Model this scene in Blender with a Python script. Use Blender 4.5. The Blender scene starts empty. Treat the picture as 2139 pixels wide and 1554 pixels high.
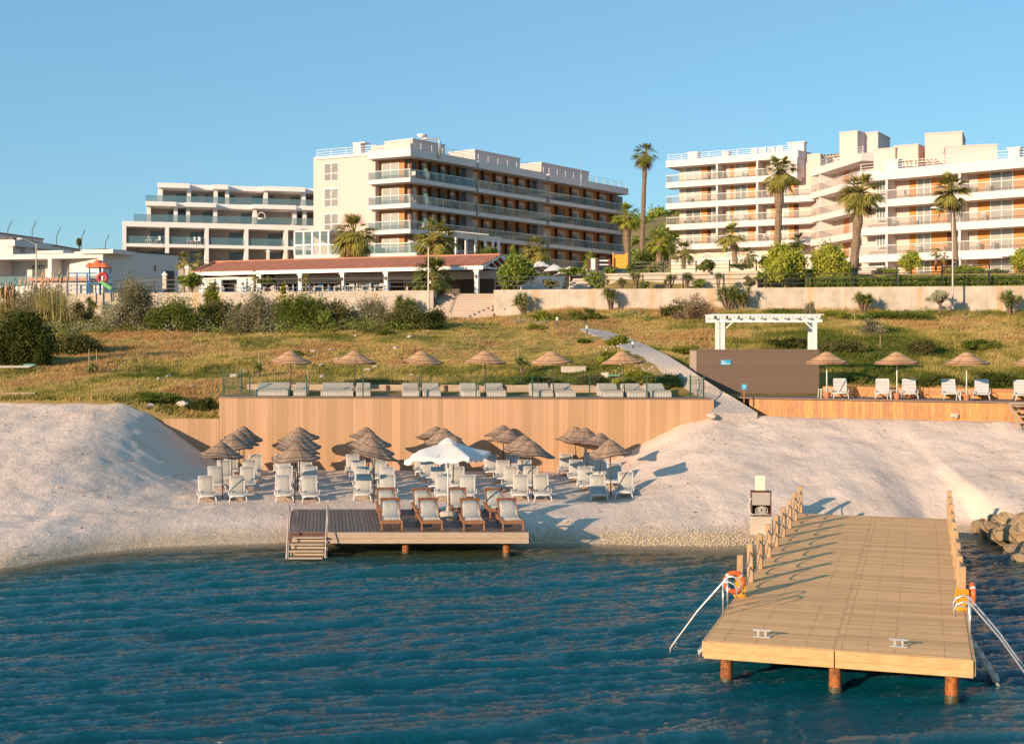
import bpy, math, random
import numpy as np
from mathutils import Vector, Matrix
random.seed(7)
RNG = np.random.default_rng(11)
PI = math.pi; R = math.radians
S = bpy.context.scene
COL = S.collection

# ------------------------------------------------------------------ camera, sky, sun, exposure
CX, HY, K, CH = 1069.5, 715.0, 2700.0, 6.7      # photo geometry: centre column, horizon row, focal length in photo pixels, eye height
cam_d = bpy.data.cameras.new('camera'); cam = bpy.data.objects.new('camera', cam_d); COL.objects.link(cam)
cam.location = (0, 0, CH); cam.rotation_euler = (R(90), 0, 0)
cam_d.sensor_width = 36; cam_d.lens = 36*K/2139.0; cam_d.shift_y = (HY-777)/2139.0
cam_d.clip_start = 0.5; cam_d.clip_end = 5000
S.camera = cam

SUN_EL = 14.0; SUN_AZ_X, SUN_AZ_Y = -0.70, -0.714     # direction towards the sun, seen from above
w = bpy.data.worlds.new('World'); S.world = w; w.use_nodes = True
nt = w.node_tree; nt.nodes.clear()
sky = nt.nodes.new('ShaderNodeTexSky'); sky.sky_type = 'NISHITA'; sky.sun_disc = False
sky.sun_elevation = R(SUN_EL); sky.sun_rotation = math.atan2(SUN_AZ_X, SUN_AZ_Y)
sky.altitude = 0; sky.air_density = 1.0; sky.dust_density = 0.3; sky.ozone_density = 2.0
hs = nt.nodes.new('ShaderNodeHueSaturation'); hs.inputs['Saturation'].default_value = 1.0
mx = nt.nodes.new('ShaderNodeMix'); mx.data_type = 'RGBA'; mx.blend_type = 'MULTIPLY'
mx.inputs[0].default_value = 1.0; mx.inputs[7].default_value = (0.80, 1.04, 1.06, 1)
bg = nt.nodes.new('ShaderNodeBackground'); bg.inputs[1].default_value = 0.15
wo = nt.nodes.new('ShaderNodeOutputWorld')
nt.links.new(sky.outputs[0], hs.inputs['Color']); nt.links.new(hs.outputs[0], mx.inputs[6])
mc = nt.nodes.new('ShaderNodeMix'); mc.data_type = 'RGBA'; mc.inputs[0].default_value = 0.62; mc.inputs[7].default_value = (.86, 1.90, 3.05, 1)
nt.links.new(mx.outputs[2], mc.inputs[6]); nt.links.new(mc.outputs[2], bg.inputs[0]); nt.links.new(bg.outputs[0], wo.inputs[0])
sd = bpy.data.lights.new('sun', 'SUN'); sd.energy = 5.0; sd.angle = R(0.5); sd.color = (1.0, 0.73, 0.50)
sun = bpy.data.objects.new('sun', sd); COL.objects.link(sun)
_dv = Vector((-SUN_AZ_X*math.cos(R(SUN_EL)), -SUN_AZ_Y*math.cos(R(SUN_EL)), -math.sin(R(SUN_EL))))
sun.rotation_euler = _dv.to_track_quat('-Z', 'Y').to_euler(); sun.location = (-40, -40, 40)
S.view_settings.view_transform = 'Standard'; S.view_settings.look = 'None'
S.view_settings.gamma = 1.0; S.view_settings.use_curve_mapping = False
S.view_settings.exposure = 0.48
S.cycles.max_bounces = 6; S.cycles.transparent_max_bounces = 12
S.cycles.caustics_reflective = False; S.cycles.caustics_refractive = False

# ------------------------------------------------------------------ helpers
def at(px, py, Y):
    return ((px-CX)/K*Y, Y, CH-(py-HY)/K*Y)
def onz(px, py, z):                      # the point at height z seen at that place of the photo
    Y = (CH-z)*K/(py-HY); return ((px-CX)/K*Y, Y, z)

class MB:
    def __init__(s): s.V=[]; s.F=[]; s.A=[]; s.np=[]
    def add(s, vs, fs, r=None):
        b = len(s.V); r = random.random() if r is None else r
        s.V += [tuple(v) for v in vs]
        for f in fs: s.F.append(tuple(i+b for i in f)); s.A.append(r)
        return s
    def addnp(s, v, f, r): s.np.append((v, f, r)); return s
    def box(s, c, d, rz=0, r=None, tilt=None):
        hx,hy,hz = d[0]/2,d[1]/2,d[2]/2; ca,sa = math.cos(rz),math.sin(rz)
        vs=[]
        for x,y,z in ((-hx,-hy,-hz),(hx,-hy,-hz),(hx,hy,-hz),(-hx,hy,-hz),(-hx,-hy,hz),(hx,-hy,hz),(hx,hy,hz),(-hx,hy,hz)):
            if tilt:                       # rotation about local x axis
                y,z = y*math.cos(tilt)-z*math.sin(tilt), y*math.sin(tilt)+z*math.cos(tilt)
            vs.append((c[0]+x*ca-y*sa, c[1]+x*sa+y*ca, c[2]+z))
        return s.add(vs, BOXF, r)
    def bb(s, x0,x1,y0,y1,z0,z1, r=None): return s.box(((x0+x1)/2,(y0+y1)/2,(z0+z1)/2),(abs(x1-x0),abs(y1-y0),abs(z1-z0)),0,r)
    def hexa(s, p8, r=None): return s.add(p8, BOXF, r)
    def bar(s, p, q, wd, ht=None, r=None, up=(0,0,1)):
        ht = wd if ht is None else ht
        p=Vector(p); q=Vector(q); d=(q-p).normalized(); u=Vector(up)
        if abs(d.dot(u))>.98: u=Vector((0,1,0))
        a=d.cross(u).normalized()*wd/2; b=a.cross(d).normalized()*ht/2
        return s.add([p-a-b,p+a-b,q+a-b,q-a-b,p-a+b,p+a+b,q+a+b,q-a+b], BOXF, r)
    def tube(s, pts, rad, n=8, r=None, caps=True):
        pts=[Vector(p) for p in pts]; m=len(pts)
        rr = rad if hasattr(rad,'__len__') else [rad]*m
        vs=[]; fs=[]; prev=None
        for i,p in enumerate(pts):
            d=(pts[min(i+1,m-1)]-pts[max(i-1,0)]).normalized()
            if prev is None:
                u=Vector((0,0,1)) if abs(d.z)<.9 else Vector((1,0,0)); a=d.cross(u).normalized()
            else:
                a=(prev-d*prev.dot(d)).normalized()
            prev=a; b=d.cross(a)
            for k in range(n):
                t=2*PI*k/n; vs.append(p+(a*math.cos(t)+b*math.sin(t))*rr[i])
        for i in range(m-1):
            for k in range(n):
                k2=(k+1)%n; fs.append((i*n+k,i*n+k2,(i+1)*n+k2,(i+1)*n+k))
        if caps: fs.append(tuple(range(n))[::-1]); fs.append(tuple((m-1)*n+k for k in range(n)))
        return s.add(vs,fs,r)
    def lathe(s, c, prof, n=16, r=None, sx=1, sy=1):
        vs=[]; fs=[]
        for (rad,z) in prof:
            for k in range(n):
                t=2*PI*k/n; vs.append((c[0]+rad*math.cos(t)*sx,c[1]+rad*math.sin(t)*sy,c[2]+z))
        for i in range(len(prof)-1):
            for k in range(n):
                k2=(k+1)%n; fs.append((i*n+k,i*n+k2,(i+1)*n+k2,(i+1)*n+k))
        return s.add(vs,fs,r)
    def torus(s, c, R1, r1, ax='y', n=28, m=10, a0=0, a1=2*PI, r=None):
        pts=[]
        for i in range(n+1):
            t=a0+(a1-a0)*i/n
            if ax=='y': pts.append((c[0]+R1*math.cos(t),c[1],c[2]+R1*math.sin(t)))
            elif ax=='x': pts.append((c[0],c[1]+R1*math.cos(t),c[2]+R1*math.sin(t)))
            else: pts.append((c[0]+R1*math.cos(t),c[1]+R1*math.sin(t),c[2]))
        return s.tube(pts,r1,m,r,caps=False)
    def build(s, name, mat, parent=None, off=None, smooth=False, bevel=0):
        V=[np.array(s.V,dtype=np.float64).reshape(-1,3)]; tot=[np.array([len(f) for f in s.F],dtype=np.int32)]
        L=[np.array([i for f in s.F for i in f],dtype=np.int32)]; A=[np.array(s.A,dtype=np.float32)]
        b=len(s.V)
        for v,f,r in s.np:
            V.append(v); L.append((f+b).ravel().astype(np.int32)); tot.append(np.full(len(f),f.shape[1],dtype=np.int32)); A.append(r.astype(np.float32)); b+=len(v)
        V=np.concatenate(V); L=np.concatenate(L); tot=np.concatenate(tot); A=np.concatenate(A)
        if off is not None: V=V-np.array(off)
        me=bpy.data.meshes.new(name)
        me.vertices.add(len(V)); me.vertices.foreach_set('co',V.ravel().astype(np.float32))
        me.loops.add(len(L)); me.loops.foreach_set('vertex_index',L)
        st=np.zeros(len(tot),dtype=np.int32); st[1:]=np.cumsum(tot)[:-1]
        me.polygons.add(len(tot)); me.polygons.foreach_set('loop_start',st); me.polygons.foreach_set('loop_total',tot)
        at_=me.attributes.new('var','FLOAT','FACE'); at_.data.foreach_set('value',A)
        me.polygons.foreach_set('use_smooth',np.full(len(tot),bool(smooth)))
        me.update(calc_edges=True); me.validate()
        me.materials.append(mat)
        o=bpy.data.objects.new(name,me); COL.objects.link(o)
        if parent is not None: o.parent=parent
        if bevel:
            m=o.modifiers.new('bevel','BEVEL'); m.width=bevel; m.segments=2; m.limit_method='ANGLE'
        return o
BOXF=[(0,3,2,1),(4,5,6,7),(0,1,5,4),(1,2,6,5),(2,3,7,6),(3,0,4,7)]

def tag(o, label=None, cat=None, group=None, kind=None):
    if label: o['label']=label
    if cat: o['category']=cat
    if group: o['group']=group
    if kind: o['kind']=kind
    return o
def empty(name, loc, label, cat, group=None, rz=0):
    o=bpy.data.objects.new(name,None); COL.objects.link(o); o.location=loc; o.rotation_euler=(0,0,rz)
    o.empty_display_size=.3
    return tag(o,label,cat,group)
def kids(o): return [c for c in bpy.data.objects if c.parent==o]
CH_CACHE={}
def copy_tree(o, parent=None):
    c=o.copy(); COL.objects.link(c)
    if parent is not None: c.parent=parent
    if o.name not in CH_CACHE: CH_CACHE[o.name]=kids(o)
    for ch in CH_CACHE[o.name]: copy_tree(ch,c)
    return c

# ------------------------------------------------------------------ value noise (numpy)
_T=np.random.default_rng(3).random((256,256))
def vnoise(x,y):
    xi=np.floor(x).astype(int); yi=np.floor(y).astype(int); fx=x-xi; fy=y-yi
    fx=fx*fx*(3-2*fx); fy=fy*fy*(3-2*fy)
    g=lambda a,b:_T[a%256,b%256]
    return (g(xi,yi)*(1-fx)+g(xi+1,yi)*fx)*(1-fy)+(g(xi,yi+1)*(1-fx)+g(xi+1,yi+1)*fx)*fy
def fbm(x,y,o=4):
    s=0;a=.5
    for i in range(o): s=s+a*vnoise(x*2**i+i*17.3,y*2**i+i*9.1); a*=.5
    return s
def sm(a,b,x):
    t=np.clip((x-a)/(b-a),0,1); return t*t*(3-2*t)

# ------------------------------------------------------------------ materials
def newmat(name):
    m=bpy.data.materials.new(name); m.use_nodes=True; t=m.node_tree; b=t.nodes['Principled BSDF']; return m,t,b
def N(t,k): return t.nodes.new('ShaderNode'+k)
def ramp(t, pts):
    n=N(t,'ValToRGB'); e=n.color_ramp.elements
    e[0].position=pts[0][0]; e[0].color=(*pts[0][1],1); e[1].position=pts[-1][0]; e[1].color=(*pts[-1][1],1)
    for p,c in pts[1:-1]:
        x=e.new(p); x.color=(*c,1)
    return n
def mat(name, c1, c2=None, rough=.7, ns=3.0, var=.5, noi=.5, bump=0, bs=20, metal=0, spec=.5, stretch=(1,1,1), trans=0, coat=0):
    m,t,b=newmat(name)
    b.inputs['Roughness'].default_value=rough; b.inputs['Metallic'].default_value=metal
    b.inputs['Specular IOR Level'].default_value=spec
    if coat: b.inputs['Coat Weight'].default_value=coat
    if c2 is None: c2=tuple(x*.8 for x in c1)
    tc=N(t,'TexCoord'); mp=N(t,'Mapping'); mp.inputs['Scale'].default_value=stretch
    t.links.new(tc.outputs['Object'],mp.inputs[0])
    n=N(t,'TexNoise'); n.inputs['Scale'].default_value=ns; n.inputs['Detail'].default_value=5; n.inputs['Roughness'].default_value=.6
    t.links.new(mp.outputs[0],n.inputs['Vector'])
    a=N(t,'Attribute'); a.attribute_name='var'
    ma=N(t,'MapRange'); ma.inputs[1].default_value=.3; ma.inputs[2].default_value=.7; ma.inputs[3].default_value=0; ma.inputs[4].default_value=noi
    t.links.new(n.outputs['Fac'],ma.inputs[0])
    mm=N(t,'Math'); mm.operation='MULTIPLY_ADD'; mm.inputs[1].default_value=var
    t.links.new(a.outputs['Fac'],mm.inputs[0]); t.links.new(ma.outputs[0],mm.inputs[2])
    rp=ramp(t,[(0,c1),(1,c2)]); t.links.new(mm.outputs[0],rp.inputs[0])
    t.links.new(rp.outputs[0],b.inputs['Base Color'])
    if bump:
        n2=N(t,'TexNoise'); n2.inputs['Scale'].default_value=bs; n2.inputs['Detail'].default_value=4
        t.links.new(mp.outputs[0],n2.inputs['Vector'])
        bp=N(t,'Bump'); bp.inputs['Strength'].default_value=bump; bp.inputs['Distance'].default_value=.02
        t.links.new(n2.outputs['Fac'],bp.inputs['Height']); t.links.new(bp.outputs[0],b.inputs['Normal'])
    if trans:
        tr=N(t,'BsdfTranslucent'); t.links.new(rp.outputs[0],tr.inputs[0]); mxs=N(t,'MixShader'); mxs.inputs[0].default_value=trans
        out=t.nodes['Material Output']; t.links.new(b.outputs[0],mxs.inputs[1]); t.links.new(tr.outputs[0],mxs.inputs[2]); t.links.new(mxs.outputs[0],out.inputs[0])
    return m
def glassmat(name, tint, alpha, rough=.05):
    m,t,b=newmat(name); b.inputs['Base Color'].default_value=(*tint,1); b.inputs['Roughness'].default_value=rough
    b.inputs['Alpha'].default_value=alpha; b.inputs['Specular IOR Level'].default_value=.9
    return m
M={}
M['white']=mat('white_paint',(.80,.77,.72),(.68,.65,.60),.5,2,.2,.5)
M['plastic']=mat('white_plastic',(.64,.63,.60),(.54,.53,.50),.35,6,.2,.4)
M['cushion']=mat('cream_cushion',(.48,.45,.385),(.36,.34,.29),.9,9,.3,.6,bump=.6,bs=7)
M['canvas']=mat('white_canvas',(.84,.82,.78),(.72,.70,.66),.8,3,.1,.5,trans=.25)
M['teak']=mat('teak_wood',(.38,.17,.07),(.20,.085,.04),.55,8,.5,.6,stretch=(1,1,1),bump=.15,bs=30)
M['deckdark']=mat('dark_deck_boards',(.125,.080,.060),(.23,.155,.11),.6,5,.55,.5,bump=.2,bs=40)
M['greywood']=mat('weathered_wood',(.50,.40,.30),(.34,.24,.16),.8,4,.3,.7,stretch=(1,6,6),bump=.2,bs=20)
M['pierdeck']=mat('pier_boards',(.86,.485,.195),(.60,.335,.135),.75,2.2,.8,.35,bump=.2,bs=30)
M['pierbeam']=mat('pier_beam_wood',(.66,.42,.19),(.46,.26,.10),.7,3,.25,.8,stretch=(1,5,5),bump=.2,bs=20)
M['postwood']=mat('post_wood',(.54,.345,.18),(.33,.215,.11),.8,4,.5,.6,stretch=(4,4,.8),bump=.3,bs=20)
M['pile']=mat('rusty_pile',(.58,.17,.03),(.09,.045,.02),.8,11,.2,1.0,bump=.5,bs=14)
M['panel']=mat('vertical_cladding',(.50,.295,.175),(.36,.22,.11),.75,1.2,.9,.25,stretch=(1,1,.3),bump=.1,bs=30)
M['orangewood']=mat('varnished_boards',(.62,.27,.06),(.30,.12,.035),.5,6,.6,.7,stretch=(2,2,.6),bump=.2,bs=20)
M['brownclad']=mat('brown_cladding',(.135,.088,.062),(.17,.112,.08),.8,25,.3,.9,bump=.2,bs=60)
M['reed']=mat('golden_reed',(.62,.38,.19),(.40,.22,.11),.85,14,.6,.5,stretch=(1,1,.3),bump=.4,bs=40)
M['reeddark']=mat('old_brown_reed',(.42,.285,.19),(.19,.125,.085),.9,14,.6,.6,stretch=(1,1,.3),bump=.5,bs=40)
M['rope']=mat('grey_rope',(.36,.32,.28),(.24,.2,.17),.9)
M['polemetal']=mat('dark_pole',(.035,.032,.03),(.06,.05,.045),.5)
M['steel']=mat('steel_rail',(.70,.68,.64),(.6,.58,.55),.28,3,.2,.4,metal=.7)
M['stainless']=mat('stainless_panel',(.50,.46,.40),(.38,.34,.29),.5,3,.2,.8,metal=.4)
M['black']=mat('black_metal',(.02,.02,.022),(.035,.035,.035),.5)
M['green']=mat('green_metal',(.01,.085,.05),(.015,.06,.04),.5)
M['concrete']=None
M['rattan']=mat('pale_rattan',(.62,.57,.50),(.50,.46,.40),.8,30,.2,.8,bump=.6,bs=60)
M['orange']=mat('orange_plastic',(.80,.14,.03),(.68,.10,.02),.4)
M['yellow']=mat('yellow_rope',(.78,.42,.02),(.6,.28,.01),.8,20,.4,.6)
M['terracotta']=mat('terracotta',(.52,.20,.10),(.42,.16,.08),.7)
M['rock']=mat('pale_rock',(.40,.28,.155),(.22,.15,.085),.9,2,.5,.8,bump=.8,bs=6)
M['stone']=mat('white_stone',(.62,.55,.45),(.42,.36,.29),.9,4,.4,.7,bump=.5,bs=12)
M['signblue']=mat('sign_blue',(.03,.38,.62),(.03,.34,.56),.5)
M['wallwhite']=mat('white_render',(.68,.63,.60),(.60,.56,.53),.8,.8,.1,.5)
M['framewhite']=mat('bright_frame_render',(.82,.78,.74),(.74,.70,.66),.8,.8,.1,.5)
M['backwall']=mat('shade_toned_back_wall',(.40,.37,.35),(.34,.31,.29),.85,.8,.1,.5)  # white render behind the frames, with the partitions' shade painted in as grey
M['wallcream']=mat('cream_render',(.66,.50,.44),(.59,.45,.395),.85,1,.1,.6)
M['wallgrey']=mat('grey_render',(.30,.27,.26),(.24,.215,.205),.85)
M['clad']=mat('hotel_wood_cladding',(.52,.215,.06),(.36,.13,.035),.6,3,.4,.6,stretch=(.5,.5,9))
M['cladbr']=mat('hotel_orange_panel',(.60,.22,.025),(.48,.16,.02),.5,3,.4,.6,stretch=(.5,.5,9))
M['darkpost']=mat('dark_wood_post',(.13,.045,.02),(.09,.03,.015),.6)
M['frame']=mat('white_window_frame',(.82,.80,.76),(.76,.74,.70),.4)
M['curtain']=mat('window_curtain',(.36,.345,.31),(.22,.21,.195),.35,6,.5,.6,stretch=(8,8,.3),coat=.6)
M['darkglass']=mat('dark_window_glass',(.035,.032,.032),(.07,.06,.055),.12,2,.5,.4,spec=.8)
M['glass']=glassmat('balcony_glass',(.16,.27,.27),.30)
M['glassblue']=glassmat('terrace_glass',(.13,.24,.27),.42)
M['glassclear']=glassmat('clear_glass',(.30,.29,.25),.22)
M['soffit']=mat('soffit',(.55,.45,.36),(.48,.39,.31),.9)
M['tile']=mat('clay_roof_tiles',(.66,.28,.16),(.46,.18,.10),.8,4,.7,.5,bump=.3,bs=20)
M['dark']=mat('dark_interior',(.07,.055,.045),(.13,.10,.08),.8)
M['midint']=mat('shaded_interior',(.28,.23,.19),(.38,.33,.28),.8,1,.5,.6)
M['bluepaint']=mat('blue_paint',(.03,.17,.42),(.04,.22,.46),.5)
M['gold']=mat('yellow_boards',(.80,.42,.05),(.66,.32,.03),.6)
M['slidegreen']=mat('green_plastic',(.10,.36,.10),(.08,.30,.08),.4)
M['red']=mat('red_paint',(.5,.05,.05),(.4,.04,.04),.6)
M['trunk']=mat('palm_trunk',(.32,.22,.14),(.17,.115,.075),.9,3,.6,.8,stretch=(1,1,3),bump=.8,bs=8)
M['bark']=mat('bark',(.22,.15,.10),(.12,.085,.055),.9,5,.4,.8,bump=.6,bs=12)
def leaf(name,c1,c2,tr=.3):
    c1=tuple(min(.6,x*1.55) for x in c1); c2=tuple(min(.6,x*1.55) for x in c2)
    return mat(name,c1,c2,.6,1.5,.75,.35,trans=tr,spec=.3)
M['palm']=leaf('palm_frond',(.14,.16,.03),(.36,.30,.08),.35)
M['palmdark']=leaf('palm_frond_dark',(.07,.10,.02),(.22,.21,.05))
M['skirt']=leaf('dry_frond',(.24,.145,.065),(.13,.075,.03),.15)
M['yucca']=leaf('yucca_leaf',(.09,.12,.028),(.27,.27,.08),.3)
M['dkgreen']=leaf('dark_bush_leaf',(.035,.055,.010),(.10,.115,.02),.2)
M['olive']=leaf('olive_bush_leaf',(.09,.10,.028),(.19,.175,.06))
M['silver']=leaf('silver_bush_leaf',(.19,.185,.115),(.34,.31,.20))
M['bright']=leaf('bright_leaf',(.15,.19,.022),(.32,.31,.045),.35)
M['green2']=leaf('green_bush_leaf',(.08,.125,.018),(.19,.22,.035),.3)
M['dry']=leaf('dry_twig',(.30,.22,.13),(.20,.14,.09),.1)
M['reedgrass']=leaf('reed_grass',(.20,.19,.06),(.42,.31,.13),.3)

# concrete with rust stains and pour joints
def concrete():
    m,t,b=newmat('stained_concrete'); b.inputs['Roughness'].default_value=.85
    tc=N(t,'TexCoord'); n=N(t,'TexNoise'); n.inputs['Scale'].default_value=1.2; n.inputs['Detail'].default_value=8
    t.links.new(tc.outputs['Object'],n.inputs[0])
    r1=ramp(t,[(.3,(.40,.34,.27)),(.7,(.56,.48,.385))]); t.links.new(n.outputs[0],r1.inputs[0])
    mp=N(t,'Mapping'); mp.inputs['Scale'].default_value=(.35,.0,.02); t.links.new(tc.outputs['Object'],mp.inputs[0])
    n2=N(t,'TexNoise'); n2.inputs['Scale'].default_value=1.5; n2.inputs['Detail'].default_value=6; n2.inputs['Roughness'].default_value=.75
    t.links.new(mp.outputs[0],n2.inputs[0])
    r2=ramp(t,[(.53,(0,0,0)),(.60,(1,1,1))]); t.links.new(n2.outputs[0],r2.inputs[0])
    m2=N(t,'Mix'); m2.data_type='RGBA'; m2.inputs[7].default_value=(.50,.30,.12,1)
    mu=N(t,'Math'); mu.operation='MULTIPLY'; mu.inputs[1].default_value=.6; t.links.new(r2.outputs[0],mu.inputs[0])
    t.links.new(mu.outputs[0],m2.inputs[0]); t.links.new(r1.outputs[0],m2.inputs[6]); t.links.new(m2.outputs[2],b.inputs['Base Color'])
    bp=N(t,'Bump'); bp.inputs['Strength'].default_value=.3; bp.inputs['Distance'].default_value=.05; t.links.new(n.outputs[0],bp.inputs['Height']); t.links.new(bp.outputs[0],b.inputs['Normal'])
    return m
M['concrete']=concrete()
# ================================================================== TERRAIN
SHX=np.array([-60,-22,-15.2,-14.3,-13.3,-12,-10,-7.5,1.8,6.8,10,13.6,15,16.6,17.4,22,60.])
SHY=np.array([33,36.5,38.4,39.7,41.3,42.3,42.9,43.3,43.1,42.6,43.4,43.8,45.6,45.4,41.6,40.6,38.])
PCY=np.array([59.5,60.8,62.95,67.2,70.5,76,84,90.])
PCX=np.array([9.8,8.9,8.37,7.95,7.7,7.2,6.6,6.2])
PCZ=np.array([4.0,4.7,5.15,5.65,5.95,6.45,6.95,7.3])
def wallY(X): return 111-(X+38.7)*.195          # line of the concrete retaining wall
def sand_z(X,Y):
    X=np.asarray(X,float); Y=np.asarray(Y,float)
    d=Y-np.interp(X,SHX,SHY)
    mid=.75*(1-np.exp(-np.maximum(d,0)/2.4))
    Ys_=np.maximum(44.6,np.interp(X,SHX,SHY)+.6)
    Yf=59.4-(np.maximum(X,10.0)-10.0)*.44
    right=mid+(3.30-mid)*np.clip((Y-Ys_)/(Yf-Ys_),0,1)**1.08
    left=mid+np.clip((Y-44.8)/15.6,0,1.03)*2.98
    sR=sm(2.6,9.2,X); sL=sm(-13.0,-17.2,X) if True else 0
    sL=1-sm(-18.8,-12.5,X)
    z=mid+(right-mid)*sR+(left-mid)*sL
    z=z+sm(15.6,18,X)*sm(0,1.5,d)*(1-sm(3,8,d))*.22
    und=np.minimum(d,0)
    z=z+und*.22
    amp=.05+.05*sm(1,4,d)*(1-sm(-12,-8,X)*(1-sm(3,7,X)))
    n=fbm(X*1.3,Y*.8,4)-.47
    return z+n*amp*2*sm(-.5,1.5,d)
def grass_z(X,Y):
    X=np.asarray(X,float); Y=np.asarray(Y,float)
    Yw=wallY(X); base=np.interp(X,[-45,-20,-6,-1,3.5,38,60],[8.5,8.5,8.45,8.6,9.25,8.85,8.8])
    z0=np.interp(X,[-19,-16,-13.9,-13.5],[4.0,3.25,3.1,4.1])*1.0
    z0=np.where(X<-19,4.0,z0)
    near=z0+(4.35-z0)*np.clip((Y-61)/4.5,0,1)
    t=np.clip((Y-65.5)/(Yw-65.5),0,1)
    far=4.35+(base-4.35)*t**.95
    z=np.where(Y<65.5,near,far)
    Xc=np.interp(Y,PCY,PCX); Zc=np.interp(Y,PCY,PCZ)-.15-.45*(1-sm(64,69,Y))
    sl=.45+1.7*sm(63.5,68,Y); sr=.9+1.5*sm(65,70,Y); dx=X-Xc
    w_=np.where(dx<0,np.exp(-(np.maximum(-dx-.5,0)/sl)**2),np.exp(-(np.maximum(dx-.5,0)/sr)**2))*(1-sm(80,90,Y))
    z=z+np.maximum(Zc-z,0)*w_
    z=np.where(Y<61,z-3,z)
    n=(fbm(X*.16+5,Y*.16,4)-.47)*(1-w_)
    return z+n*1.1*sm(66,74,Y)*(1-sm(-6,0,Y-Yw))+(fbm(X*.9,Y*.9,3)-.44)*.22*sm(62,66,Y)
def ground_z(X,Y):
    return grass_z(X,Y) if Y>61 or (Y>59.5 and X>14) else sand_z(X,Y)
def hit(px,py,lo=62,hi=112):                       # where the sight line through that photo pixel meets the slope
    for Y in np.arange(lo,hi,.15):
        X=(px-CX)/K*Y; z=CH-(py-HY)/K*Y
        if Y>float(wallY(X))-1.0: break
        if grass_z(X,Y)>=z: return (X,float(Y),float(grass_z(X,Y)))
    Y=float(wallY((px-CX)/K*104))-1.0; X=(px-CX)/K*Y
    return (X,Y,float(grass_z(X,Y)))
def grid(name,x0,x1,nx,y0,y1,ny,fz,m,ypow=1):
    xs=np.linspace(x0,x1,nx); ys=y0+(y1-y0)*np.linspace(0,1,ny)**ypow
    Xg,Yg=np.meshgrid(xs,ys); Z=fz(Xg,Yg)
    v=np.stack([Xg,Yg,Z],-1).reshape(-1,3)
    i=np.arange(nx-1); j=np.arange(ny-1); I,J=np.meshgrid(i,j); a=(J*nx+I).ravel()
    f=np.stack([a,a+1,a+nx+1,a+nx],-1)
    mb=MB(); mb.addnp(v,f,np.full(len(f),.5)); return mb.build(name,m,smooth=True)

def sandmat():
    m,t,b=newmat('pale_beach_sand'); b.inputs['Roughness'].default_value=.95; b.inputs['Specular IOR Level'].default_value=.1
    tc=N(t,'TexCoord')
    n=N(t,'TexNoise'); n.inputs['Scale'].default_value=.5; n.inputs['Detail'].default_value=8
    t.links.new(tc.outputs['Object'],n.inputs[0])
    r1=ramp(t,[(.3,(.66,.515,.40)),(.7,(.80,.635,.51))]); t.links.new(n.outputs[0],r1.inputs[0])
    # wet, pebbly strip by the water line: driven by height above the water
    g=N(t,'SeparateXYZ'); t.links.new(tc.outputs['Object'],g.inputs[0])
    mr=N(t,'MapRange'); mr.inputs[1].default_value=.14; mr.inputs[2].default_value=.42; t.links.new(g.outputs[2],mr.inputs[0])
    pn=N(t,'TexVoronoi'); pn.inputs['Scale'].default_value=22; t.links.new(tc.outputs['Object'],pn.inputs[0])
    r2=ramp(t,[(.0,(.36,.27,.18)),(.5,(.52,.40,.27)),(1,(.66,.53,.38))]); t.links.new(pn.outputs['Color'],r2.inputs[0])
    mx_=N(t,'Mix'); mx_.data_type='RGBA'; t.links.new(mr.outputs[0],mx_.inputs[0]); t.links.new(r2.outputs[0],mx_.inputs[6]); t.links.new(r1.outputs[0],mx_.inputs[7])
    t.links.new(mx_.outputs[2],b.inputs['Base Color'])
    mp=N(t,'Mapping'); mp.inputs['Scale'].default_value=(1,.45,1); mp.inputs['Rotation'].default_value=(0,0,.3); t.links.new(tc.outputs['Object'],mp.inputs[0])
    n2=N(t,'TexNoise'); n2.inputs['Scale'].default_value=4.5; n2.inputs['Detail'].default_value=8; n2.inputs['Roughness'].default_value=.68; n2.inputs['Distortion'].default_value=.15
    t.links.new(mp.outputs[0],n2.inputs[0])
    bp=N(t,'Bump'); bp.inputs['Strength'].default_value=.55; bp.inputs['Distance'].default_value=.12; t.links.new(n2.outputs[0],bp.inputs['Height'])
    n3=N(t,'TexNoise'); n3.inputs['Scale'].default_value=13; n3.inputs['Detail'].default_value=5; n3.inputs['Roughness'].default_value=.7; t.links.new(mp.outputs[0],n3.inputs[0])
    r4=ramp(t,[(.38,(0,0,0)),(.52,(1,1,1))]); t.links.new(n3.outputs[0],r4.inputs[0])
    b2=N(t,'Bump'); b2.inputs['Strength'].default_value=.32; b2.inputs['Distance'].default_value=.035; t.links.new(r4.outputs[0],b2.inputs['Height']); t.links.new(bp.outputs[0],b2.inputs['Normal'])
    t.links.new(b2.outputs[0],b.inputs['Normal'])
    return m
tag(grid('beach_sand',-42,46,520,30,61.5,260,sand_z,sandmat()),kind='structure')

def grassmat():
    m,t,b=newmat('dry_grass_ground'); b.inputs['Roughness'].default_value=1; b.inputs['Specular IOR Level'].default_value=0
    tc=N(t,'TexCoord'); n=N(t,'TexNoise'); n.inputs['Scale'].default_value=.35; n.inputs['Detail'].default_value=9; n.inputs['Roughness'].default_value=.7
    t.links.new(tc.outputs['Object'],n.inputs[0])
    r1=ramp(t,[(.3,(.13,.11,.03)),(.45,(.24,.18,.06)),(.58,(.32,.23,.09)),(.72,(.36,.25,.12))]); t.links.new(n.outputs[0],r1.inputs[0]); t.links.new(r1.outputs[0],b.inputs['Base Color'])
    bp=N(t,'Bump'); bp.inputs['Strength'].default_value=.8; bp.inputs['Distance'].default_value=.3; t.links.new(n.outputs[0],bp.inputs['Height']); t.links.new(bp.outputs[0],b.inputs['Normal'])
    return m
GM=grassmat()
def slope_fz(X,Y):
    z=grass_z(X,Y); return z
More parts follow.
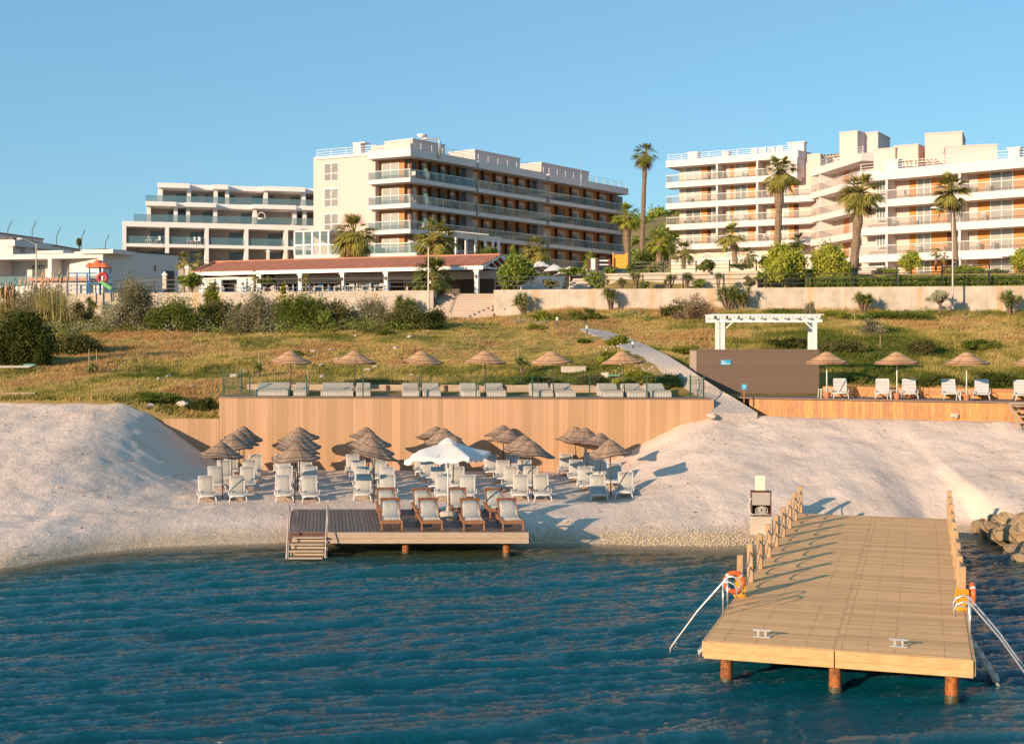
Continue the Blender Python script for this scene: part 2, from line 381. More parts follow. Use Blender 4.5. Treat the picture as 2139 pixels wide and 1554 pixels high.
tag(grid('grass_slope',-60,62,420,60.85,112,260,slope_fz,GM),kind='structure')

# terraces and rising land behind the retaining wall, hidden from the shore by the wall itself
def upper_terrace():
    nx,ny=140,120; xs=np.linspace(-90,110,nx); ds=.2+220*np.linspace(0,1,ny)**1.8
    Xg,Dg=np.meshgrid(xs,ds); Yg=wallY(Xg)+Dg
    Z=10.72+1.55*sm(5,8,Dg)*sm(6.8,9,Xg)+np.maximum(Dg-8,0)*.022
    Z=Z+(fbm(Xg*.2,Yg*.2,3)-.45)*.5*sm(8,16,Dg)
    ch=Z.copy(); cut=(Xg>-6.2)&(Xg<-1.2)&(Dg<3.5); Z=np.where(cut,8.2,Z)
    v=np.stack([Xg,Yg,Z],-1).reshape(-1,3); I,J=np.meshgrid(np.arange(nx-1),np.arange(ny-1)); a=(J*nx+I).ravel(); f=np.stack([a,a+1,a+nx+1,a+nx],-1)
    mb=MB(); mb.addnp(v,f,np.full(len(f),.5)); tag(mb.build('terrace_ground',GM,smooth=True),kind='structure')
upper_terrace()
def hill_fz(X,Y):
    h=9+27*np.exp(-((X-45)/45)**2)*sm(196,262,Y)+2.0*(fbm(X*.06,Y*.06,4)-.45)*4
    return np.where(Y<198,7,h)
tag(grid('hill',-30,190,150,190,330,90,hill_fz,mat('scrub_hill',(.06,.085,.018),(.24,.18,.08),1,.12,.1,1,bump=.8,bs=.6)),kind='structure')

# ------------------------------------------------------------------ sea
def watermat():
    m,t,b=newmat('sea_water'); b.inputs['Roughness'].default_value=.035; b.inputs['IOR'].default_value=1.33; b.inputs['Specular IOR Level'].default_value=.42
    tc=N(t,'TexCoord'); a=N(t,'Attribute'); a.attribute_name='depth'
    n=N(t,'TexNoise'); n.inputs['Scale'].default_value=.35; n.inputs['Detail'].default_value=4; t.links.new(tc.outputs['Object'],n.inputs[0])
    ad=N(t,'Math'); ad.operation='MULTIPLY_ADD'; ad.inputs[1].default_value=.28; ad.inputs[2].default_value=-.14; t.links.new(n.outputs[0],ad.inputs[0])
    sm_=N(t,'Math'); sm_.operation='ADD'; t.links.new(a.outputs['Fac'],sm_.inputs[0]); t.links.new(ad.outputs[0],sm_.inputs[1])
    r1=ramp(t,[(0,(.075,.065,.030)),(.15,(.050,.062,.032)),(.28,(.010,.070,.074)),(.48,(.0,.086,.116)),(1,(.0,.078,.114))]); t.links.new(sm_.outputs[0],r1.inputs[0])
    t.links.new(r1.outputs[0],b.inputs['Base Color'])
    mp=N(t,'Mapping'); mp.inputs['Scale'].default_value=(1,2.2,1); mp.inputs['Rotation'].default_value=(0,0,-.45); t.links.new(tc.outputs['Object'],mp.inputs[0])
    n2=N(t,'TexNoise'); n2.inputs['Scale'].default_value=5.0; n2.inputs['Detail'].default_value=9; n2.inputs['Roughness'].default_value=.68; n2.inputs['Distortion'].default_value=.25
    t.links.new(mp.outputs[0],n2.inputs[0])
    bp=N(t,'Bump'); bp.inputs['Strength'].default_value=1.0; bp.inputs['Distance'].default_value=.14; t.links.new(n2.outputs[0],bp.inputs['Height']); t.links.new(bp.outputs[0],b.inputs['Normal'])
    # very shallow water lets the wet sand through
    r3=ramp(t,[(0,(.15,.15,.15)),(.10,(1,1,1))]); t.links.new(a.outputs['Fac'],r3.inputs[0]); t.links.new(r3.outputs[0],b.inputs['Alpha'])
    return m
def wave(X,Y):
    z=0
    for (lam,ang,am,ph) in ((1.9,1.98,.030,0),(1.15,1.80,.022,1.3),(.72,2.15,.013,2.1),(3.1,1.85,.026,.7),(.45,1.75,.010,.2),(.33,2.2,.005,.9)):
        k=2*PI/lam; u=X*math.cos(ang)+Y*math.sin(ang); v=-X*math.sin(ang)+Y*math.cos(ang)
        wob=(fbm(X*.35+ph,Y*.35,3)-.45)*3.0
        g=.35+1.3*vnoise(u*.22+ph*7,v*.16+3)
        z=z+am*g*(np.sin(k*u+wob*1.6)+.3*np.sin(2*(k*u+wob*1.6)))
    z=z+(fbm(X*2.2,Y*3.2,4)-.47)*.05
    return z
def sea():
    nx,ny=1150,640
    ys=6+43*np.linspace(0,1,ny)**1.15; xs=np.linspace(-1,1,nx)
    Xg=xs[None,:]*(ys[:,None]*.62+4); Yg=np.repeat(ys[:,None],nx,1)
    d=np.interp(Xg,SHX,SHY)-Yg
    Z=wave(Xg,Yg)*(.25+.75*sm(0,5,d))
    v=np.stack([Xg,Yg,Z],-1).reshape(-1,3)
    I,J=np.meshgrid(np.arange(nx-1),np.arange(ny-1)); a=(J*nx+I).ravel(); f=np.stack([a,a+1,a+nx+1,a+nx],-1)
    mb=MB(); mb.addnp(v,f,np.full(len(f),.5)); o=mb.build('sea',watermat(),smooth=True)
    at_=o.data.attributes.new('depth','FLOAT','POINT'); at_.data.foreach_set('value',np.clip(d/(14+12*sm(2,9,Xg)),0,1).ravel().astype(np.float32))
    tag(o,kind='structure')
    # calm far water round the waved patch, on both sides and behind the camera
    mb=MB()
    mb.add([(-400,-300,-.03),(400,-300,-.03),(400,6.2,-.03),(-400,6.2,-.03)],[(0,1,2,3)])
    mb.add([(-400,6.2,-.03),(-7.5,6.2,-.03),(-34,49,-.03),(-400,49,-.03)],[(0,1,2,3)])
    mb.add([(7.5,6.2,-.03),(400,6.2,-.03),(400,49,-.03),(34,49,-.03)],[(0,1,2,3)])
    o2=mb.build('open_sea',o.data.materials[0]); at_=o2.data.attributes.new('depth','FLOAT','POINT'); at_.data.foreach_set('value',[1.0]*len(o2.data.vertices))
    tag(o2,kind='structure')
sea()
def seabed_fz(X,Y): return np.clip((Y-np.interp(X,SHX,SHY))*.25-.1,-3,0)-.05
tag(grid('seabed',-60,60,40,2,50,40,lambda X,Y:seabed_fz(X,Y)-.25,mat('seabed_sand',(.2,.16,.09),(.1,.09,.05),1)),kind='structure')

# ------------------------------------------------------------------ gravel path, from the retaining wall down to the sand
PL=[(1211,690,0),(1232,699,0),(1262,711,0),(1300,727,76),(1342,748,71),(1385,769,66),(1425,795,62.9),(1458,815,61.0),(1482,836,59.6),(1487,862,58.6)]
PR=[(1218,688,0),(1262,694,0),(1302,705,0),(1348,720,76),(1392,741,68.5),(1432,766,63.0),(1470,792,60.6),(1505,815,60.0),(1545,838,59.3),(1582,862,58.5)]
def path_pt(px,py,Y):
    if not Y: p=hit(px,py,66.5); return (p[0],p[1],p[2]+.08)
    return at(px,py,Y)
def path():
    mb=MB(); L=[path_pt(*p) for p in PL]; Rr=[path_pt(*p) for p in PR]
    n=6
    def lerp(a,b,t): return tuple(a[k]+(b[k]-a[k])*t for k in range(3))
    rows=[]
    for i in range(len(L)-1):
        for k in range(n):
            t=k/n; rows.append((lerp(L[i],L[i+1],t),lerp(Rr[i],Rr[i+1],t)))
    rows.append((L[-1],Rr[-1])); vs=[];fs=[]
    for a,b in rows: vs+=[a,b]
    for i in range(len(rows)-1): fs.append((2*i,2*i+1,2*i+3,2*i+2))
    b=len(vs)
    for a,c in rows: vs+=[(a[0],a[1],a[2]-1.2),(c[0],c[1],c[2]-1.2)]       # kerb sides down into the ground
    for i in range(len(rows)-1): fs.append((2*i+1,b+2*i+1,b+2*i+3,2*i+3)); fs.append((2*i,2*i+2,b+2*i+2,b+2*i))
    k=2*(len(rows)-1); fs.append((k,k+1,b+k+1,b+k))
    mb.add(vs,fs,.5)
    return mb.build('gravel_path',mat('grey_gravel',(.26,.235,.215),(.44,.40,.36),.95,9,.1,1,bump=1,bs=9)), L, Rr
PATH,PLW,PRW=path(); tag(PATH,kind='structure')
# ================================================================== BIG SWIMMING PIER
M['algae']=mat('algae_band',(.045,.04,.018),(.10,.07,.03),.5,14,.2,.9,bump=.5,bs=30)
M['nail']=mat('nail_stain',(.28,.155,.075),(.42,.25,.12),.8)
def pier():
    a=-.308
    root=empty('swimming_pier',(3.80,25.36,0),'long wooden swimming pier with rope rails running from the sea to the sand','pier',rz=a)
    W_,L_,Z=4.92,20.0,.85
    mb=MB(); n=int(L_/.145)
    for i in range(n):
        y=i*.145+.07
        cuts=[0,2.46,W_]
        for q in range(len(cuts)-1): mb.box(((cuts[q]+cuts[q+1])/2,y,Z-.02),(cuts[q+1]-cuts[q]-.004,.1405,.04))
    mb.build('deck_boards',M['pierdeck'],root)
    # dark rows of nail heads and butt joints, let in as thin lines
    mb=MB()
    for x in (.33,.95,1.9,2.42,2.58,3.05,3.55,4.45):
        for i in range(n):
            if random.random()<.82: mb.box((x+random.uniform(-.006,.006),i*.145+.07,Z+.002),(random.uniform(.012,.028),random.uniform(.03,.10),.003))
    tag(mb.build('nail_marks',M['nail'],root),kind='stuff')
    mb=MB()
    mb.box((W_/4-.02,-.035,Z-.10),(W_/2+.02,.07,.19)); mb.box((W_*.75+.02,-.036,Z-.10),(W_/2+.02,.07,.19))
    mb.box((W_/4-.02,-.025,Z-.265),(W_/2+.02,.07,.135)); mb.box((W_*.75+.02,-.026,Z-.265),(W_/2+.02,.07,.135))
    for x in (.2,1.2,2.3,2.6,3.6,4.7): mb.tube([(x,-.06,Z-.1),(x,-.078,Z-.1)],.013,6,.0)
    mb.build('front_beam',M['pierbeam'],root,bevel=.01)
    for x in (-.035,W_+.035):
        mb=MB(); mb.box((x,L_/2,Z-.16),(.07,L_,.30)); mb.build('side_beam',M['pierbeam'],root)
    mb=MB()
    for y in np.arange(.3,L_,2.4): mb.box((W_/2,y,Z-.23),(W_-.1,.14,.22))
    mb.build('cross_beam',M['darkpost'],root)
    for y in (.35,2.9,6.5,10.2,14,17.5):
        for x in (.36,2.45,4.58):
            mb=MB(); mb.lathe((x,y,0),[(.13,-2.2),(.128,0),(.118,.30),(.122,Z-.34)],14); o=mb.build('pile',M['pile'],root,smooth=True); mb=MB(); mb.lathe((x,y,0),[(.129,-.5),(.134,.0),(.131,.03+random.uniform(0,.04)),(.121,.10)],14); mb.build('algae_band',M['algae'],o,smooth=True)
    ys=[4.66+1.92*k for k in range(9)]
    for x in (.04,W_-.04):
        for k,y in enumerate(ys):
            j=random.uniform(-.015,.015); h=.91+random.uniform(-.04,.04)
            mb=MB(); mb.hexa([(x-.075,y-.075,Z),(x+.075,y-.075,Z),(x+.075,y+.075,Z),(x-.075,y+.075,Z),(x-.07+j,y-.07,Z+h),(x+.07+j,y-.07,Z+h+.01),(x+.07+j,y+.07,Z+h+.01),(x-.07+j,y+.07,Z+h)])
            mb.build('railing_post',M['postwood'],root,bevel=.012)
            if k<8:
                for hz in (.78,.42):
                    pts=[(x+.02*math.sin(t*3),y+1.92*t,Z+hz-.30*(1-(2*t-1)**2)+random.uniform(-.008,.008)) for t in np.linspace(0,1,11)]
                    mb=MB(); mb.tube(pts,.017,6); mb.build('rope',M['rope'],root,smooth=True)
    for x,y in ((1.02,.62),(3.62,.60)):
        mb=MB(); mb.box((x,y,Z+.012),(.34,.09,.024)); mb.box((x-.07,y,Z+.075),(.05,.05,.11)); mb.box((x+.07,y,Z+.075),(.05,.05,.11)); mb.box((x,y,Z+.142),(.36,.05,.035))
        mb.build('mooring_cleat',M['steel'],root,bevel=.008)
    return root
PIER=pier()
def pl(x,y,z):                                  # pier frame to world
    a=-.308; return (3.80+x*math.cos(a)-y*math.sin(a),25.36+x*math.sin(a)+y*math.cos(a),z)

def lifebuoy(loc,rz,label):
    r=empty('lifebuoy',loc,label,'lifebuoy','orange lifebuoys hung on the pier posts',rz)
    R1,r1=.212,.057
    mb=MB(); mb.torus((0,0,0),R1,r1,'y',36,10); mb.build('ring',M['orange'],r,smooth=True)
    for k in range(4):
        t=PI/4+k*PI/2
        mb=MB(); mb.torus((0,0,0),R1,r1+.004,'y',4,12,t-.11,t+.11); mb.build('white_band',M['plastic'],r,smooth=True)
    return r
lifebuoy(pl(-.07,4.50,1.20),.15,'orange lifebuoy facing the sea on the left railing post of the pier')
lifebuoy(pl(4.92+.17,4.62,1.20),1.35,'orange lifebuoy seen edge on outside the right railing of the pier')
def ropebag(loc,label):
    o=empty('throw_line',loc,label,'rope','yellow throw lines wound on the pier posts')
    mb=MB()
    for k in range(10):
        z=-.12+k*.034+random.uniform(-.01,.01); q=.095+random.uniform(0,.02)
        mb.tube([(q,q,z),(-q,q,z+.01),(-q,-q,z),(q,-q,z+.012),(q,q,z+.02)],.016,5)
    for k in range(9):
        a0=random.uniform(0,6); rr=random.uniform(.08,.16)
        mb.tube([(rr*math.cos(a0+t)+random.uniform(-.02,.02),-.06+rr*.5*math.sin(a0+t),-.22+.03*math.sin(3*t)) for t in np.linspace(0,5.5,10)],.011,5)
    mb.build('rope_coil',M['yellow'],o)
ropebag(pl(.04,4.66,1.10),'bright yellow rope wound round the pier post behind the left lifebuoy')
ropebag(pl(4.88,4.66,1.10),'bright yellow rope wound round the pier post beside the right lifebuoy')

def ladder(loc,rz,sgn,label):
    r=empty('swim_ladder',loc,label,'ladder','metal swim ladders on the pier sides',rz)
    Z=.85
    for y in (0,.66):
        mb=MB(); mb.tube([(0,y,Z),(0,y,Z+.68)],.021,8); mb.build('upright',M['steel'],r,smooth=True)
        curl=[(sgn*(-.10+.0)+(-sgn)*.0,y,0)]
        pts=[(-sgn*.28,y,Z+.42),(-sgn*.30,y,Z+.56),(-sgn*.24,y,Z+.67),(-sgn*.12,y,Z+.72),(0,y,Z+.70),(sgn*.55,y,Z+.05),(sgn*1.10,y,.12),(sgn*1.14,y,.05),(sgn*1.14,y,-.5)]
        mb=MB(); mb.tube(pts,.021,8); mb.build('handrail',M['steel'],r,smooth=True)
        mb=MB(); mb.bar((0,y,Z-.05),(sgn*.86,y,-.55),.13,.045,up=(1,0,0)); mb.build('stringer',M['stainless'],r)
    for k in range(6):
        t=.08+k*.15; mb=MB(); mb.box((sgn*.86*t/.95,.33,Z-.08-1.45*t*.95),(.14,.62,.03)); mb.build('step',M['stainless'],r)
    return r
ladder(pl(-.03,2.50,0),-.308,-1,'white metal swim ladder with curled handrails on the left edge of the pier')
ladder(pl(4.95,1.75,0),-.308,1,'metal swim ladder with slanting handrails on the right edge of the pier')

# ================================================================== SMALL DOCK
DZ=.75; DY0,DY1=40.55,46.15; DX0,DX1=-6.98,.50; SK=-.146
def dk(x,y): return x+(y-DY0)*SK
def dock():
    r=empty('swimming_dock',((DX0+DX1)/2,DY0,0),'low dark wooden dock with a pale front beam at the beach edge','dock'); off=r.location
    mb=MB(); n=62; wd=(DX1-DX0)/n
    for i in range(n):
        x0=DX0+i*wd+.008; x1=x0+wd-.016
        mb.hexa([(x0,DY0,DZ-.03),(x1,DY0,DZ-.03),(dk(x1,DY1),DY1,DZ-.03),(dk(x0,DY1),DY1,DZ-.03),(x0,DY0,DZ),(x1,DY0,DZ),(dk(x1,DY1),DY1,DZ),(dk(x0,DY1),DY1,DZ)])
    mb.build('deck_boards',M['deckdark'],r,off)
    mb=MB(); mb.bb(DX0+1.2,DX1+.03,DY0-.07,DY0,DZ-.19,DZ); mb.bb(DX0+1.2,DX1+.03,DY0-.062,DY0,DZ-.35,DZ-.194)
    mb.build('front_beam',M['greywood'],r,off,bevel=.008)
    mb=MB(); mb.bb(DX0,DX1,DY0+.02,DY0+.2,DZ-.33,DZ-.035); mb.bb(DX0-.6,DX1-.7,DY1-.2,DY1,DZ-.33,DZ-.035)
    for t in (0,.5,1):
        x=DX0+(DX1-DX0)*t; mb.bar((x,DY0+.1,DZ-.2),(dk(x,DY1),DY1-.1,DZ-.2),.1,.3)
    mb.build('joist',M['darkpost'],r,off)
    for y in (DY0+.35,DY0+3):
        for x in (-5.9,-3.3,-.12):
            mb=MB(); mb.lathe((dk(x,y),y,0),[(.125,-2),(.125,DZ-.34)],12); o=mb.build('pile',M['pile'],r,off,smooth=True); mb=MB(); mb.lathe((dk(x,y),y,0),[(.13,-.5),(.134,.0),(.130,.04),(.1265,.07)],12); mb.build('algae_band',M['algae'],o,off,smooth=True)
    # steps down into the water
    s=empty('dock_steps',(DX0+.6,DY0,0),'wooden steps with steel handrails going from the dock into the water','steps'); off=s.location
    for k in range(5):
        z=DZ-.12-k*.19; y=DY0-.14-k*.14
        mb=MB(); mb.bb(DX0+.08,DX0+1.14,y-.13,y+.13,z-.045,z); mb.build('step',M['greywood'],s,off,bevel=.006)
    mb=MB()
    for k in range(4): mb.bb(DX0+.09,DX0+1.13,DY0-.06-k*.14-.03,DY0-.06-k*.14,DZ-.15-k*.19-.145,DZ-.15-k*.19)
    mb.build('riser',M['greywood'],s,off)
    for x in (DX0,DX0+1.2):
        mb=MB(); mb.tube([(x,DY0+.05,DZ-.2),(x,DY0+.02,DZ+.82),(x,DY0-.04,DZ+.86),(x,DY0-.12,DZ+.80),(x,DY0-.62,-.12),(x,DY0-.63,-.7)],.021,8); mb.tube([(x,DY0-.1,DZ-.25),(x,DY0-.45,-.75)],.022,6)
        mb.build('handrail',M['stainless'],s,off,smooth=True)
dock()

# ================================================================== LOUNGERS
def plastic_lounger(name,label,group,cushion):
    """origin on the ground between the front feet, head end towards +y"""
    r=empty(name,(0,0,0),label,'sun lounger',group)
    mb=MB(); w=.31
    for s in (-1,1):
        mb.tube([(s*w,.0,.23),(s*w,.5,.21),(s*w,1.2,.22),(s*w,1.95,.23)],.028,6)
        mb.tube([(s*(w+.02),.62,.23),(s*(w+.05),.72,.34),(s*(w+.05),1.0,.38),(s*(w+.03),1.2,.27)],.020,6)   # arm rest
    mb.tube([(-w,0,.23),(-w*.5,-.015,.25),(w*.5,-.015,.25),(w,0,.23)],.030,6); mb.tube([(-w,1.95,.23),(w,1.95,.23)],.026,6)
    mb.build('frame',M['plastic'],r,smooth=True)
    mb=MB()
    for k in range(11): mb.box((0,.07+k*.105,.245),(2*w-.03,.085,.018))
    mb.build('seat',M['plastic'],r)
    mb=MB(); y0,z0,y1,z1=1.18,.26,1.70,.84
    for k in range(9):
        t=(k+.5)/9; mb.box((0,y0+(y1-y0)*t,z0+(z1-z0)*t),(2*w-.06,.062,.018),tilt=math.atan2(z1-z0,y1-y0))
    for s in (-1,1): mb.tube([(s*(w-.03),y0,z0),(s*(w-.03),y1,z1)],.022,6)
    mb.tube([(-w+.03,y1,z1),(w-.03,y1,z1)],.024,6)
    mb.build('backrest',M['plastic'],r)
    for s in (-1,1):
        mb=MB(); mb.tube([(s*(w-.03),.03,.23),(s*w,.0,.13),(s*(w+.03),-.035,0)],[.034,.028,.026],6); mb.build('leg',M['plastic'],r,smooth=True)
        mb=MB(); mb.tube([(s*w,1.5,.23),(s*(w+.01),1.58,.11),(s*(w+.02),1.62,0)],[.034,.028,.026],6); mb.build('leg',M['plastic'],r,smooth=True)
    if cushion:
        mb=MB(); prof=[(.03,.265),(.6,.255),(1.16,.265),(1.33,.44),(1.51,.64),(1.68,.835)]
        vs=[];fs=[];nx=9
        for i,(y,z) in enumerate(prof):
            nxt=prof[min(i+1,5)]; prv=prof[max(i-1,0)]; dy,dz=nxt[0]-prv[0],nxt[1]-prv[1]; l=math.hypot(dy,dz); ny,nz=-dz/l,dy/l
            for k in range(nx):
                x=-.285+.57*k/(nx-1); th=.045*(1-(abs(2*k/(nx-1)-1))**4)+random.uniform(-.006,.006)
                if i in(0,5): th*=.6
                vs.append((x,y+ny*th,z+nz*th))
        m=len(vs)
        for (y,z) in prof:
            for k in range(nx): vs.append((-.285+.57*k/(nx-1),y,z))
        for i in range(5):
            for k in range(nx-1):
                a=i*nx+k; fs.append((a,a+1,a+nx+1,a+nx)); fs.append((m+a,m+a+nx,m+a+nx+1,m+a+1))
        for i in range(5):
            for k in (0,nx-1): a=i*nx+k; fs.append((a,a+nx,m+a+nx,m+a))
        for k in range(nx-1): fs.append((k,m+k,m+k+1,k+1)); a=5*nx+k; fs.append((a,a+1,m+a+1,m+a))
        mb.add(vs,fs); mb.build('cushion',M['cushion'],r,smooth=True)
    return r
def sz(x,y): return float(sand_z(x,y))
proto=plastic_lounger('beach_lounger','x','cushioned beach loungers in rows on the sand',True); used=False
COLS=[('leftmost',-11.49,-12.40,-10.30,-11.38),('second',-8.60,-10.12,-7.57,-9.24),('third',-5.62,-6.95,-4.66,-5.95),
      ('fourth',-2.52,-3.95,-1.70,-3.02),('fifth',.32,-.93,1.22,.10),('rightmost',3.30,2.45,4.20,3.48)]
ROWY=[48.8,51.7,54.6,57.4]; ROWN=['front row','second row','third row','back row by the wall']
for cn,l0,l1,r0,r1 in COLS:
    for k in range(4):
        for sd_,a0,a1 in (('left',l0,l1),('right',r0,r1)):
            o=proto if not used else copy_tree(proto); used=True
            x=a0+(a1-a0)*k/3+random.uniform(-.05,.05); y=ROWY[k]+random.uniform(-.12,.12)
            if cn=='leftmost' and k>0: x+=random.uniform(-.02,.08)
            o.location=(x,y,sz(x,y+.5)-.02); o.rotation_euler.z=R(7)+random.uniform(-.09,.09)
            o.rotation_euler.z=-math.atan2(x,y)+random.uniform(-.07,.07)
            o['label']=f'white cushioned beach lounger, {sd_} of pair, {ROWN[k]}, {cn} column'
def wood_lounger():
    r=empty('wooden_lounger',(0,0,0),'x','sun lounger','teak loungers with cream cushions on the dock')
    w=.33
    for s in (-1,1):
        mb=MB(); mb.box((s*w,.98,.27),(.045,1.96,.10)); mb.build('side_rail',M['teak'],r,bevel=.006)
    mb=MB(); mb.box((0,-.012,.27),(2*w+.05,.035,.10)); mb.box((0,1.95,.27),(2*w-.04,.03,.09)); mb.build('front_rail',M['teak'],r,bevel=.006)
    mb=MB()
    for k in range(13): mb.box((0,.07+k*.09,.315),(2*w-.05,.07,.018))
    mb.build('seat',M['teak'],r)
    ang=math.atan2(.44,.60); mb=MB()
    y0,z0,y1,z1=1.16,.33,1.76,.77
    for s in (-1,1): mb.bar((s*(w-.03),y0,z0),(s*(w-.03),y1,z1),.04,.05)
    mb.box((0,y1,z1+.012),(2*w+.01,.06,.10),tilt=ang*.6)
    for k in range(6):
        t=(k+.5)/6.5; mb.box((0,y0+(y1-y0)*t,z0+(z1-z0)*t),(2*w-.08,.07,.016),tilt=ang)
    mb.build('backrest',M['teak'],r)
    for s in (-1,1):
        for y in (.03,1.62): mb=MB(); mb.box((s*(w-.01),y,.13),(.055,.055,.26)); mb.build('leg',M['teak'],r,bevel=.005)
    mb=MB(); prof=[(.04,.33),(.6,.325),(1.13,.335),(1.32,.45),(1.52,.60),(1.70,.735)]
    vs=[];fs=[];nx=9
    for i,(y,z) in enumerate(prof):
        nxt=prof[min(i+1,5)]; prv=prof[max(i-1,0)]; dy,dz=nxt[0]-prv[0],nxt[1]-prv[1]; l=math.hypot(dy,dz); ny,nz=-dz/l,dy/l
        for k in range(nx):
            th=.042*(1-(abs(2*k/(nx-1)-1))**4)+random.uniform(-.007,.007); vs.append((-.28+.56*k/(nx-1),y+ny*th,z+nz*th))
    m=len(vs)
    for (y,z) in prof:
        for k in range(nx): vs.append((-.28+.56*k/(nx-1),y,z))
    for i in range(5):
        for k in range(nx-1): a=i*nx+k; fs.append((a,a+1,a+nx+1,a+nx)); fs.append((m+a,m+a+nx,m+a+nx+1,m+a+1))
        for k in (0,nx-1): a=i*nx+k; fs.append((a,a+nx,m+a+nx,m+a))
    for k in range(nx-1): fs.append((k,m+k,m+k+1,k+1)); a=5*nx+k; fs.append((a,a+1,m+a+1,m+a))
    mb.add(vs,fs); mb.build('cushion',M['cushion'],r,smooth=True)
    return r
wl=wood_lounger(); used=False
# pixel centre of the front legs, row
for i,(px,py,lab) in enumerate([(818,1109,'leftmost in the front row on the dock'),(902,1109,'just left of the parasol base, front row on the dock'),(990,1109.5,'just right of the parasol base, front row on the dock'),(1072,1109.5,'rightmost in the front row on the dock'),
      (811,1082,'leftmost in the rear row on the dock'),(889,1083,'left of the parasol pole in the rear row'),(965,1082,'right of the parasol pole in the rear row'),(1044,1083,'rightmost in the rear row on the dock')]):
    o=wl if not used else copy_tree(wl); used=True
    x,y,z=onz(px,py,DZ); o.location=(x,y+.08,DZ if y<DY1-.5 else DZ); o.rotation_euler.z=R(8)+random.uniform(-.03,.03)
    o['label']='wooden lounger with cream cushion, '+lab
# plain white loungers on the promenade
pw=plastic_lounger('promenade_lounger','x','white plastic loungers along the promenade deck',False); used=False
PZ=4.15
for px,py,lab in [(1757,832.5,'beside the brown kiosk wall under the first promenade parasol'),(1845,833.5,'left of the middle promenade parasol'),(1902,834,'right of the middle promenade parasol'),
                  (1988,834.5,'left of the third promenade parasol'),(2051,835.5,'right of the third promenade parasol'),(2139,837.5,'cut by the right edge of the photo')]:
    o=pw if not used else copy_tree(pw); used=True
    x,y,z=onz(px,py,PZ); o.location=(x,y,PZ+.005); o.rotation_euler.z=-math.atan2(x,y)+R(3)+random.uniform(-.05,.05)
    o['label']='white slatted lounger '+lab

# ================================================================== PARASOLS
def reed_parasol(name,rad,h,drop,cm,pm,group,seed,tx=0,ty=0):
    rg=random.Random(seed)
    r=empty(name,(0,0,0),'x','parasol',group)
    mb=MB(); mb.tube([(0,0,-.15),(0,0,h-.1)],.024,8); mb.build('pole',pm,r,smooth=True)
    n=30; prof=[(.02,0),(.10,-.012),(.22,-.075),(.40,-.20),(.60,-.335),(.80,-.445),(.93,-.50),(1.0,-.55)]
    wob=[rg.uniform(-.035,.035) for _ in range(n)]; rw=[1+rg.uniform(-.03,.03)+.04*math.sin(2*k*2*PI/n+seed) for k in range(n)]
    for u in range(2): wob=[(wob[k-1]+wob[k]+wob[(k+1)%n])/3 for k in range(n)]
    vs=[];fs=[]
    for sdn,dz in ((0,0),(1,-.035)):
        for q,(a,z) in enumerate(prof):
            for k in range(n):
                t=2*PI*k/n; rr=rad*a*(1+(rw[k]-1)*a); zz=z*drop/.55+wob[k]*3*a*a+.012*math.sin(k*PI)*a+ (rr*math.cos(t)*tx+rr*math.sin(t)*ty)
                vs.append((rr*math.cos(t),rr*math.sin(t),h+zz+dz))
    m=len(prof)*n
    mb=MB()
    for i in range(len(prof)-1):
        for k in range(n):
            k2=(k+1)%n; a=i*n
            mb_f=[(a+k,a+k2,a+n+k2,a+n+k)]; fs+=mb_f; fs.append((m+a+k,m+a+n+k,m+a+n+k2,m+a+k2))
    a=(len(prof)-1)*n
    for k in range(n): k2=(k+1)%n; fs.append((a+k,a+k2,m+a+k2,m+a+k))
    fs.append(tuple(range(n))); b=len(mb.V); mb.V+=vs
    rv=[rg.random() for _ in range(n)]
    for j,f in enumerate(fs): mb.F.append(f); mb.A.append(rv[(j//2)%n])
    mb.build('canopy',cm,r)
    for rg_i in (3,5,7):                      # bound reed rings, and the ribs
        mb=MB(); mb.tube([Vector(vs[rg_i*n+k%n])+Vector((0,0,.008)) for k in range(n+1)],.011 if rg_i<7 else .02,5,caps=False); mb.build('binding_ring',M['darkpost'] if cm is M['reed'] else M['polemetal'],r)
    mb=MB()
    for k in range(0,n,3): mb.tube([Vector(vs[q*n+k])+Vector((0,0,-.045)) for q in (1,3,5,7)],.010,4)
    mb.build('rib',pm,r)
    return r
bp=[reed_parasol('reed_parasol',.83,2.2,.55,M['reeddark'],M['polemetal'],'old brown reed parasols on the sand',s,tx,ty) for s,tx,ty in ((1,-.10,.0),(2,.06,.03),(3,-.16,-.05))]
BU=[('leftmost',[(-11.10,49.6),(-11.35,52.3),(-11.80,55.9),(-12.15,58.6)]),('second',[(-8.16,48.5),(-8.57,51.6),(-9.05,55.0),(-9.50,58.0)]),
    ('third',[(-5.20,48.5),(-5.48,51.4),(-6.1,54.6),(-6.45,57.4)]),('fourth',[(-2.40,52.3),(-2.92,56.2),(-3.28,57.6)]),
    ('fifth',[(.80,49.5),(.35,52.8),(-.04,55.5),(-.38,59.0)]),('rightmost',[(3.80,49.6),(3.62,53.6),(3.30,56.4),(2.95,58.9)])]
i=0; usedp=[False]*3
for cn,pts in BU:
    for k,(x,y) in enumerate(pts):
        q=i%3; o=bp[q] if not usedp[q] else copy_tree(bp[q]); usedp[q]=True; i+=1
        o.location=(x,y,.72); k_=random.uniform(.95,1.07); o.scale=(k_,k_,random.uniform(.97,1.03)); o.rotation_euler=(random.uniform(-.05,.05),random.uniform(-.05,.05),random.uniform(-.4,.4)+(0 if q!=2 else .3))
        rn=(['front','second','third','back'] if len(pts)==4 else ['front','middle','back'])[k]
        o['label']=f'brown reed parasol on the sand, {rn} one of the {cn} column'
up=[reed_parasol('golden_parasol',1.03,2.14,.55,M['reed'],M['polemetal'],'golden reed parasols on the upper deck',s+10,tx,ty) for s,tx,ty in ((1,-.04,.0),(2,-.05,.0))]
